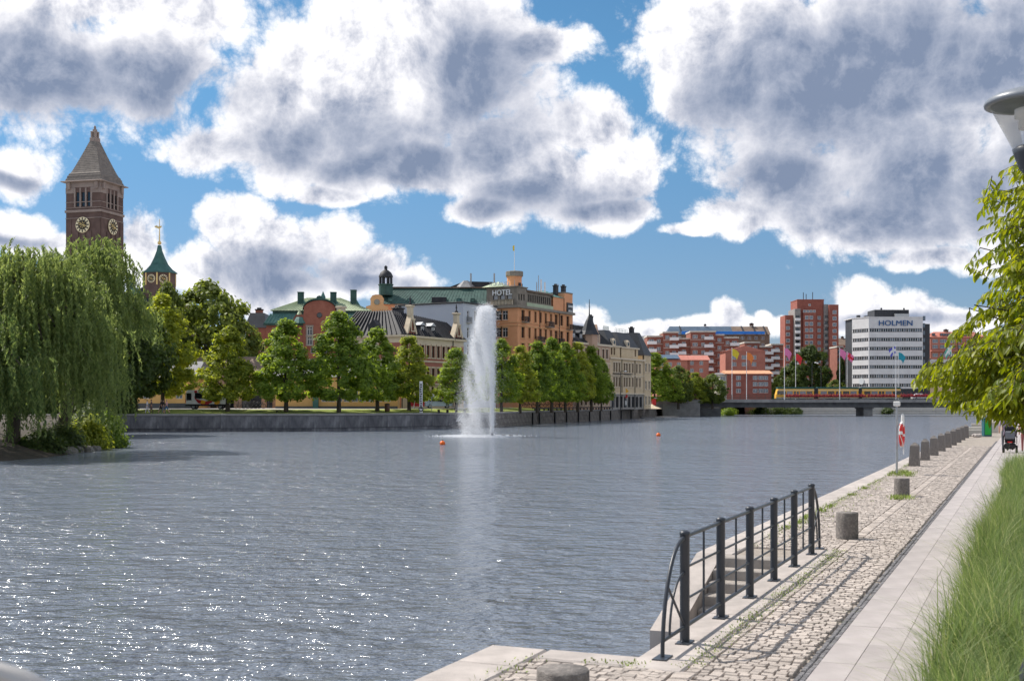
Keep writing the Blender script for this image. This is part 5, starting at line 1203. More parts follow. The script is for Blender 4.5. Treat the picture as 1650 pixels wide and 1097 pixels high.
# red and pink block on the right with dormers, and grey workshop roof below
ry = 470
rp = empty('pink_block', (X_(1500, ry), ry, LZ), 0, 'red and pink apartment block with glazed roof dormers right of the office', 'apartment block')
rx = lambda px: X_(px, ry) - X_(1500, ry); rz = lambda py: Z_(py, ry) - LZ
wn_ = [(rx(p), rz(y), wd, 1.45) for p, wd in ((1507, 2.2), (1520, 2.6), (1534, 2.4), (1547, 1.6), (1561, 1.8), (1575, 2.4)) for y in (552.5, 561.5, 575)]
facade(rp, (0, 0), (rx(1590), 0), 0, rz(543), wn_, M['red_plaster'], 'wall', 'triple', 'frame_white', 'glass_pale'); body(rp, .02, rx(1590), .5, 12, 0, rz(543) - .03, M['red_plaster'])
hip_roof(rp, 0, rx(1590), 0, 12, rz(543), rz(533), 3.5, M['roof_red'], .4)
for a, c in ((1502, 1508), (1515, 1540), (1543, 1566)):
    b = MB(); b.bmm((rx(a), .6, rz(542)), (rx(c), 3, rz(536.5)), 0, .05); d_ = b.build('dormer', M['roof_red'], rp); n = max(2, (c - a) // 4)
    for x in spread(rx(a) + .2, rx(c) - .2, n): link('window', window_mesh((rx(c) - rx(a)) / n - .25, .95, 'plain', 'frame_dark', 'glass_pale'), d_, (x, .38, rz(541)))
b = MB(); b.bmm((-.2, -1.6, rz(566)), (rx(1590), -.02, rz(564.3))); b.build('canopy', M['roof_red'], rp)
chimney(rp, rx(1533), 6, rz(534), 1.6, .8, 'roof_brown'); chimney(rp, rx(1557), 6, rz(534), 4.2, .7, 'roof_brown')
wk = empty('workshop', (X_(1499, 425), 425, LZ), 0, 'low workshop with grey sheet-metal roof right of the office block', 'workshop')
facade(wk, (0, 0), (X_(1590, 425) - X_(1499, 425), 0), 0, Z_(597, 425) - LZ, grid(spread(0, 19, 5), (3.0,), 1.6, 1.6), M['beige_plaster']); body(wk, .02, 19.6, .5, 10, 0, Z_(597, 425) - LZ - .03, M['beige_plaster'])
gable_roof(wk, 0, X_(1590, 425) - X_(1499, 425), 0, 10, Z_(597, 425) - LZ, Z_(578, 425) - LZ, M['roof_grey'], .4, seams=.7)
for i, (p, pw) in enumerate(((1350, 30), (1015, 26))):
    bo = empty('distant_house', (X_(p, 560), 560, LZ), 0, ('dark-roofed distant house between tower block and office', 'grey-roofed distant house behind the beige row')[i], 'house'); W_ = X_(p + pw, 560) - X_(p, 560); zt_ = Z_((556, 552)[i], 560) - LZ
    facade(bo, (0, 0), (W_, 0), 0, zt_, grid(spread(0, W_, 4), (zt_ - 2.5, zt_ - 5.5), 1.3, 1.4), M['brick_brown' if i == 0 else 'concrete_pale']); body(bo, .02, W_ - .02, .5, 10, 0, zt_ - .03, M['brick_brown']); gable_roof(bo, 0, W_, 0, 10, zt_, zt_ + 3.4, M['roof_brown' if i == 0 else 'roof_grey'], .4); chimney(bo, W_ * .4, 5, zt_ + 3, 1.2, .9, 'roof_brown')

# ------------------------------------------------------------------ foliage kit
def unit(a): return a / np.maximum(np.linalg.norm(a, axis=-1, keepdims=True), 1e-9)
def leaf_quads(cen, nrm, size, aspect=.8, droop=None, rng=NR):
    """(N,3) centres and normals -> (N,4,3) leaf quads (kite shaped)"""
    n = unit(nrm); r = unit(rng.normal(size=cen.shape)) if droop is None else droop
    t = unit(r - n * np.sum(r * n, axis=1, keepdims=True)); b = np.cross(n, t); s = size[:, None]
    return np.stack([cen - t * s * .5, cen + b * s * .5 * aspect + t * s * .05, cen + t * s * .5, cen - b * s * .5 * aspect + t * s * .05], 1)
def crown_mesh(name, prof, H, Rm, nclump, per, leaf, m, seed, rc=.19, z0=0.0):
    rng = np.random.default_rng(seed)
    f = rng.uniform(0.02, .985, nclump); f = np.where(rng.random(nclump) < .25, f * .6, f)
    ang = rng.uniform(0, 2 * np.pi, nclump); lob = 1 + .13 * np.sin(ang * 3 + seed) + .1 * np.sin(ang * 5 + f * 7)
    rr = np.array([prof(x) for x in f]) * Rm * lob * np.sqrt(rng.uniform(.18, 1.0, nclump))
    C = np.stack([rr * np.cos(ang), rr * np.sin(ang), z0 + f * H], 1)
    k = np.repeat(np.arange(nclump), per); sc = rng.uniform(.65, 1.35, nclump)[k, None] * Rm * rc
    off = unit(rng.normal(size=(len(k), 3))) * (rng.random((len(k), 1)) ** .45) * sc * np.array([1, 1, .8])
    P_ = C[k] + off
    out = unit(P_ * np.array([1, 1, .35]) - np.array([0, 0, (z0 + H * .4) * .35]))
    nn = unit(off) * .7 + out * .7 + np.array([0, 0, .5]) + rng.normal(size=P_.shape) * .55
    return fast_mesh(name, leaf_quads(P_, nn, rng.uniform(.75, 1.3, len(k)) * leaf, .8, None, rng), 4, M[m])
def lime(f): return ((1 - f) ** .6) * min(1, f / .10) ** .4 * 1.16
def roundc(f): return max(0.02, 1 - (2 * f - .92) ** 2) ** .5 if abs(2 * f - .92) < 1 else .1
def trunk_mesh(name, H, r, limbs, seed, spread_=.45, z1=.75):
    rg = random.Random(seed); b = MB()
    b.tube([(0, 0, -.3), (rg.uniform(-.05, .05), 0, H * .12), (rg.uniform(-.12, .12), rg.uniform(-.1, .1), H * .4), (rg.uniform(-.2, .2), rg.uniform(-.2, .2), H * z1)], [r * 1.35, r, r * .75, r * .2], 8)
    for k in range(limbs):
        a = 2 * math.pi * k / limbs + rg.uniform(-.4, .4); h0 = H * rg.uniform(.2, .5); L = H * rg.uniform(.2, .34)
        p = [(0, 0, h0)]
        for q in (.35, .7, 1): p.append((math.cos(a) * L * q * spread_ * 1.7, math.sin(a) * L * q * spread_ * 1.7, h0 + L * q * (1.1 - .25 * q)))
        b.tube(p, [r * .42, r * .3, r * .2, r * .06], 6)
    return b.mesh(name, M['bark'])
LIME = [crown_mesh('crown', lime, 10.4, 3.5, 230, 62, .31, m, 20 + i, rc=.18, z0=1.75) for i, m in enumerate(('leaf_lime', 'leaf_lime', 'leaf_lime_yellow', 'leaf_lime', 'leaf_lime_yellow'))]
LTR = [trunk_mesh('trunk', 12, .24, 7, 40 + i) for i in range(3)]
ROUND = [crown_mesh('crown', roundc, 10.0, 5.2, 270, 58, .42, m, 60 + i, .16, 1.9) for i, m in enumerate(('leaf_dark', 'leaf_olive', 'leaf_dark'))]
RTR = [trunk_mesh('trunk', 12, .34, 8, 80 + i, .55) for i in range(2)]
def tree(name, label, px, Y, top, wpx, kind, v, group, gz_=LZ, base_h=None):
    """kind L: lime (12.3 high, 3.7 radius), kind R: round crown (12 high, 5.3 radius)"""
    Hh = Z_(top, Y) - gz_; w_ = wpx * Y / F * (1.1 if kind == 'L' else 1.08)
    h0, r0 = (12.4, 3.75) if kind == 'L' else (12.1, 5.4)
    e = empty(name, (X_(px, Y), Y, gz_), R.uniform(0, 6.28), label, 'tree', group)
    sx = w_ / 2 / r0; sz_ = Hh / h0
    (link)('crown', (LIME if kind == 'L' else ROUND)[v], e, scale=(sx, sx, sz_))
    tr = link('trunk', (LTR if kind == 'L' else RTR)[v % (3 if kind == 'L' else 2)], e, scale=(min(sx, 1.1), min(sx, 1.1), sz_))
    return e
gp = 'lime trees along the far quay'
for label, px, Y, top, wpx, v in (
    ('tall yellow-green lime tree next to the willow', 262, 164, 472, 112, 2), ('small bright lime tree in front of the white van', 367, 157, 523, 92, 4),
    ('lime tree in front of the red mansard house', 461, 158, 514, 104, 0), ('largest lime tree left of the gabled house', 546, 160, 501, 112, 1),
    ('lime tree before the gabled house corner', 608, 167, 527, 92, 3), ('yellowish lime tree beside the striped pole', 659, 172, 541, 82, 2),
    ('lime tree half hidden behind the fountain spray', 735, 182, 560, 74, 0), ('lime tree just right of the fountain', 808, 187, 545, 66, 1),
    ('second lime tree right of the fountain', 838, 193, 556, 62, 2), ('third lime tree right of the fountain', 866, 200, 549, 66, 3),
    ('fourth lime tree right of the fountain', 889, 208, 544, 66, 0), ('fifth lime tree right of the fountain', 911, 217, 551, 60, 1),
    ('sixth lime tree right of the fountain', 931, 226, 551, 62, 2), ('seventh lime tree, before the turret house', 953, 236, 556, 56, 3), ('last lime tree of the row, before the beige house', 969, 246, 577, 40, 1)):
    tree('lime_tree', label, px, Y, top, wpx, 'L', v, gp)
for label, px, Y, top, wpx, v in (
    ('broad dark olive tree behind the lime trees and spire', 335, 196, 455, 150, 1), ('round dark tree left of the red mansard house', 392, 200, 520, 90, 1), ('olive tree in front of the town hall spire', 268, 190, 458, 80, 1),
    ('dark chestnut tree behind the hanging willow', 172, 136, 470, 150, 0), ('dark tree standing in the shade between willow and lime', 218, 156, 500, 110, 2), ('dark tree behind the willow trunk', 112, 130, 478, 160, 0)):
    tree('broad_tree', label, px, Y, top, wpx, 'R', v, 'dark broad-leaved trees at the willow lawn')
for label, px, Y, top, wpx, kind, v in (
    ('dark green tree at the left end of the bridge', 1055, 310, 568, 76, 'L', 1), ('rounded tree right of the bridge-end tree', 1093, 316, 590, 52, 'R', 1), ('small light tree among the bridge-end trees', 1120, 320, 600, 46, 'L', 2), ('light green tree by the yellow flag', 1148, 322, 603, 50, 'R', 1),
    ('big dark tree in front of the tower block', 1306, 428, 557, 66, 'R', 0), ('dark tree left of the big tree by the tower block', 1275, 424, 588, 50, 'R', 2), ('small light tree by the brick-red house', 1252, 405, 610, 24, 'R', 1), ('small light tree right of the big dark tree', 1346, 415, 612, 34, 'R', 1), ('slim dark tree beside the office block', 1356, 425, 578, 16, 'R', 0)):
    tree('street_tree', label, px, Y, top, wpx, kind, v, 'trees beyond the bridge')

# ------------------------------------------------------------------ wooded point with the willows
sh = [(-200, 64), (-60, 66), (-30.5, 71), (-29.3, 77), (-30.0, 85), (-30.2, 91), (-31.8, 98), (-36.6, 112), (-42.5, 130), (-49, 150)]
bk = MB(); i1 = [(-200, 70), (-62, 73), (-35, 77), (-33.5, 82), (-33.5, 88), (-34, 95), (-35.2, 103), (-39.2, 117), (-44.4, 133), (-50, 151)]; i2 = [(-200, 80), (-66, 84), (-42, 88), (-40, 92), (-39.5, 98), (-38.5, 104), (-40, 111), (-43, 123), (-47.5, 137), (-52, 152)]
n = len(sh)
bk.add([(*p, -.4) for p in sh] + [(*p, .75) for p in i1] + [(*p, 2.05) for p in i2], [[i, i + 1, n + i + 1, n + i] for i in range(n - 1)] + [[n + i, n + i + 1, 2 * n + i + 1, 2 * n + i] for i in range(n - 1)])
bk.add([(*p, 2.05) for p in i2] + [(-60, 155, 2.1), (-200, 155, 2.1)], [list(range(n + 2))])
tag(bk.build('river_bank', [M['soil']]), kind='structure')
def willow(label, px, Y, trunk_px, top, Rm, ntip, nstr, zlow, seed, ang0=0, drop=.55):
    rng = np.random.default_rng(seed); zt_ = Z_(top, Y)
    cx_, cy_ = X_(px, Y), Y; bx = X_(trunk_px, Y)
    e = empty('willow', (bx, Y, .9), 0, label, 'tree', 'weeping willows on the river bank')
    tips = []; b = MB(); base = Vector((0, 0, 0)); top_ = Vector((cx_ - bx, 0, (zt_ - .9) * .62))
    b.tube([(0, 0, -1), (.1, 0, 1.5), (top_.x * .4, 0, top_.z * .6), tuple(top_)], [.55, .45, .36, .22], 9)
    quads = []
    for k in range(ntip):
        a = ang0 + 2 * math.pi * (k * .618 % 1); rr = Rm * math.sqrt((k + .5) / ntip) * rng.uniform(.88, 1.08)
        z = (zt_ - .9) * (1 - drop * .55 * (rr / Rm) ** 2) - rng.uniform(0, .9) - (.0 if rr < Rm * .7 else rng.uniform(0, 2.2))
        tip = Vector((cx_ - bx + rr * math.cos(a), rr * math.sin(a), z)); mid = top_.lerp(tip, .55) + Vector((0, 0, 1.2))
        b.tube([tuple(top_ * .9), tuple(mid), tuple(tip)], [.14, .08, .03], 5)
        for j in range(nstr):
            s0 = tip + Vector(rng.normal(size=3) * np.array([.62, .62, .45])); L = rng.uniform(.35, 1.0) * (s0.z + .9 - zlow - rng.uniform(0, 2.5))
            L = max(1.2, min(L, 7.5)); n_ = int(L / .115); q = np.linspace(0, 1, n_)
            out = Vector((math.cos(a + rng.uniform(-.7, .7)), math.sin(a + rng.uniform(-.7, .7)), 0)) * rng.uniform(.2, .8)
            sway = rng.normal(size=2) * .12
            C = np.stack([s0.x + out.x * np.sqrt(q) + sway[0] * np.sin(q * 5), s0.y + out.y * np.sqrt(q) + sway[1] * np.sin(q * 4), s0.z + .35 * np.sin(np.minimum(q * 3.5, 1.57)) - L * q ** 1.15], 1)
            C = np.repeat(C, 2, 0) + rng.normal(size=(n_ * 2, 3)) * .05
            side = unit(rng.normal(size=C.shape) * np.array([1, 1, .15])); d = unit(np.array([0, 0, -1.0]) + side * .75)
            nrm = unit(np.cross(d, rng.normal(size=C.shape))) + np.array([out.x, out.y, .3]) * .5
            quads.append(leaf_quads(C, nrm, rng.uniform(.24, .42, len(C)), .27, d, rng))
    b.build('trunk', M['bark'], e)
    link('crown', fast_mesh('crown', np.concatenate(quads), 4, M['leaf_willow']), e)
willow('largest weeping willow whose strands hang to the water', 42, 83, 20, 392, 6.0, 66, 15, .5, 5, drop=.75)
willow('weeping willow with pale crown right of the largest one', 150, 92, 101, 388, 4.0, 40, 15, 7.0, 6, drop=.5)
willow('low weeping willow curtain at the shore edge', -25, 76, -40, 505, 3.2, 30, 14, .3, 8, drop=.5)
def bush(label, x, y, z, rx_, rz_, seed, m='leaf_olive', per=60, ncl=60, leaf=.26, group='bushes at the river bank'):
    rng = np.random.default_rng(seed); C = unit(rng.normal(size=(ncl, 3))) * (rng.random((ncl, 1)) ** .4); C[:, 2] = np.abs(C[:, 2]); C *= np.array([rx_, rx_, rz_])
    k = np.repeat(np.arange(ncl), per); off = rng.normal(size=(len(k), 3)) * rx_ * .16; P_ = C[k] + off
    e = empty('bush', (x, y, z), 0, label, 'bush', group)
    link('foliage', fast_mesh('foliage', leaf_quads(P_, unit(C)[k] + unit(off) * .6 + np.array([0, 0, .5]) + rng.normal(size=P_.shape) * .4, rng.uniform(.7, 1.3, len(k)) * leaf, .62, None, rng), 4, M[m]), e)
    b = MB()
    for q in range(5): a = q * 1.26; b.tube([(0, 0, -.3), (math.cos(a) * rx_ * .3, math.sin(a) * rx_ * .3, rz_ * .4), (math.cos(a) * rx_ * .6, math.sin(a) * rx_ * .6, rz_ * .75)], [.05, .035, .01], 5)
    b.build('stem', M['bark'], e)
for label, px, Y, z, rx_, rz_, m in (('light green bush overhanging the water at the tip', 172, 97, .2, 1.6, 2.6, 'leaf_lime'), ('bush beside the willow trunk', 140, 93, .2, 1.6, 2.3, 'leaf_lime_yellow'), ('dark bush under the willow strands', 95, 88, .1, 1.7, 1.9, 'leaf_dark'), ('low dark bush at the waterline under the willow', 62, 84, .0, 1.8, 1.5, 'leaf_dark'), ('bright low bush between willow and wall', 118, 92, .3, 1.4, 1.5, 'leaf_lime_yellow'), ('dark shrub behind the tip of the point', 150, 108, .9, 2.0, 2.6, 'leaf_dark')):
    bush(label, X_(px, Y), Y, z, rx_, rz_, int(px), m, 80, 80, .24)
for i, px in enumerate((-30, 18, 60, 104, 148, 190)):
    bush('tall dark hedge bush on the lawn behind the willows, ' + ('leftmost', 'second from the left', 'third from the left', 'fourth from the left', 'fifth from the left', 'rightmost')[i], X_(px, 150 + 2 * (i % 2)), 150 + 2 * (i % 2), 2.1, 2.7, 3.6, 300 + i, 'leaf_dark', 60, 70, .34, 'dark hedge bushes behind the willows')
for i, (px, Y) in enumerate(((118, 86.5), (126, 88), (136, 89), (145, 90), (106, 85.5), (154, 91.5))):
    r_k = random.Random(i); bmx = bmesh.new(); bmesh.ops.create_icosphere(bmx, subdivisions=2, radius=1)
    for v in bmx.verts: v.co = v.co * (1 + r_k.uniform(-.16, .16))
    me = bpy.data.meshes.new('boulder'); bmx.to_mesh(me); bmx.free(); me.materials.append(M['rock'])
    o = link('boulder', me, None, (X_(px, Y), Y, .1), (r_k.uniform(0, 1), 0, r_k.uniform(0, 6)), (r_k.uniform(.4, .75), r_k.uniform(.3, .5), r_k.uniform(.25, .42)))
    tag(o, 'grey boulder at the waterline below the willow bushes, ' + ('second from the left', 'third from the left', 'third from the right', 'second from the right', 'leftmost', 'rightmost')[i], 'rock', 'boulders below the willow')
bush('low green tuft under the left end of the bridge', X_(1175, 345), 345, .3, 2.6, 1.6, 91, 'leaf_lime', 40, 40, .4, None)
for i, (px, Y, r1, r2) in enumerate(((1225, 383, 3.2, 2.2), (1258, 382.5, 3.4, 2.6), (1283, 382.5, 2.2, 1.8))):
    bush(('dark shrub on the far embankment under the bridge, left', 'dark shrub on the far embankment under the bridge, middle', 'dark shrub on the far embankment under the bridge, right')[i], X_(px, Y), Y, .3, r1, r2, 200 + i, 'leaf_dark', 40, 40, .5, 'shrubs on the far embankment')
bush('dark shrub beside the bridge pier', X_(1431, 383), 383, .3, 1.8, 2.2, 210, 'leaf_dark', 40, 36, .5, 'shrubs on the far embankment')

# ------------------------------------------------------------------ near tree on the right, real leaves
def near_leaf(seed):
    r = random.Random(seed); b = MB(); L, wd = 1.0, .36; vs = []
    bend = r.uniform(.1, .34)
    for i, (f, w_) in enumerate(((0, .02), (.22, .62), (.5, 1.0), (.78, .6), (1.0, .02))):
        z = -bend * f * f * L; vs += [(f * L, -w_ * wd / 2, z + .09 * w_ * .6), (f * L, 0, z), (f * L, w_ * wd / 2, z + .09 * w_ * .6)]
    fs = []
    for i in range(4):
        for j in (0, 1): fs.append([i * 3 + j, i * 3 + 3 + j, i * 3 + 4 + j, i * 3 + j + 1])
    b.add(vs, fs, 0, True); return b
NLF = [near_leaf(k) for k in range(6)]; NLM = [b.mesh('leaf', M['leaf_near']) for b in NLF]
nt_ = empty('garden_tree', (X_(1830, 18), 18, QZ), 0, 'leafy tree with drooping bright green leaves at the right edge', 'tree')
def t_env(py):      # half width of the crown in photo pixels at 18 m, by row
    pts = [(160, 20), (200, 110), (240, 195), (320, 222), (400, 240), (450, 236), (510, 258), (550, 280), (585, 312), (620, 322), (640, 285), (655, 240), (668, 170), (685, 60)]
    for (a, x), (c, y) in zip(pts, pts[1:]):
        if a <= py <= c: return x + (y - x) * (py - a) / (c - a)
    return 0
rng = np.random.default_rng(3); leaves = []; tw_ = MB()
tw_.tube([(0, 0, -.3), (.05, 0, 1.0), (-.1, .1, 2.6), (.1, 0, 4.2), (0, 0, 5.6)], [.16, .13, .10, .06, .02], 9)
nspray = 2500
for k in range(nspray):
    py = rng.uniform(165, 684)
    if py < 470 and rng.random() < .35: py = rng.uniform(560, 660)
    w_ = t_env(py) * 18 / F
    a = rng.uniform(0, 2 * math.pi)
    if rng.random() < .62: a = math.pi * 1.08 + rng.normal() * .8         # the side towards the path
    rr = w_ * math.sqrt(rng.uniform(.3, 1.0)) * (.80 + .26 * math.sin(a * 3 + py * .03) ** 2 + .04 * math.sin(py * .11))
    z = Z_(py, 18) - QZ; tip = Vector((rr * math.cos(a), rr * math.sin(a) * .85, z)); out = Vector((math.cos(a), math.sin(a), 0))
    d = (out + Vector(rng.normal(size=3)) * .45 + Vector((0, 0, -.15))).normalized(); L = rng.uniform(.32, .6); n_ = int(L / .042)
    p0 = tip - d * L * .7; pts = []
    for i in range(4): f = i / 3; pts.append(tuple(p0 + d * L * f + Vector((0, 0, -.22 * L * f * f))))
    tw_.tube(pts, [.008, .006, .004, .002], 4, caps=False)
    if k % 6 == 0: tw_.tube([(0, 0, max(.9, z - .9 * rr)), tuple(Vector((p0.x * .55, p0.y * .55, z - .15))), tuple(p0)], [.03, .02, .008], 5, caps=False)
    side = d.cross(Vector((0, 0, 1))).normalized()
    for i in range(n_):
        f = (i + 1) / n_; q = p0 + d * L * f + Vector((0, 0, -.22 * L * f * f)); sg_ = 1 if i % 2 else -1
        ld = (d * rng.uniform(.25, .8) + side * sg_ * rng.uniform(.4, .9) + Vector((0, 0, -rng.uniform(.35, 1.15)))).normalized()
        leaves.append((q, ld, rng.uniform(.115, .185), rng.integers(6), rng.uniform(-.9, .9), rr / max(w_, .1), a))
def leaf_matrix(q, ld, s, roll):
    x = ld; y = Vector((0, 0, 1)).cross(x); y = y.normalized() if y.length > .05 else Vector((0, 1, 0)); z = x.cross(y)
    return Matrix.Translation(q) @ (Matrix((x, y, z)).transposed()).to_4x4() @ Matrix.Rotation(roll, 4, 'X') @ Matrix.Diagonal((s, s, s, 1))
# the outermost leaves that the photograph shows one by one become parts of their own
def lkey(l): x = l[0].x + nt_.location.x; y = l[0].y + 18; return CX + x / y * F
order = sorted(range(len(leaves)), key=lambda i: (lkey(leaves[i]) if lkey(leaves[i]) > 1480 else 9e3) + 30 * leaves[i][0].y)
own = set(order[:290]); cr_v = []; cr_f = []
lf_np = [np.array(b.v) for b in NLF]; lf_f = np.array(NLF[0].f)
for i, (q, ld, s, v, roll, _, _) in enumerate(leaves):
    mw = leaf_matrix(q, ld, s, roll)
    if i in own:
        o = link('leaf', NLM[v], nt_); o.matrix_local = mw
    else:
        mm = np.array(mw); cr_v.append(lf_np[v] @ mm[:3, :3].T + mm[:3, 3]); cr_f.append(lf_f + 15 * (len(cr_v) - 1))
me = bpy.data.meshes.new('crown'); me.from_pydata(np.concatenate(cr_v).tolist(), [], np.concatenate(cr_f).tolist()); me.materials.append(M['leaf_near']); me.polygons.foreach_set('use_smooth', [True] * len(me.polygons)); me.update()
tag(link('crown', me, nt_), kind='stuff')
tw_.build('trunk', M['bark'], nt_)

# ------------------------------------------------------------------ ornamental grass bed
gb_ = MB(); gb_.add([Q(-4, 3.98, .0), Q(-4, 8, .0), Q(38, 8, .0), Q(38, 3.98, .0), Q(-4, 3.98, .012), Q(-4, 8, .012), Q(38, 8, .012), Q(38, 3.98, .012)], [[4, 5, 6, 7], [0, 1, 5, 4], [3, 0, 4, 7], [2, 3, 7, 6]])
tag(gb_.build('planting_bed', M['soil']), kind='structure')
rng = np.random.default_rng(9)
NT_ = 1500
ts = rng.uniform(-3.5, 37.6, NT_); ts = np.where(rng.random(NT_) < .55, rng.uniform(-2.5, 14, NT_), ts); tt = 4.08 + rng.random(NT_) ** 1.3 * 3.2; ts = ts + .12 * np.sin(ts * 9); tt = tt + .1 * np.sin(ts * 5.3)
quads3 = []
def blades(ts, tt, per, hmin, hmax, wd, rng):
    k = np.repeat(np.arange(len(ts)), per); N = len(k)
    mound = .5 + .5 * np.sin(ts * 2.9 + 1.3 * np.sin(tt * 3.1)) * np.sin(tt * 4.2 + ts * .7)
    hsc = (rng.uniform(.75, 1.1, len(ts)) * (.55 + .75 * mound))[k]
    s_ = ts[k] + rng.normal(size=N) * .07; t_ = tt[k] + rng.normal(size=N) * .07
    base = np.stack([QO.x + QD.x * s_ + QR.x * t_, QO.y + QD.y * s_ + QR.y * t_, np.full(N, QZ + .01)], 1)
    h_ = rng.uniform(hmin, hmax, N) * hsc; az_ = rng.uniform(0, 2 * np.pi, N); lean = np.abs(rng.normal(size=N)) * .6 + .15
    wind = np.array([-.06, -.04])
    dx, dy = np.cos(az_) * lean + wind[0], np.sin(az_) * lean + wind[1]
    def pt(f): return base + np.stack([dx * h_ * f ** 1.8, dy * h_ * f ** 1.8, h_ * (f - .30 * lean * f ** 2.6)], 1)
    sd_ = np.stack([-np.sin(az_ + .6), np.cos(az_ + .6), np.zeros(N)], 1) * (wd * rng.uniform(.6, 1.4, N))[:, None]
    p = [pt(f) for f in (0, .4, .75, 1.0)]
    a = np.stack([p[0] - sd_, p[0] + sd_, p[1] + sd_ * .9, p[1] - sd_ * .9], 1); b = np.stack([p[1] - sd_ * .9, p[1] + sd_ * .9, p[2] + sd_ * .6, p[2] - sd_ * .6], 1); c = np.stack([p[2] - sd_ * .6, p[2] + sd_ * .6, p[3] + sd_ * .1, p[3] - sd_ * .1], 1)
    v = np.stack([a, b, c], 1)                                  # (N,3,4,3): welded below so that a blade is one island
    verts = np.concatenate([a[:, :2], a[:, 2:4][:, ::-1], b[:, 2:4][:, ::-1], c[:, 2:4][:, ::-1]], 1)   # 8 verts per blade
    f0 = np.array([[0, 1, 3, 2], [2, 3, 5, 4], [4, 5, 7, 6]])
    return verts, f0
def grass_obj(name, ts, tt, per, hmin, hmax, wd, m, rng):
    v, f0 = blades(ts, tt, per, hmin, hmax, wd, rng); N = len(v)
    me = bpy.data.meshes.new(name); me.from_pydata(v.reshape(-1, 3).tolist(), [], (f0[None] + (np.arange(N) * 8)[:, None, None]).reshape(-1, 4).tolist()); me.materials.append(M[m]); me.update()
    return link(name, me)
tag(grass_obj('ornamental_grass', ts, tt, 52, .36, .80, .0036, 'blade', rng), 'soft tall green ornamental grass filling the bed beside the walkway', 'grass', kind='stuff')
sel = rng.random(NT_) < .5
tag(grass_obj('ornamental_grass', ts[sel], tt[sel], 12, .45, .85, .003, 'blade_pale', rng), 'pale straw-coloured blades standing in the ornamental grass', 'grass', kind='stuff')
# weeds in the joints
def weeds(name, spots, per, hmin, hmax, wd, seed, label):
    rg = np.random.default_rng(seed); a = np.array(spots)
    tag(grass_obj(name, a[:, 0], a[:, 1], per, hmin, hmax, wd, 'weed', rg), label, 'weeds', kind='stuff')
sp_ = [(s_, 1.945 + R.uniform(-.02, .03)) for s_ in np.arange(1.4, 10.6, .035) if R.random() < .8]
weeds('joint_weeds', sp_, 7, .008, .024, .006, 1, 'low moss and weeds in the joint behind the railing')
sp_ = [(s_, .545 + R.uniform(-.04, .08)) for s_ in np.arange(9.6, 40, .06) if R.random() < .55 + .3 * math.sin(s_)] + [(R.uniform(10.5, 30), R.uniform(.6, 1.3)) for _ in range(60)] + [(R.uniform(-1, 1.3), .545 + R.uniform(-.03, .05)) for _ in range(30)] + [(1.28 + R.uniform(-.04, .04), R.uniform(1.1, 1.5)) for _ in range(12)]
weeds('joint_weeds', sp_, 6, .012, .04, .006, 2, 'tufts of weeds between the setts and the edge stones')
sp_ = [(s_ + R.uniform(-.12, .12), .62 + R.uniform(-.06, .1)) for s_ in (13.5, 14.6, 15.4, 16.0, 17.2, 18.4, 22.0, 24.5) for _ in range(9)] + [(21.6 + R.uniform(-.5, .5), 2.0 + R.uniform(-.35, .1)) for _ in range(40)] + [(31.5 + R.uniform(-.9, 1.6), .9 + R.uniform(-.3, .4)) for _ in range(90)]
weeds('taller_weeds', sp_, 7, .04, .13, .007, 3, 'taller green weeds along the quay edge near the bollards')

# ------------------------------------------------------------------ dark railing beside the stairs
rs0, rt, rstep = 2.45, 1.63, 1.475
rail = empty('quay_railing', Q(rs0, rt), QA, 'dark blue-grey tubular railing with bowed ends beside the water stairs', 'railing')
LX = rstep * 5
pb_ = MB(); pb_.lathe([(.047, 0), (.047, 1.035), (.052, 1.04), (.052, 1.062), (.035, 1.075), (.004, 1.08)], 14); pb_.lathe([(.075, .0), (.075, .012)], 14)
pm_ = pb_.mesh('post', M['rail_paint'])
fb = MB(); fb.box((0, 0, .008), (.24, .13, .014), 0, 0, .003); fm_ = fb.mesh('foot_plate', M['rail_paint'])
nb = MB(); nb.lathe([(.013, 0), (.013, .02), (.007, .022), (.007, .034)], 6); bm2 = nb.mesh('bolt', M['rail_paint'])
for k in range(6):
    po = link('post', pm_, rail, (k * rstep, 0, 0)); link('foot_plate', fm_, po)
    for d in (-.095, .095): link('bolt', bm2, po, (d, 0, .014))
for k in range(5):
    x0, x1 = k * rstep + .04, (k + 1) * rstep - .04
    for z, r in ((1.02, .021), (.72, .013), (.415, .013), (.155, .021)):
        b = MB(); b.tube([(x0, 0, z), (x1, 0, z)], r, 8); b.build('rail', M['rail_paint'], rail)
    b = MB(); b.tube([((x0 + x1) / 2, 0, .155), ((x0 + x1) / 2, 0, 1.02)], .012, 8); b.build('baluster', M['rail_paint'], rail)
def ell(x0, w_, z0, h_, n=14, a1=math.pi / 2): return [(x0 + w_ * math.sin(a1 * i / n), 0, z0 + h_ * math.cos(a1 * i / n)) for i in range(n + 1)]
for sg_, x0 in ((-1, 0.0), (1, LX)):
    w_ = .74 * sg_
    b = MB(); b.tube(ell(x0 + .03 * sg_, w_, .0, 1.01), .02, 8); b.build('bow', M['rail_paint'], rail)
    b = MB(); b.tube(ell(x0 + .03 * sg_, w_ * .68, .155, .52), .012, 8); b.build('inner_bow', M['rail_paint'], rail)
    b = MB(); b.tube([(x0, 0, .155), (x0 + w_ * .985, 0, .155)], .018, 8); b.build('rail', M['rail_paint'], rail)
    b = MB(); b.tube([(x0 + w_ * .80, 0, .62), (x0 + .05 * sg_, 0, .19)], .012, 8); b.build('brace', M['rail_paint'], rail)
    f_ = link('foot_plate', fm_, rail, (x0 + w_ + .03 * sg_, 0, 0))

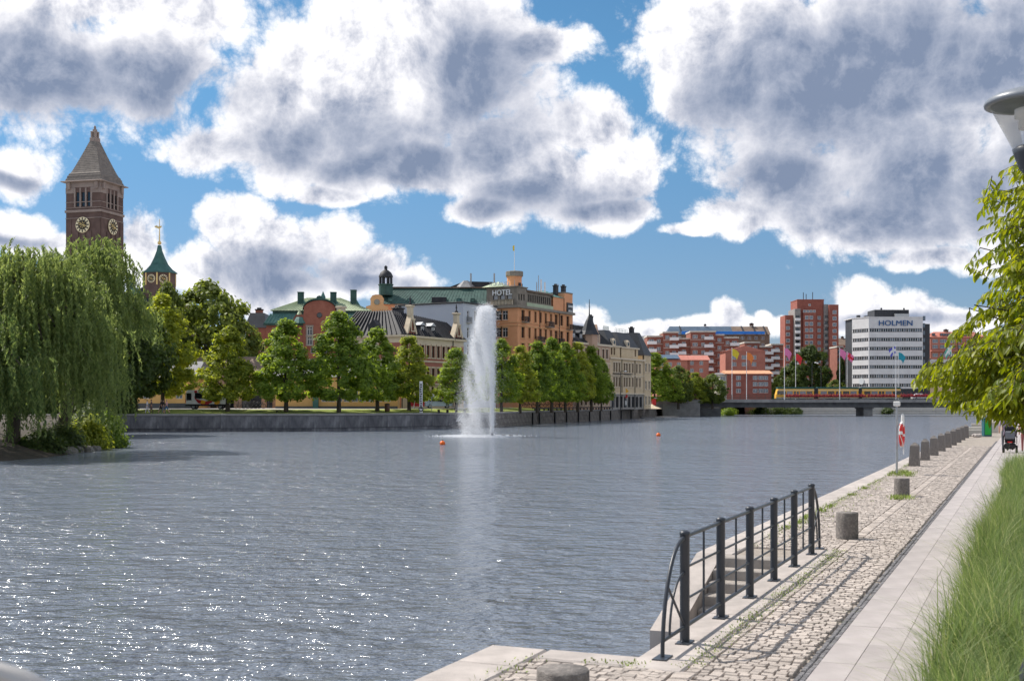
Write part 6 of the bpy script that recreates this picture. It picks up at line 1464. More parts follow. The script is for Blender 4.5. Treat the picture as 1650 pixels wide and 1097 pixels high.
# ------------------------------------------------------------------ granite bollards
def round_bollard(label, px, py_top, seed):
    Y = (CZ - QZ - .44) * F / (py_top - HY); b = MB(); rg = random.Random(seed); r = .188
    b.lathe([(r * 1.0, -.06), (r * 1.0, .1), (r * .99, .3), (r * .985, .425), (r * .955, .44), (.02, .442)], 26)
    b.v = [(x + rg.uniform(-.003, .003), y + rg.uniform(-.003, .003), z) for x, y, z in b.v]
    tag(b.build('round_bollard', M['bollard_stone'], None, (X_(px, Y), Y, QZ)), label, 'bollard', 'short round granite bollards')
round_bollard('short round granite bollard cut off by the bottom edge', 907, 1077, 1)
round_bollard('short round granite bollard beyond the end of the railing', 1365, 825, 2)
round_bollard('short round granite bollard beside the lifebuoy pole', 1453, 770, 3)
for k in range(9):
    Y = 44.1 + 4.55 * k; x = -5.07 + .4267 * Y + .92 + .0; b = MB(); rg = random.Random(50 + k)
    b.lathe([(.265, -.06), (.262, .0), (.215, .74), (.15, .80), (.10, .812), (.085, .845), (.05, .86)], 4, smooth=False, a0=math.pi / 4)
    b.v = [(p[0] + rg.uniform(-.006, .006), p[1] + rg.uniform(-.006, .006), p[2]) for p in b.v]
    o = b.build('tapered_bollard', M['bollard_stone'], None, (x, Y, QZ), (rg.uniform(-.02, .02), rg.uniform(-.02, .02), QA + rg.uniform(-.05, .05)))
    words_ = ('nearest', 'second', 'third', 'fourth', 'fifth', 'sixth', 'seventh', 'eighth', 'farthest')[k]
    tag(o, f'tapered granite bollard on the quay edge, {words_} of the row', 'bollard', 'tapered granite bollards in a row')

# ------------------------------------------------------------------ lifebuoy pole
lx_, ly_ = at(1445, 763.5, QZ)
lp = empty('lifebuoy_pole', (lx_, ly_, QZ), QA, 'grey pole on the quay with small white sign box on top', 'pole')
b = MB(); b.tube([(0, 0, -.05), (0, 0, 2.2)], .035, 10); b.build('pole', M['galvanised'], lp)
b = MB(); b.box((0, 0, 2.27), (.2, .2, .16), 0, 0, .02); b.build('sign_box', M['plastic_white'], lp)
b = MB(); b.box((0, -.1, 1.6), (.05, .16, .04)); b.build('hook', M['galvanised'], lp)
lb = MB(); n1, n2, R1, R2 = 24, 8, .34, .075
for i in range(n1):
    for j in range(n2): a, c = 2 * math.pi * i / n1, 2 * math.pi * j / n2; lb.v.append(((R1 + R2 * math.cos(c)) * math.cos(a), R2 * .8 * math.sin(c), (R1 + R2 * math.cos(c)) * math.sin(a)))
for i in range(n1):
    for j in range(n2): lb.f.append([i * n2 + j, i * n2 + (j + 1) % n2, ((i + 1) % n1) * n2 + (j + 1) % n2, ((i + 1) % n1) * n2 + j]); lb.m.append(1 if i % 6 == 5 or (i % 24) in (4, 5, 6, 7) else 0); lb.sm.append(True)
ring = empty('lifebuoy', (lx_, ly_, QZ + 1.62), math.radians(66), 'red and white lifebuoy hanging on the grey pole', 'lifebuoy')
lb.build('ring', [M['plastic_red'], M['plastic_white']], ring, (0, -.16, -.33))
b = MB(); b.tube([(R1 * 1.25 * math.cos(t * .35), -.16 + .05 * math.sin(t), -.33 + R1 * 1.22 * math.sin(t * .35)) for t in range(19)], .011, 5); b.tube([(.1, -.2, -.62), (.14, -.2, -.85), (.1, -.2, -.98)], .012, 5); b.build('rope', M['plastic_white'], ring)
b = MB(); b.lathe([(.05, 0), (.06, .06), (.05, .28), (.02, .34)], 8, (-.02, -.18, .0)); b.build('line_bag', M['plastic_white'], ring)

# ------------------------------------------------------------------ street lamp at the right edge
LYn = 8.1
la = empty('street_lamp', (X_(1663, LYn), LYn, QZ), 0, 'street lamp with wide dark cap and clear conical glass at the right edge', 'lamp')
lz_ = lambda py: Z_(py - 14, LYn) - QZ
b = MB(); b.lathe([(.085, 0), (.08, .5), (.05, .6), (.045, lz_(292))], 16); b.build('pole', M['rail_paint'], la)
b = MB(); b.lathe([(.05, lz_(294)), (.08, lz_(286)), (.115, lz_(262)), (.125, lz_(254)), (.10, lz_(250))], 28); b.build('collar', M['rail_paint'], la)
m = bpy.data.materials.new('lamp_glass'); m.use_nodes = True; nt = m.node_tree; nt.nodes.clear()
t_ = nt.nodes.new('ShaderNodeBsdfTransparent'); t_.inputs[0].default_value = (.93, .93, .92, 1); g_ = nt.nodes.new('ShaderNodeBsdfPrincipled'); g_.inputs['Base Color'].default_value = (.85, .85, .84, 1); g_.inputs['Roughness'].default_value = .15
fr = nt.nodes.new('ShaderNodeFresnel'); fr.inputs[0].default_value = 1.45; ad = nt.nodes.new('ShaderNodeMath'); ad.operation = 'MULTIPLY_ADD'; ad.inputs[1].default_value = .55; ad.inputs[2].default_value = .05; nt.links.new(fr.outputs[0], ad.inputs[0])
mx = nt.nodes.new('ShaderNodeMixShader'); nt.links.new(ad.outputs[0], mx.inputs[0]); nt.links.new(t_.outputs[0], mx.inputs[1]); nt.links.new(g_.outputs[0], mx.inputs[2]); oo = nt.nodes.new('ShaderNodeOutputMaterial'); nt.links.new(mx.outputs[0], oo.inputs[0])
b = MB(); b.lathe([(.122, lz_(252)), (.262, lz_(184))], 32, caps=False); b.build('glass', m, la)
b = MB(); b.lathe([(.05, lz_(245)), (.05, lz_(222)), (.085, lz_(221)), (.085, lz_(205)), (.11, lz_(203)), (.11, lz_(190))], 16); b.build('lamp_core', M['plastic_white'], la)
b = MB(); b.lathe([(.262, lz_(183)), (.30, lz_(183)), (.304, lz_(179)), (.296, lz_(174)), (.24, lz_(166)), (.14, lz_(159)), (.06, lz_(156)), (.04, lz_(150))], 36, caps=False); b.lathe([(.262, lz_(183)), (.1, lz_(176)), (.01, lz_(175))], 32, caps=False); b.build('cap', M['lamp_paint'], la)
b = MB(); b.lathe([(.034, lz_(158)), (.034, lz_(122)), (.046, lz_(121)), (.046, lz_(108)), (.02, lz_(106))], 14); b.build('finial', M['galvanised'], la)

# ------------------------------------------------------------------ handrail close to the camera on a raised terrace
tr = MB(); tr.bmm((-3.8, -4, QZ - .1), (2.0, 2.5, 2.05), 0, .02); tag(tr.build('terrace', M['concrete']), kind='structure')
hr = empty('handrail', (-1.6, 2.2, 2.05), 0, 'blurred grey tubular handrail in the lower left corner', 'handrail')
hp = [(-1.8, 1.075), (-.9, 1.068), (.3, 1.06), (.55, 1.05)] ; yy = 2.2
def hpt(px, py): return (X_(px, yy) + 1.6, 0, Z_(py, yy) - 2.05)
pts = [(-1.9, 0, hpt(0, 1078)[2] + .10), (-.6, 0, hpt(0, 1078)[2] + .045), hpt(-60, 1074), hpt(0, 1085), hpt(35, 1096), hpt(60, 1110), hpt(78, 1130), hpt(86, 1160), hpt(86, 1240)]
pts.append((pts[-1][0], 0, .0))
b = MB(); b.tube(pts, .021, 14); b.build('tube', M['steel_tube'], hr)
b = MB(); b.tube([(-1.2, 0, 0), (-1.2, 0, hpt(0, 1078)[2] + .06)], .02, 12); b.build('post', M['steel_tube'], hr)

# ------------------------------------------------------------------ people
def person(name, label, loc, rz, H=1.72, top='cloth_white', legs='cloth_black', hair='hair_dark', stride=.22, arm=.18, bare_legs=False, seated=False, group=None, bare_arms=True):
    s = H / 1.72; J = {}
    def j(n, x, y, z, r): J[n] = (Vector((x, y, z)) * s, r * s)
    if not seated:
        j('pel', 0, 0, .95, .145); j('bel', 0, 0, 1.12, .135); j('chs', 0, .01, 1.33, .16); j('nek', 0, 0, 1.49, .062); j('hed', 0, .02, 1.585, .085); j('hd2', 0, .03, 1.66, .09)
        for sd_, q in ((-1, 1), (1, -1)):
            n = 'L' if sd_ < 0 else 'R'; st_ = stride * q
            j('hip' + n, .09 * sd_, 0, .88, .095); j('kne' + n, .10 * sd_, st_ * .55 + .02, .49, .062); j('ank' + n, .10 * sd_, st_ - (.08 if q < 0 else 0), .09, .042); j('toe' + n, .11 * sd_, st_ + .14 - (.08 if q < 0 else 0), .035, .034)
            j('sho' + n, .18 * sd_, 0, 1.42, .065); j('elb' + n, .235 * sd_, -arm * q * .5, 1.15, .045); j('wri' + n, .24 * sd_, -arm * q + .06, .92, .033); j('han' + n, .24 * sd_, -arm * q + .09, .83, .036)
    else:
        j('pel', 0, 0, .58, .15); j('bel', 0, -.02, .75, .145); j('chs', 0, -.05, .97, .165); j('nek', 0, -.03, 1.14, .062); j('hed', 0, 0, 1.235, .085); j('hd2', 0, .01, 1.31, .09)
        for sd_ in (-1, 1):
            n = 'L' if sd_ < 0 else 'R'
            j('hip' + n, .09 * sd_, .06, .56, .1); j('kne' + n, .11 * sd_, .46, .56, .07); j('ank' + n, .10 * sd_, .52, .16, .045); j('toe' + n, .10 * sd_, .66, .12, .036)
            j('sho' + n, .19 * sd_, -.05, 1.07, .068); j('elb' + n, .26 * sd_, .06, .82, .047); j('wri' + n, .25 * sd_, .3, .76, .034); j('han' + n, .25 * sd_, .38, .77, .036)
    E = [('pel', 'bel'), ('bel', 'chs'), ('chs', 'nek'), ('nek', 'hed'), ('hed', 'hd2')]
    for n in 'LR': E += [('pel', 'hip' + n), ('hip' + n, 'kne' + n), ('kne' + n, 'ank' + n), ('ank' + n, 'toe' + n), ('chs', 'sho' + n), ('sho' + n, 'elb' + n), ('elb' + n, 'wri' + n), ('wri' + n, 'han' + n)]
    names = list(J); me = bpy.data.meshes.new('body'); me.from_pydata([tuple(J[n][0]) for n in names], [(names.index(a), names.index(b)) for a, b in E], [])
    o = bpy.data.objects.new('body', me); COL.objects.link(o)
    sk = o.modifiers.new('s', 'SKIN'); sk.use_smooth_shade = True; o.modifiers.new('d', 'SUBSURF').levels = 2
    for i, n in enumerate(names): me.skin_vertices[0].data[i].radius = (J[n][1], J[n][1] * (.78 if n in ('chs', 'bel', 'pel') else 1)); me.skin_vertices[0].data[i].use_root = (n == 'pel')
    bpy.context.view_layer.update(); dg = bpy.context.evaluated_depsgraph_get(); m2 = bpy.data.meshes.new_from_object(o.evaluated_get(dg)); bpy.data.objects.remove(o)
    m2.materials.clear()
    for q in (top, legs, 'skin', 'cloth_black'): m2.materials.append(M[q])
    segs = [(J[a][0], J[b][0], a, b) for a, b in E]
    def cls(a, b):
        if b[:3] == 'toe': return 3
        if b[:3] in ('hip', 'kne'): return 1
        if b[:3] == 'ank': return 2 if bare_legs else 1
        if b[:3] in ('han',) or b in ('hed', 'hd2'): return 2
        if b[:3] == 'wri': return 2 if bare_arms else 0
        return 0
    for p in m2.polygons:
        c = p.center; best = 9; k = 0
        for a, b, na, nb in segs:
            d = b - a; t = max(0, min(1, (c - a).dot(d) / d.length_squared)); q = (c - a - d * t).length
            if q < best: best = q; k = cls(na, nb)
        p.material_index = k; p.use_smooth = True
    e = empty(name, loc, rz, label, 'person', group); link('body', m2, e)
    hd = J['hd2'][0]; b = MB(); b.ball((hd.x, hd.y - .018 * s, hd.z + .02 * s), .098 * s, 12, 8, 0, (.95, 1.05, 1.0)); b.v = [v for v in b.v]; b.build('hair', M[hair], e)
    b = MB(); b.ball((hd.x, hd.y + .088 * s, hd.z - .035 * s), .016 * s, 6, 4); b.build('nose', M['skin'], e)
    return e
FB = 150.9
for label, px, top, legs, hair, stride, bl, rz in (
    ('person in white top and pale trousers walking on the far quay', 237, 'cloth_white', 'cloth_white', 'hair_fair', .2, False, math.pi / 2), ('person in brown clothes walking behind the one in white', 243, 'cloth_brown', 'cloth_brown', 'hair_dark', .12, False, math.pi / 2),
    ('person in black top and shorts walking on the far quay', 258.3, 'cloth_black', 'cloth_black', 'hair_fair', .3, True, math.pi / 2), ('person in black between two walkers in shorts', 263, 'cloth_black', 'cloth_grey', 'hair_dark', .16, False, math.pi / 2), ('person in pink shirt and blue shorts on the far quay', 268, 'cloth_pink', 'cloth_blue', 'hair_fair', .3, True, math.pi / 2)):
    person('person', label, (X_(px, FB), FB + R.uniform(-.3, .3), LZ + .06), rz, 1.7, top, legs, hair, stride, .2, bl, group='walkers on the far quay')
WX, WY = at(1627.5, 729.0, QZ)
rzq = QA - math.pi / 2
wc = empty('wheelchair', (WX, WY, QZ), rzq, 'black electric wheelchair seen from behind on the pale walkway', 'wheelchair')
b = MB(); b.box((0, .05, .33), (.5, .62, .2), 0, 0, .05); b.box((0, -.28, .3), (.44, .16, .26), 0, 0, .04); b.build('base', M['black_metal'], wc)
b = MB(); b.box((0, .08, .5), (.48, .46, .1), 0, 0, .04); b.build('seat', M['cloth_black'], wc)
b = MB(); b.box((0, -.2, .88), (.46, .1, .72), 0, 0, .05); b.build('backrest', M['cloth_black'], wc)
b = MB(); b.box((0, -.32, .82), (.42, .16, .36), 0, 0, .04); b.build('backpack', M['cloth_grey'], wc)
b = MB(); b.box((0, -.37, .5), (.2, .02, .06), 0, 0, .01); b.build('reflector', M['plastic_red'], wc)
for sx in (-1, 1):
    b = MB(); b.box((sx * .29, .08, .74), (.07, .4, .05), 0, 0, .015); b.tube([(sx * .29, -.12, .4), (sx * .29, -.12, .73)], .018, 6); b.build('armrest', M['black_metal'], wc)
    for y_, r in ((-.22, .18), (.42, .1)):
        b = MB(); b.lathe([(r * .55, -.045), (r * .9, -.05), (r, -.03), (r, .03), (r * .9, .05), (r * .55, .045)], 18); w0 = b.build('wheel', M['tyre'], wc, (sx * .28, y_, r), (0, math.pi / 2, 0))
        b = MB(); b.lathe([(r * .5, -.04), (r * .5, .04)], 12); b.build('hub', M['grey_metal'], w0)
person('person', 'person seated in the electric wheelchair on the walkway', (WX + QD.x * .05, WY + QD.y * .05, QZ + .0), rzq, 1.7, 'cloth_purple', 'cloth_grey', 'hair_dark', seated=True)
px_, py_ = WX + QR.x * .62 + QD.x * 1.1, WY + QR.y * .62 + QD.y * 1.1
person('person', 'person in rose-red top walking beside the wheelchair', (px_, py_, QZ), rzq, 1.68, 'cloth_rose', 'cloth_rose', 'hair_dark', .22, .18)
person('person', 'person in purple-grey shirt walking ahead of the wheelchair', (WX - QR.x * .25 + QD.x * 2.2, WY - QR.y * .25 + QD.y * 2.2, QZ), rzq, 1.76, 'cloth_purple', 'cloth_grey', 'hair_dark', .22, .18)

# ------------------------------------------------------------------ small things at the far end of the quay
gx_, gy_ = at(1590, 703, QZ)
g = empty('waste_container', (gx_, gy_, QZ), QA - math.pi / 2 + .35, 'narrow container with bright green front and teal sides', 'container')
b = MB(); b.box((0, 0, .6), (.52, .5, 1.2), 0, 0, .03); b.build('body', M['teal_panel'], g); b = MB(); b.box((.0, -.26, .62), (.42, .03, 1.0), 0, 0, .008); b.build('front_panel', M['green_panel'], g); b = MB(); b.box((0, 0, 1.23), (.56, .54, .06), 0, 0, .02); b.build('lid', M['teal_panel'], g)
for i, (px, Y, w_, h_, d_, lab) in enumerate(((1573, 88, .62, .8, .6, 'upright pale concrete block at the quay end'), (1584, 92, .7, .9, .6, 'second concrete block behind the green container'), (1603, 94, .62, .8, .6, 'concrete block right of the green container'))):
    b = MB(); b.box((0, 0, h_ / 2), (w_, d_, h_), 0, 0, .04); b.bmm((-w_ / 2 - .03, -d_ / 2 - .03, h_ - .09), (w_ / 2 + .03, d_ / 2 + .03, h_ - .0), 0, .02); tag(b.build('concrete_block', M['concrete_pale'], None, (X_(px, Y), Y, QZ), (0, 0, QA)), lab, 'block', 'concrete blocks at the quay end')
b = MB(); b.box((0, 0, .22), (1.5, .5, .44), 0, 0, .03); b.box((.2, .55, .3), (1.9, .5, .6), 0, 0, .03); tag(b.build('low_wall', M['concrete_pale'], None, (X_(1574, 84.5), 84.5, QZ), (0, 0, .1)), 'low stepped concrete wall at the end of the bollard row', 'wall')
for i, (px, Y) in enumerate(((1571, 82.6), (1575, 82.2), (1579, 82.8))):
    bmx = bmesh.new(); bmesh.ops.create_icosphere(bmx, subdivisions=1, radius=.2); rk = random.Random(i)
    for v in bmx.verts: v.co = Vector((v.co.x * rk.uniform(.8, 1.3), v.co.y * rk.uniform(.8, 1.2), v.co.z * .7))
    me = bpy.data.meshes.new('stone'); bmx.to_mesh(me); bmx.free(); me.materials.append(M['granite_light']); tag(link('stone', me, None, (X_(px, Y), Y, QZ + .08)), ('loose stone by the low wall, leftmost', 'loose stone by the low wall, middle', 'loose stone by the low wall beside the green container')[i], 'stone', 'loose stones at the quay end')

# ------------------------------------------------------------------ fountain
FY = 130.0; fxx = X_(793, FY)
fo = empty('fountain', (fxx, FY, 0), 0, 'tall white fountain jet with spray drifting left over the river', 'fountain')
fz = lambda py: Z_(py, FY)
m = bpy.data.materials.new('spray_water'); m.use_nodes = True; nt = m.node_tree; nt.nodes.clear()
d_ = nt.nodes.new('ShaderNodeBsdfDiffuse'); d_.inputs[0].default_value = (.93, .94, .96, 1); t_ = nt.nodes.new('ShaderNodeBsdfTranslucent'); t_.inputs[0].default_value = (.93, .94, .96, 1); m1 = nt.nodes.new('ShaderNodeMixShader'); m1.inputs[0].default_value = .5
nt.links.new(d_.outputs[0], m1.inputs[1]); nt.links.new(t_.outputs[0], m1.inputs[2]); tp = nt.nodes.new('ShaderNodeBsdfTransparent'); m2_ = nt.nodes.new('ShaderNodeMixShader'); m2_.inputs[0].default_value = .7; nt.links.new(tp.outputs[0], m2_.inputs[1]); nt.links.new(m1.outputs[0], m2_.inputs[2]); oo = nt.nodes.new('ShaderNodeOutputMaterial'); nt.links.new(m2_.outputs[0], oo.inputs[0])
def drops(name, pos, size, rng):
    n = len(pos); tri = rng.normal(size=(n, 3, 3)); tri = tri - tri.mean(1, keepdims=True); tri = tri / np.linalg.norm(tri, axis=2, keepdims=True)
    return tag(link(name, fast_mesh(name, pos[:, None, :] + tri * size[:, None, None], 3, m), fo), kind='stuff')
rng = np.random.default_rng(21); top = fz(494)
n = 15000                                                        # rising jet
f = rng.random(n) ** .8; z = f * top; w_ = .10 + .42 * f ** 1.6
P_ = np.stack([rng.normal(size=n) * w_ - .75 * f ** 3.2, rng.normal(size=n) * w_, z + rng.normal(size=n) * .1], 1); drops('jet', P_, rng.uniform(.035, .075, n), rng)
n = 230000                                                       # falling spray, blown to the left
t = rng.random(n) ** .8; z = top * (1 - t ** 1.25) + rng.normal(size=n) * .25; x = -.1 - rng.random(n) ** .9 * (.9 + 2.6 * t ** .8) + rng.normal(size=n) * (.2 + .3 * t); y = rng.normal(size=n) * (.35 + .7 * t)
clump = np.sin(x * 4.0 + z * 1.1) + np.sin(x * 2.3 - z * .6 + 1) + rng.normal(size=n) * 1.3; k = (clump > -1.0) & (z > .02)
drops('falling_spray', np.stack([x, y, z], 1)[k], rng.uniform(.014, .036, k.sum()), rng)
n = 30000                                                        # fine mist round the column
t = rng.random(n); z = top * (1 - t) * 1.0; x = -1.2 + rng.normal(size=n) * (.6 + 1.3 * t); drops('mist', np.stack([x, rng.normal(size=n) * (.6 + .9 * t), np.abs(z) + .05], 1), rng.uniform(.010, .022, n), rng)
n = 18000                                                        # foam on the water
P_ = np.stack([-1.5 + rng.normal(size=n) * 1.7, rng.normal(size=n) * 1.6, np.abs(rng.normal(size=n)) * .06 + .015], 1); drops('foam', P_, rng.uniform(.02, .06, n), rng)
b = MB(); b.lathe([(.14, -.2), (.14, .18), (.08, .3), (.08, .42)], 12); b.build('nozzle', M['black_metal'], fo)
for i, dx in enumerate((1.2, 2.0)): b = MB(); b.lathe([(.2, -.1), (.3, 0), (.3, .08), (.15, .16)], 12, (dx, .2, 0)); b.build('float', M['black_metal'], fo)
for i, (px, py) in enumerate(((713, 716.5), (1061, 702.5))):
    x, Y = at(px, py, 0); bo = empty('buoy', (x, Y, 0), 0, ('orange buoy left of the fountain', 'orange buoy right of the fountain')[i], 'buoy', 'orange marker buoys')
    b = MB(); b.ball((0, 0, .12), .24, 14, 9); b.build('ball', M['orange_float'], bo); b = MB(); b.lathe([(.05, .33), (.05, .42), (.02, .44)], 8); b.build('eye', M['black_metal'], bo)

# ------------------------------------------------------------------ vehicles
def wheel(parent, x, y, r=.33, w_=.22):
    b = MB(); b.lathe([(r * .62, -w_ / 2), (r * .94, -w_ / 2), (r, -w_ / 3), (r, w_ / 3), (r * .94, w_ / 2), (r * .62, w_ / 2)], 18); o = b.build('wheel', M['tyre'], parent, (x, y, r), (math.pi / 2, 0, 0))
    b = MB(); b.lathe([(r * .6, -w_ / 2 - .005), (r * .6, w_ / 2 + .005)], 14); b.build('rim', M['galvanised'], o)
def extr_body(parent, name, prof, wd, m, bev=.06):
    """side profile (x, z) swept across the width, edges rounded in"""
    b = MB(); n = len(prof); rings = [(-wd / 2, .94), (-wd / 2 + bev * .0 + .02, 1.0), (wd / 2 - .02, 1.0), (wd / 2, .94)]
    cx_ = sum(p[0] for p in prof) / n; cz_ = sum(p[1] for p in prof) / n; vs = []
    for y, k in ((-wd / 2, .965), (-wd / 2 + bev, 1), (wd / 2 - bev, 1), (wd / 2, .965)): vs += [(cx_ + (x - cx_) * k, y, cz_ + (z - cz_) * k) for x, z in prof]
    fs = [list(range(n))[::-1], list(range(3 * n, 4 * n))]
    for q in range(3): fs += [[q * n + i, q * n + (i + 1) % n, (q + 1) * n + (i + 1) % n, (q + 1) * n + i] for i in range(n)]
    b.add(vs, fs, 0, False); return b.build(name, m, parent)
def pane(parent, pts, y, m='glass', name='window'):
    b = MB(); sg_ = -1 if y < 0 else 1; b.extr([(x, y, z) for x, z in pts], (0, .02 * sg_, 0)); return b.build(name, M[m], parent)
vx, vy = X_(334.5, 163.5), 163.5
van = empty('minibus', (vx, vy, UZ - .02), .06, 'white minibus with red and yellow swoosh livery on the far quay', 'minibus')
vb = extr_body(van, 'body', [(-2.72, .42), (-2.75, 1.2), (-2.68, 2.35), (-2.5, 2.55), (1.25, 2.58), (1.65, 2.38), (2.2, 1.62), (2.72, 1.42), (2.85, 1.1), (2.85, .45)], 2.0, M['vehicle_white'], .14)
pane(van, [(-1.45, 1.42), (1.05, 1.42), (1.05, 2.18), (-1.5, 2.18)], -1.005, 'glass')
pane(van, [(1.25, 1.45), (2.1, 1.5), (1.65, 2.15), (1.25, 2.18)], -1.005, 'glass')
pane(van, [(-2.6, 1.2), (-1.95, 1.2), (-1.95, 2.15), (-2.6, 2.15)], -1.005, 'glass')
pane(van, [(-1.4, 1.4), (-1.6, 1.9), (-1.5, 1.4), (-1.1, .85), (-.5, .62), (.2, .62), (.75, .9), (1.05, 1.4), (.6, 1.38), (.2, 1.1), (-.4, 1.1)], -1.008, 'vehicle_red', 'livery')
pane(van, [(-1.55, 2.2), (-1.6, 2.5), (-1.2, 2.5), (-1.2, 2.2)], -1.008, 'vehicle_red', 'livery'); pane(van, [(.6, 2.2), (.6, 2.5), (1.15, 2.52), (1.15, 2.2)], -1.008, 'vehicle_red', 'livery')
pane(van, [(1.08, .7), (1.45, .62), (1.85, .8), (1.8, 1.25), (1.3, 1.35), (1.18, 2.2), (1.08, 2.2)], -1.010, 'vehicle_yellow', 'livery'); pane(van, [(-.75, .75), (-.2, .7), (-.05, 1.1), (-.6, 1.25)], -1.014, 'vehicle_yellow', 'livery')
pane(van, [(-2.75, .42), (2.85, .42), (2.85, .68), (-2.75, .68)], -1.004, 'black_metal', 'sill')
b = MB(); b.bmm((-2.78, -.8, 1.3), (-2.72, .8, 2.2)); b.build('rear_window', M['glass'], van)
b = MB(); b.bmm((-2.79, -.95, .9), (-2.73, -.78, 1.35)); b.build('tail_light', M['plastic_red'], van)
for x in (-1.7, 1.85):
    for y in (-.88, .88): wheel(van, x, y, .36)
def car(label, x, y, rz, m, group=None, L=4.3, z=UZ + .02, hgt=1.48):
    e = empty('parked_car', (x, y, z), rz, label, 'car', group); k = L / 4.3
    extr_body(e, 'body', [(-2.1 * k, .3), (-2.12 * k, .85), (-1.95 * k, 1.0), (1.15 * k, .98), (2.0 * k, .82), (2.13 * k, .62), (2.1 * k, .3)], 1.76, M[m], .12)
    extr_body(e, 'cabin', [(-1.75 * k, .98), (-1.5 * k, 1.36), (-1.1 * k, hgt), (.1 * k, hgt), (.95 * k, .98)], 1.5, M[m], .12)
    for sy in (-1, 1):
        pane(e, [(-1.45 * k, 1.02), (-.45 * k, 1.02), (-.45 * k, 1.38), (-1.3 * k, 1.34)], sy * .755); pane(e, [(-.38 * k, 1.02), (.75 * k, 1.02), (.12 * k, 1.38), (-.38 * k, 1.38)], sy * .755)
        for xx_ in (-1.3 * k, 1.32 * k): wheel(e, xx_, sy * .78, .31, .2)
        b = MB(); b.box((2.05 * k, sy * .62, .68), (.12, .34, .16), 0, 0, .03); b.build('headlight', M['plastic_white'], e); b = MB(); b.box((-2.09 * k, sy * .66, .78), (.08, .26, .16), 0, 0, .02); b.build('tail_light', M['plastic_red'], e)
    b = MB(); b.add([(.98 * k, -.66, 1.0), (.98 * k, .66, 1.0), (.2 * k, .58, hgt - .04), (.2 * k, -.58, hgt - .04)], [[0, 1, 2, 3]]); b.build('windscreen', M['glass'], e); b = MB(); b.add([(-1.78 * k, -.66, 1.0), (-1.2 * k, -.58, hgt - .06), (-1.2 * k, .58, hgt - .06), (-1.78 * k, .66, 1.0)], [[0, 1, 2, 3]]); b.build('rear_window', M['glass'], e)
    return e
car('silver-blue estate car parked before the gabled house', X_(706, 184), 184, .15, 'vehicle_silver')
car('bright blue car parked beyond the lime trees', X_(977, 262), 262, SA, 'vehicle_blue', L=4.0)
pk = car('white pickup car on the bridge behind the tram', X_(1484, 331), 331, 0, 'vehicle_white', z=BZ + .02, L=5.2, hgt=1.7); pk['category'] = 'pickup'; pk.name = 'pickup_car'
# tram
TYr = 331.0
tx0 = X_(1249, TYr); tL = X_(1452, TYr) - tx0
tram = empty('tram', (tx0, TYr, BZ + .01), 0, 'orange three-section tram with dark green roof band on the bridge', 'tram')
secs = [(0, (1310 - 1249) / 203), ((1316.5 - 1249) / 203, (1381.5 - 1249) / 203), ((1387 - 1249) / 203, 1.0)]
for i, (a, c) in enumerate(secs):
    x0, x1 = a * tL, c * tL; sl0, sl1 = (.55 if i == 0 else 0), (.55 if i == 2 else 0)
    o = extr_body(tram, 'body', [(x0, .35), (x0 + sl0 * .1, 1.3), (x0 + sl0, 2.95), (x1 - sl1, 2.95), (x1 - sl1 * .1, 1.3), (x1, .35)], 2.5, M['tram_orange'], .12)
    b = MB(); b.bmm((x0 + sl0, -1.262, 2.45), (x1 - sl1, 1.262, 2.8)); b.build('cream_band', M['tram_cream'], o)
    b = MB(); b.bmm((x0 + sl0 - .1, -1.1, 2.96), (x1 - sl1 + .1, 1.1, 3.42), 0, .06); b.build('roof_unit', M['tram_green'], o)
    b = MB(); b.bmm((x0 + .1, -1.262, .3), (x1 - .1, 1.262, .62)); b.build('skirt', M['concrete_pale'], o)
    n = 5; xs = spread(x0 + .5 + sl0, x1 - .4 - sl1, n)
    for q, xw in enumerate(xs):
        ww_ = (x1 - x0 - 1) / n - .3
        if q == 2: b = MB(); b.bmm((xw - ww_ / 2, -1.285, .66), (xw + ww_ / 2, -1.24, 2.4)); dd = b.build('door', M['tram_orange'], o); [MB().bmm((xw - ww_ / 2 + .1 + s_ * ww_ / 2, -1.3, 1.0), (xw - .08 + s_ * ww_ / 2, -1.27, 2.3)).build('window', M['glass'], dd) for s_ in (0, 1)]
        else: b = MB(); b.bmm((xw - ww_ / 2, -1.28, 1.42), (xw + ww_ / 2, -1.23, 2.32)); b.build('window', M['glass_pale'] if (q + i) % 2 else M['glass'], o)
    if i == 0: b = MB(); b.bmm((x0 + .3, -1.275, 1.45), (x0 + 2.1, -1.2, 2.42)); b.build('window', M['glass'], o)
    if i == 2: b = MB(); b.bmm((x1 - 2.0, -1.275, 1.4), (x1 - .3, -1.2, 2.42)); b.build('window', M['glass'], o)
    for xb in (x0 + (x1 - x0) * .3, x0 + (x1 - x0) * .7): b = MB(); b.bmm((xb - .9, -1.0, .02), (xb + .9, 1.0, .4)); b.build('bogie', M['black_metal'], o)
for a, c in ((secs[0][1], secs[1][0]), (secs[1][1], secs[2][0])):
    b = MB(); x0, x1 = a * tL, c * tL
    for k in range(5): q0 = x0 + (x1 - x0) * k / 5; b.bmm((q0 + .01, -1.16 - .05 * (k % 2), .35), (q0 + (x1 - x0) / 5 - .005, 1.16 + .05 * (k % 2), 3.2))
    b.build('bellows', M['charcoal'], tram)
b = MB(); xp = X_(1358, TYr) - tx0; b.tube([(xp, 0, 3.4), (xp + 1.6, 0, 4.3), (xp + .2, 0, 5.2)], .05, 5); b.tube([(xp + .2, -.8, 5.2), (xp + .2, .8, 5.2)], .05, 5); b.build('pantograph', M['charcoal'], tram)
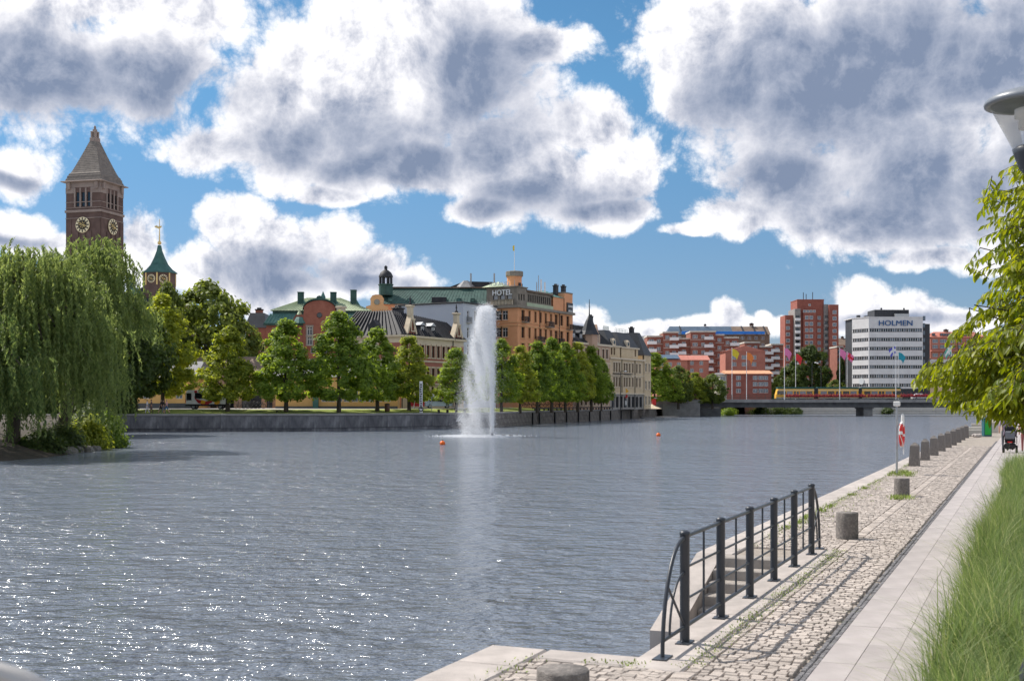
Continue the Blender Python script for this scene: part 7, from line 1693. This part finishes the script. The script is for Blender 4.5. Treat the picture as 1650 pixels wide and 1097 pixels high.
# flower boxes on the railing
fb0 = empty('flower_box', (X_(1272, BY0 - .4), BY0 - .45, BZ + .9), 0, 'crimson flower box on the bridge railing', 'flower box', 'flower boxes along the bridge railing')
b = MB(); b.bmm((-1.0, -.14, -.2), (1.0, .14, .08), 0, .02); b.build('planter', M['black_metal'], fb0)
rng = np.random.default_rng(4); n = 420; P_ = np.stack([rng.uniform(-1.02, 1.02, n), rng.normal(size=n) * .17 - .08, np.abs(rng.normal(size=n)) * .3 - .15], 1)
link('flowers', fast_mesh('flowers', leaf_quads(P_, rng.normal(size=P_.shape) + np.array([0, -.6, .8]), rng.uniform(.16, .34, n), .8, None, rng), 4, M['flower_red']), fb0)
fbs = [1272 + 11.6 * k for k in range(4)] + [1320 + 11.6 * k for k in range(4)] + [1366 + 11.6 * k for k in range(3)] + [1404 + 11.6 * k for k in range(4)] + [1457 + 11.6 * k for k in range(5)]
for i, px in enumerate(fbs):
    o = fb0 if i == 0 else copy_tree(fb0); o.location = (X_(px, BY0 - .4), BY0 - .45, BZ + .9)
    o['label'] = 'crimson flower box on the bridge railing, ' + ('leftmost' if i == 0 else ('second', 'third', 'fourth', 'fifth', 'sixth', 'seventh', 'eighth', 'ninth', 'tenth', 'eleventh', 'twelfth', 'thirteenth', 'fourteenth', 'fifteenth', 'sixteenth', 'seventeenth', 'eighteenth', 'nineteenth', 'twentieth')[i - 1]) + (' of the row' if i == 0 else ' from the left')
# flag poles
def flag(label, px, Y, top, base_py, m, side, seed, m2=None):
    zb = BZ; zt_ = Z_(top, Y); e = empty('flagpole', (X_(px, Y), Y, zb), 0, label, 'flagpole', 'flagpoles at the bridge'); H = zt_ - zb
    b = MB(); b.tube([(0, 0, 0), (0, 0, H)], [.11, .06], 8); b.ball((0, 0, H), .11, 8, 5); b.build('pole', M['white_paint'], e)
    rg = random.Random(seed); n1, n2 = 9, 7; w_, h_ = 2.5, 1.9; b = MB(); vs = []
    for i in range(n1):
        for j in range(n2):
            f, g_ = i / (n1 - 1), j / (n2 - 1); vs.append((side * (.08 + w_ * f * (.75 - .25 * g_)), .22 * math.sin(f * 9 + g_ * 3 + seed) * f, H - .15 - h_ * g_ - f * f * 1.3 - .2 * math.sin(f * 5 + seed) * f))
    fs = [[i * n2 + j, i * n2 + j + 1, (i + 1) * n2 + j + 1, (i + 1) * n2 + j] for i in range(n1 - 1) for j in range(n2 - 1)]
    b.add(vs, fs, 0, True)
    if m2:
        for k in range(len(b.m)): b.m[k] = 1 if (k // (n2 - 1)) in (2, 3) or k % (n2 - 1) in (2, 3) else 0
    b.build('flag', [M[m], M[m2 or m]], e)
for i, (label, px, Y, top, m, side, m2) in enumerate((('flagpole with yellow flag by the brick-red house', 1179.5, 332, 561, 'flag_yellow', 1, None), ('flagpole with orange flag right of the yellow one', 1203, 330, 567, 'flag_orange', 1, None), ('flagpole with pink flag at the tram front', 1264, 326, 560, 'flag_pink', 1, None), ('flagpole with red flag before the dark trees', 1282, 341, 569, 'flag_red', 1, 'flag_red'),
    ('flagpole with pink flag left of the office block', 1353, 326, 561, 'flag_pink', 1, None), ('flagpole with pink flag touching the office wall', 1365, 341, 567, 'flag_pink', 1, 'flag_red'), ('flagpole with violet-blue flag before the office', 1443.5, 326, 557, 'flag_blue', -1, 'flag_white'), ('flagpole with teal flag beside the violet one', 1447.5, 341, 567, 'flag_teal', 1, None), ('flagpole with pale green flag right of the office', 1533, 326, 558, 'flag_green', -1, 'flag_white'))):
    flag(label, px, Y, top, 643, m, side, i + 1, m2)
# lamp posts
def lamp_post(label, px, Y, top, zb, twin=0):
    e = empty('lamp_post', (X_(px, Y), Y, zb), 0, label, 'lamp', 'tall street lamps'); H = Z_(top, Y) - zb
    b = MB(); b.tube([(0, 0, 0), (0, 0, H)], [.1, .06], 8); b.tube([(0, 0, H - .1), (.5 * (twin or 1), 0, H + .1), (.9 * (twin or 1), 0, H + .05)], .04, 5); b.build('pole', M['charcoal'], e)
    b = MB(); b.lathe([(.12, .12), (.3, .05), (.36, -.08), (.2, -.16)], 12, (1.0 * (twin or 1), 0, H)); b.build('lamp_head', M['white_paint'], e)
lamp_post('tall street lamp before the beige house', 1000, 262, 598, LZ); lamp_post('tall street lamp at the right end of the beige house', 1022.5, 280, 598, LZ); lamp_post('street lamp on the bridge, left of a pair', 1308.5, 341, 584, BZ, 1); lamp_post('street lamp on the bridge, right of a pair', 1323, 341, 585, BZ, -1)
# ------------------------------------------------------------------ street furniture on the far bank
def post_sign(name, label, px, Y, zb, H, parts):
    e = empty(name, (X_(px, Y), Y, zb), 0, label, 'sign'); b = MB(); b.tube([(0, 0, 0), (0, 0, H)], .05, 6); b.build('post', M['galvanised'], e)
    for (z, w_, h_, m, shape) in parts:
        b = MB()
        if shape == 'disc': b.lathe([(w_ / 2, -.02), (w_ / 2, .02)], 18); b.build('plate', M[m], e, (0, -.08, z), (math.pi / 2, 0, 0))
        elif shape == 'diamond': b.box((0, 0, 0), (w_, .03, w_)); b.build('plate', M[m], e, (0, -.08, z), (0, math.pi / 4, 0))
        else: b.box((0, -.08, z), (w_, .03, h_), 0, 0, .008); b.build('plate', M[m], e)
    return e
post_sign('road_sign', 'white rectangular sign on a thin post by the silver car', 695.5, 172.5, LZ + .3, 2.4, ((2.2, .75, .5, 'plastic_white', 'rect'),))
post_sign('road_sign', 'orange diamond road sign above a round red sign', 1008.5, 268, LZ, 4.2, ((4.0, .9, .9, 'vehicle_yellow', 'diamond'), (2.9, .8, .8, 'plastic_red', 'disc'), (1.4, .35, 1.0, 'plastic_white', 'rect')))
post_sign('road_sign', 'blue square road sign at the bridge end', 1076, 316, BZ - .7, 2.6, ((2.4, .9, .7, 'vehicle_blue', 'rect'),))
post_sign('road_sign', 'blue sign on the wall of the beige house', 988, 262, LZ, 3.4, ((3.1, .8, .8, 'vehicle_blue', 'disc'),))
kb = empty('cabinet', (X_(1053.5, 306), 306, LZ), .1, 'red box-shaped cabinet near the bridge abutment', 'cabinet'); b = MB(); b.box((0, 0, 1.6), (1.0, .8, 1.6), 0, 0, .05); b.build('body', M['plastic_red'], kb); b = MB(); b.box((0, 0, .4), (.8, .6, .8), 0, 0, .02); b.build('plinth', M['concrete'], kb); b = MB(); b.box((.6, 0, 2.6), (.9, .06, .2)); b.tube([(.35, 0, .8), (.35, 0, 2.6)], .04, 5); b.build('sign_arm', M['galvanised'], kb)
tp_ = empty('striped_pole', (X_(678.5, 167), 167, LZ - .2), 0, 'tall white mast with vertical dark letters behind the quay wall', 'mast')
H = Z_(612, 167) - LZ; b = MB(); b.box((0, 0, H / 2), (.42, .16, H), 0, 0, .02); b.build('mast', M['white_paint'], tp_)
for k in range(11): b = MB(); zz = .9 + (H - 1.2) * k / 10.5; b.box((R.uniform(-.05, .05), -.09, zz), (.22, .03, .2)); b.build('letter_mark', M['frame_dark'], tp_)
b = MB(); b.lathe([(.22, -.03), (.33, -.03), (.33, .03), (.22, .03)], 20, caps=False); b.build('ring_emblem', M['frame_dark'], tp_, (0, -.12, .75), (math.pi / 2, 0, 0))
rp_ = empty('hoarding', (X_(672, 180), 180, UZ), .05, 'dark red site hoarding with white braces by the lime tree', 'hoarding')
for k in range(3): b = MB(); b.box((-.75 + .74 * k, .05 * k, .95), (.7, .08, 1.3), 0, 0, .01); b.build('panel', M['vehicle_red'], rp_)
for x, dx in ((-.2, -.35), (.35, .4)): b = MB(); b.tube([(x, -.1, 1.6), (x + dx, -.5, 0)], .04, 5); b.build('brace', M['plastic_white'], rp_)
def bench(label, px, Y, rz):
    e = empty('bench', (X_(px, Y), Y, LZ), rz, label, 'bench', 'dark benches on the far quay')
    for k in range(3): b = MB(); b.box((0, -.18 + .18 * k, .46), (1.7, .15, .05), 0, 0, .01); b.build('slat', M['frame_brown'], e)
    for sx in (-1, 1): b = MB(); b.box((sx * .7, 0, .22), (.1, .5, .44), 0, 0, .02); b.build('leg', M['black_metal'], e)
bench('dark bench near the white ladder of the quay wall', 714, 167.5, .6); bench('dark bench half hidden by the fountain spray', 742, 171.5, .6); bench('dark bench near the yellow-board tree', 455, 156.5, .05)
b_ = empty('litter_bin', (X_(624, 166), 166, LZ + .22), 0, 'dark brown litter bin on the lawn by a lime trunk', 'litter bin'); b = MB(); b.lathe([(.3, 0), (.36, .1), (.36, .9), (.28, .95)], 14); b.build('bin', M['frame_brown'], b_); b = MB(); b.lathe([(.38, .96), (.38, 1.05), (.1, 1.12)], 14); b.build('lid', M['black_metal'], b_)
b = MB(); p0 = Vector((X_(735, 168.0), 168.0, Z_(679, 168))); p1 = Vector((X_(742.5, 169.4), 169.4, Z_(668.5, 169))); sd2 = Vector((.35, 0, 0))
ld = empty('quay_ladder', p0, 0, 'white slanting ladder on the quay wall left of the fountain', 'ladder')
for sx in (0, 1): b = MB(); b.tube([tuple(sd2 * sx - Vector((0, .6, 0))), tuple(p1 - p0 + sd2 * sx - Vector((0, .6, 0)))], .04, 6); b.build('stile', M['white_paint'], ld)
for k in range(6): q = (p1 - p0) * (k + .5) / 6 - Vector((0, .6, 0)); b = MB(); b.tube([tuple(q), tuple(q + sd2)], .025, 5); b.build('rung', M['white_paint'], ld)
# sand heaps by the bridge
for i, (px, Y, rx_, rz_) in enumerate(((1012, 281, 2.6, .75), (1036, 290, 3.6, 1.5), (1050, 298, 2.4, 1.1))):
    b = MB(); rg = random.Random(i); prof = [(rx_ * (1 - f) + .05, rz_ * f ** 1.1) for f in (0, .15, .35, .6, .85, 1)]
    b.lathe(prof, 16); b.v = [(x * rg.uniform(.92, 1.08), y * rg.uniform(.92, 1.08), z * rg.uniform(.93, 1.07)) for x, y, z in b.v]
    tag(b.build('sand_heap', M['sand_heap'], None, (X_(px, Y), Y, LZ - .02), (0, 0, i)), ('low pale sand heap nearest the orange sign', 'largest pale sand heap before the bridge end', 'pale sand heap touching the bridge abutment')[i], 'heap', 'sand heaps at the bridge end')
# bicycles under the trees
bk0 = empty('bicycle', (0, 0, LZ), 0, 'parked bicycle', 'bicycle', 'bicycles parked under the lime trees')
for x in (-.52, .52):
    b = MB(); b.v = []; 
    b.tube([(x + .33 * math.cos(t * math.pi / 8), 0, .34 + .33 * math.sin(t * math.pi / 8)) for t in range(17)], .028, 5, caps=False); b.build('wheel', M['tyre'], bk0)
b = MB()
for p, q in (((-.52, .34), (-.18, .85)), ((-.52, .34), (-.05, .32)), ((-.05, .32), (-.2, .95)), ((-.05, .32), (.4, .82)), ((-.18, .85), (.4, .85)), ((.4, .95), (.52, .34))): b.tube([(p[0], 0, p[1]), (q[0], 0, q[1])], .03, 5)
b.build('frame', M['frame_dark'], bk0); b = MB(); b.box((-.22, 0, .98), (.26, .16, .06), 0, 0, .02); b.build('saddle', M['black_metal'], bk0); b = MB(); b.tube([(.36, -.28, 1.05), (.4, 0, 1.0), (.36, .28, 1.05)], .025, 5); b.build('handlebar', M['black_metal'], bk0)
for i in range(22):
    o = bk0 if i == 0 else copy_tree(bk0)
    if i < 16: Yb = 208 + 2.9 * i; px = 843 + 6.4 * i; o.location = (X_(px, Yb), Yb, UZ + .03); o.rotation_euler.z = SA + R.uniform(-.2, .2) + math.pi / 2
    else: Yb = 171 + .3 * (i % 3); px = 386 + 6.5 * (i - 16); o.location = (X_(px, Yb), Yb, UZ + .03); o.rotation_euler.z = R.uniform(-.3, .5)
    if i < 16: o['label'] = 'bicycle in the row parked under the lime trees right of the fountain'
    else: o['label'] = 'bicycle in the dark cluster before the archway left of the yellow house'; o['group'] = 'bicycles before the archway'
    if i < 16: o['group'] = 'bicycles parked under the lime trees'
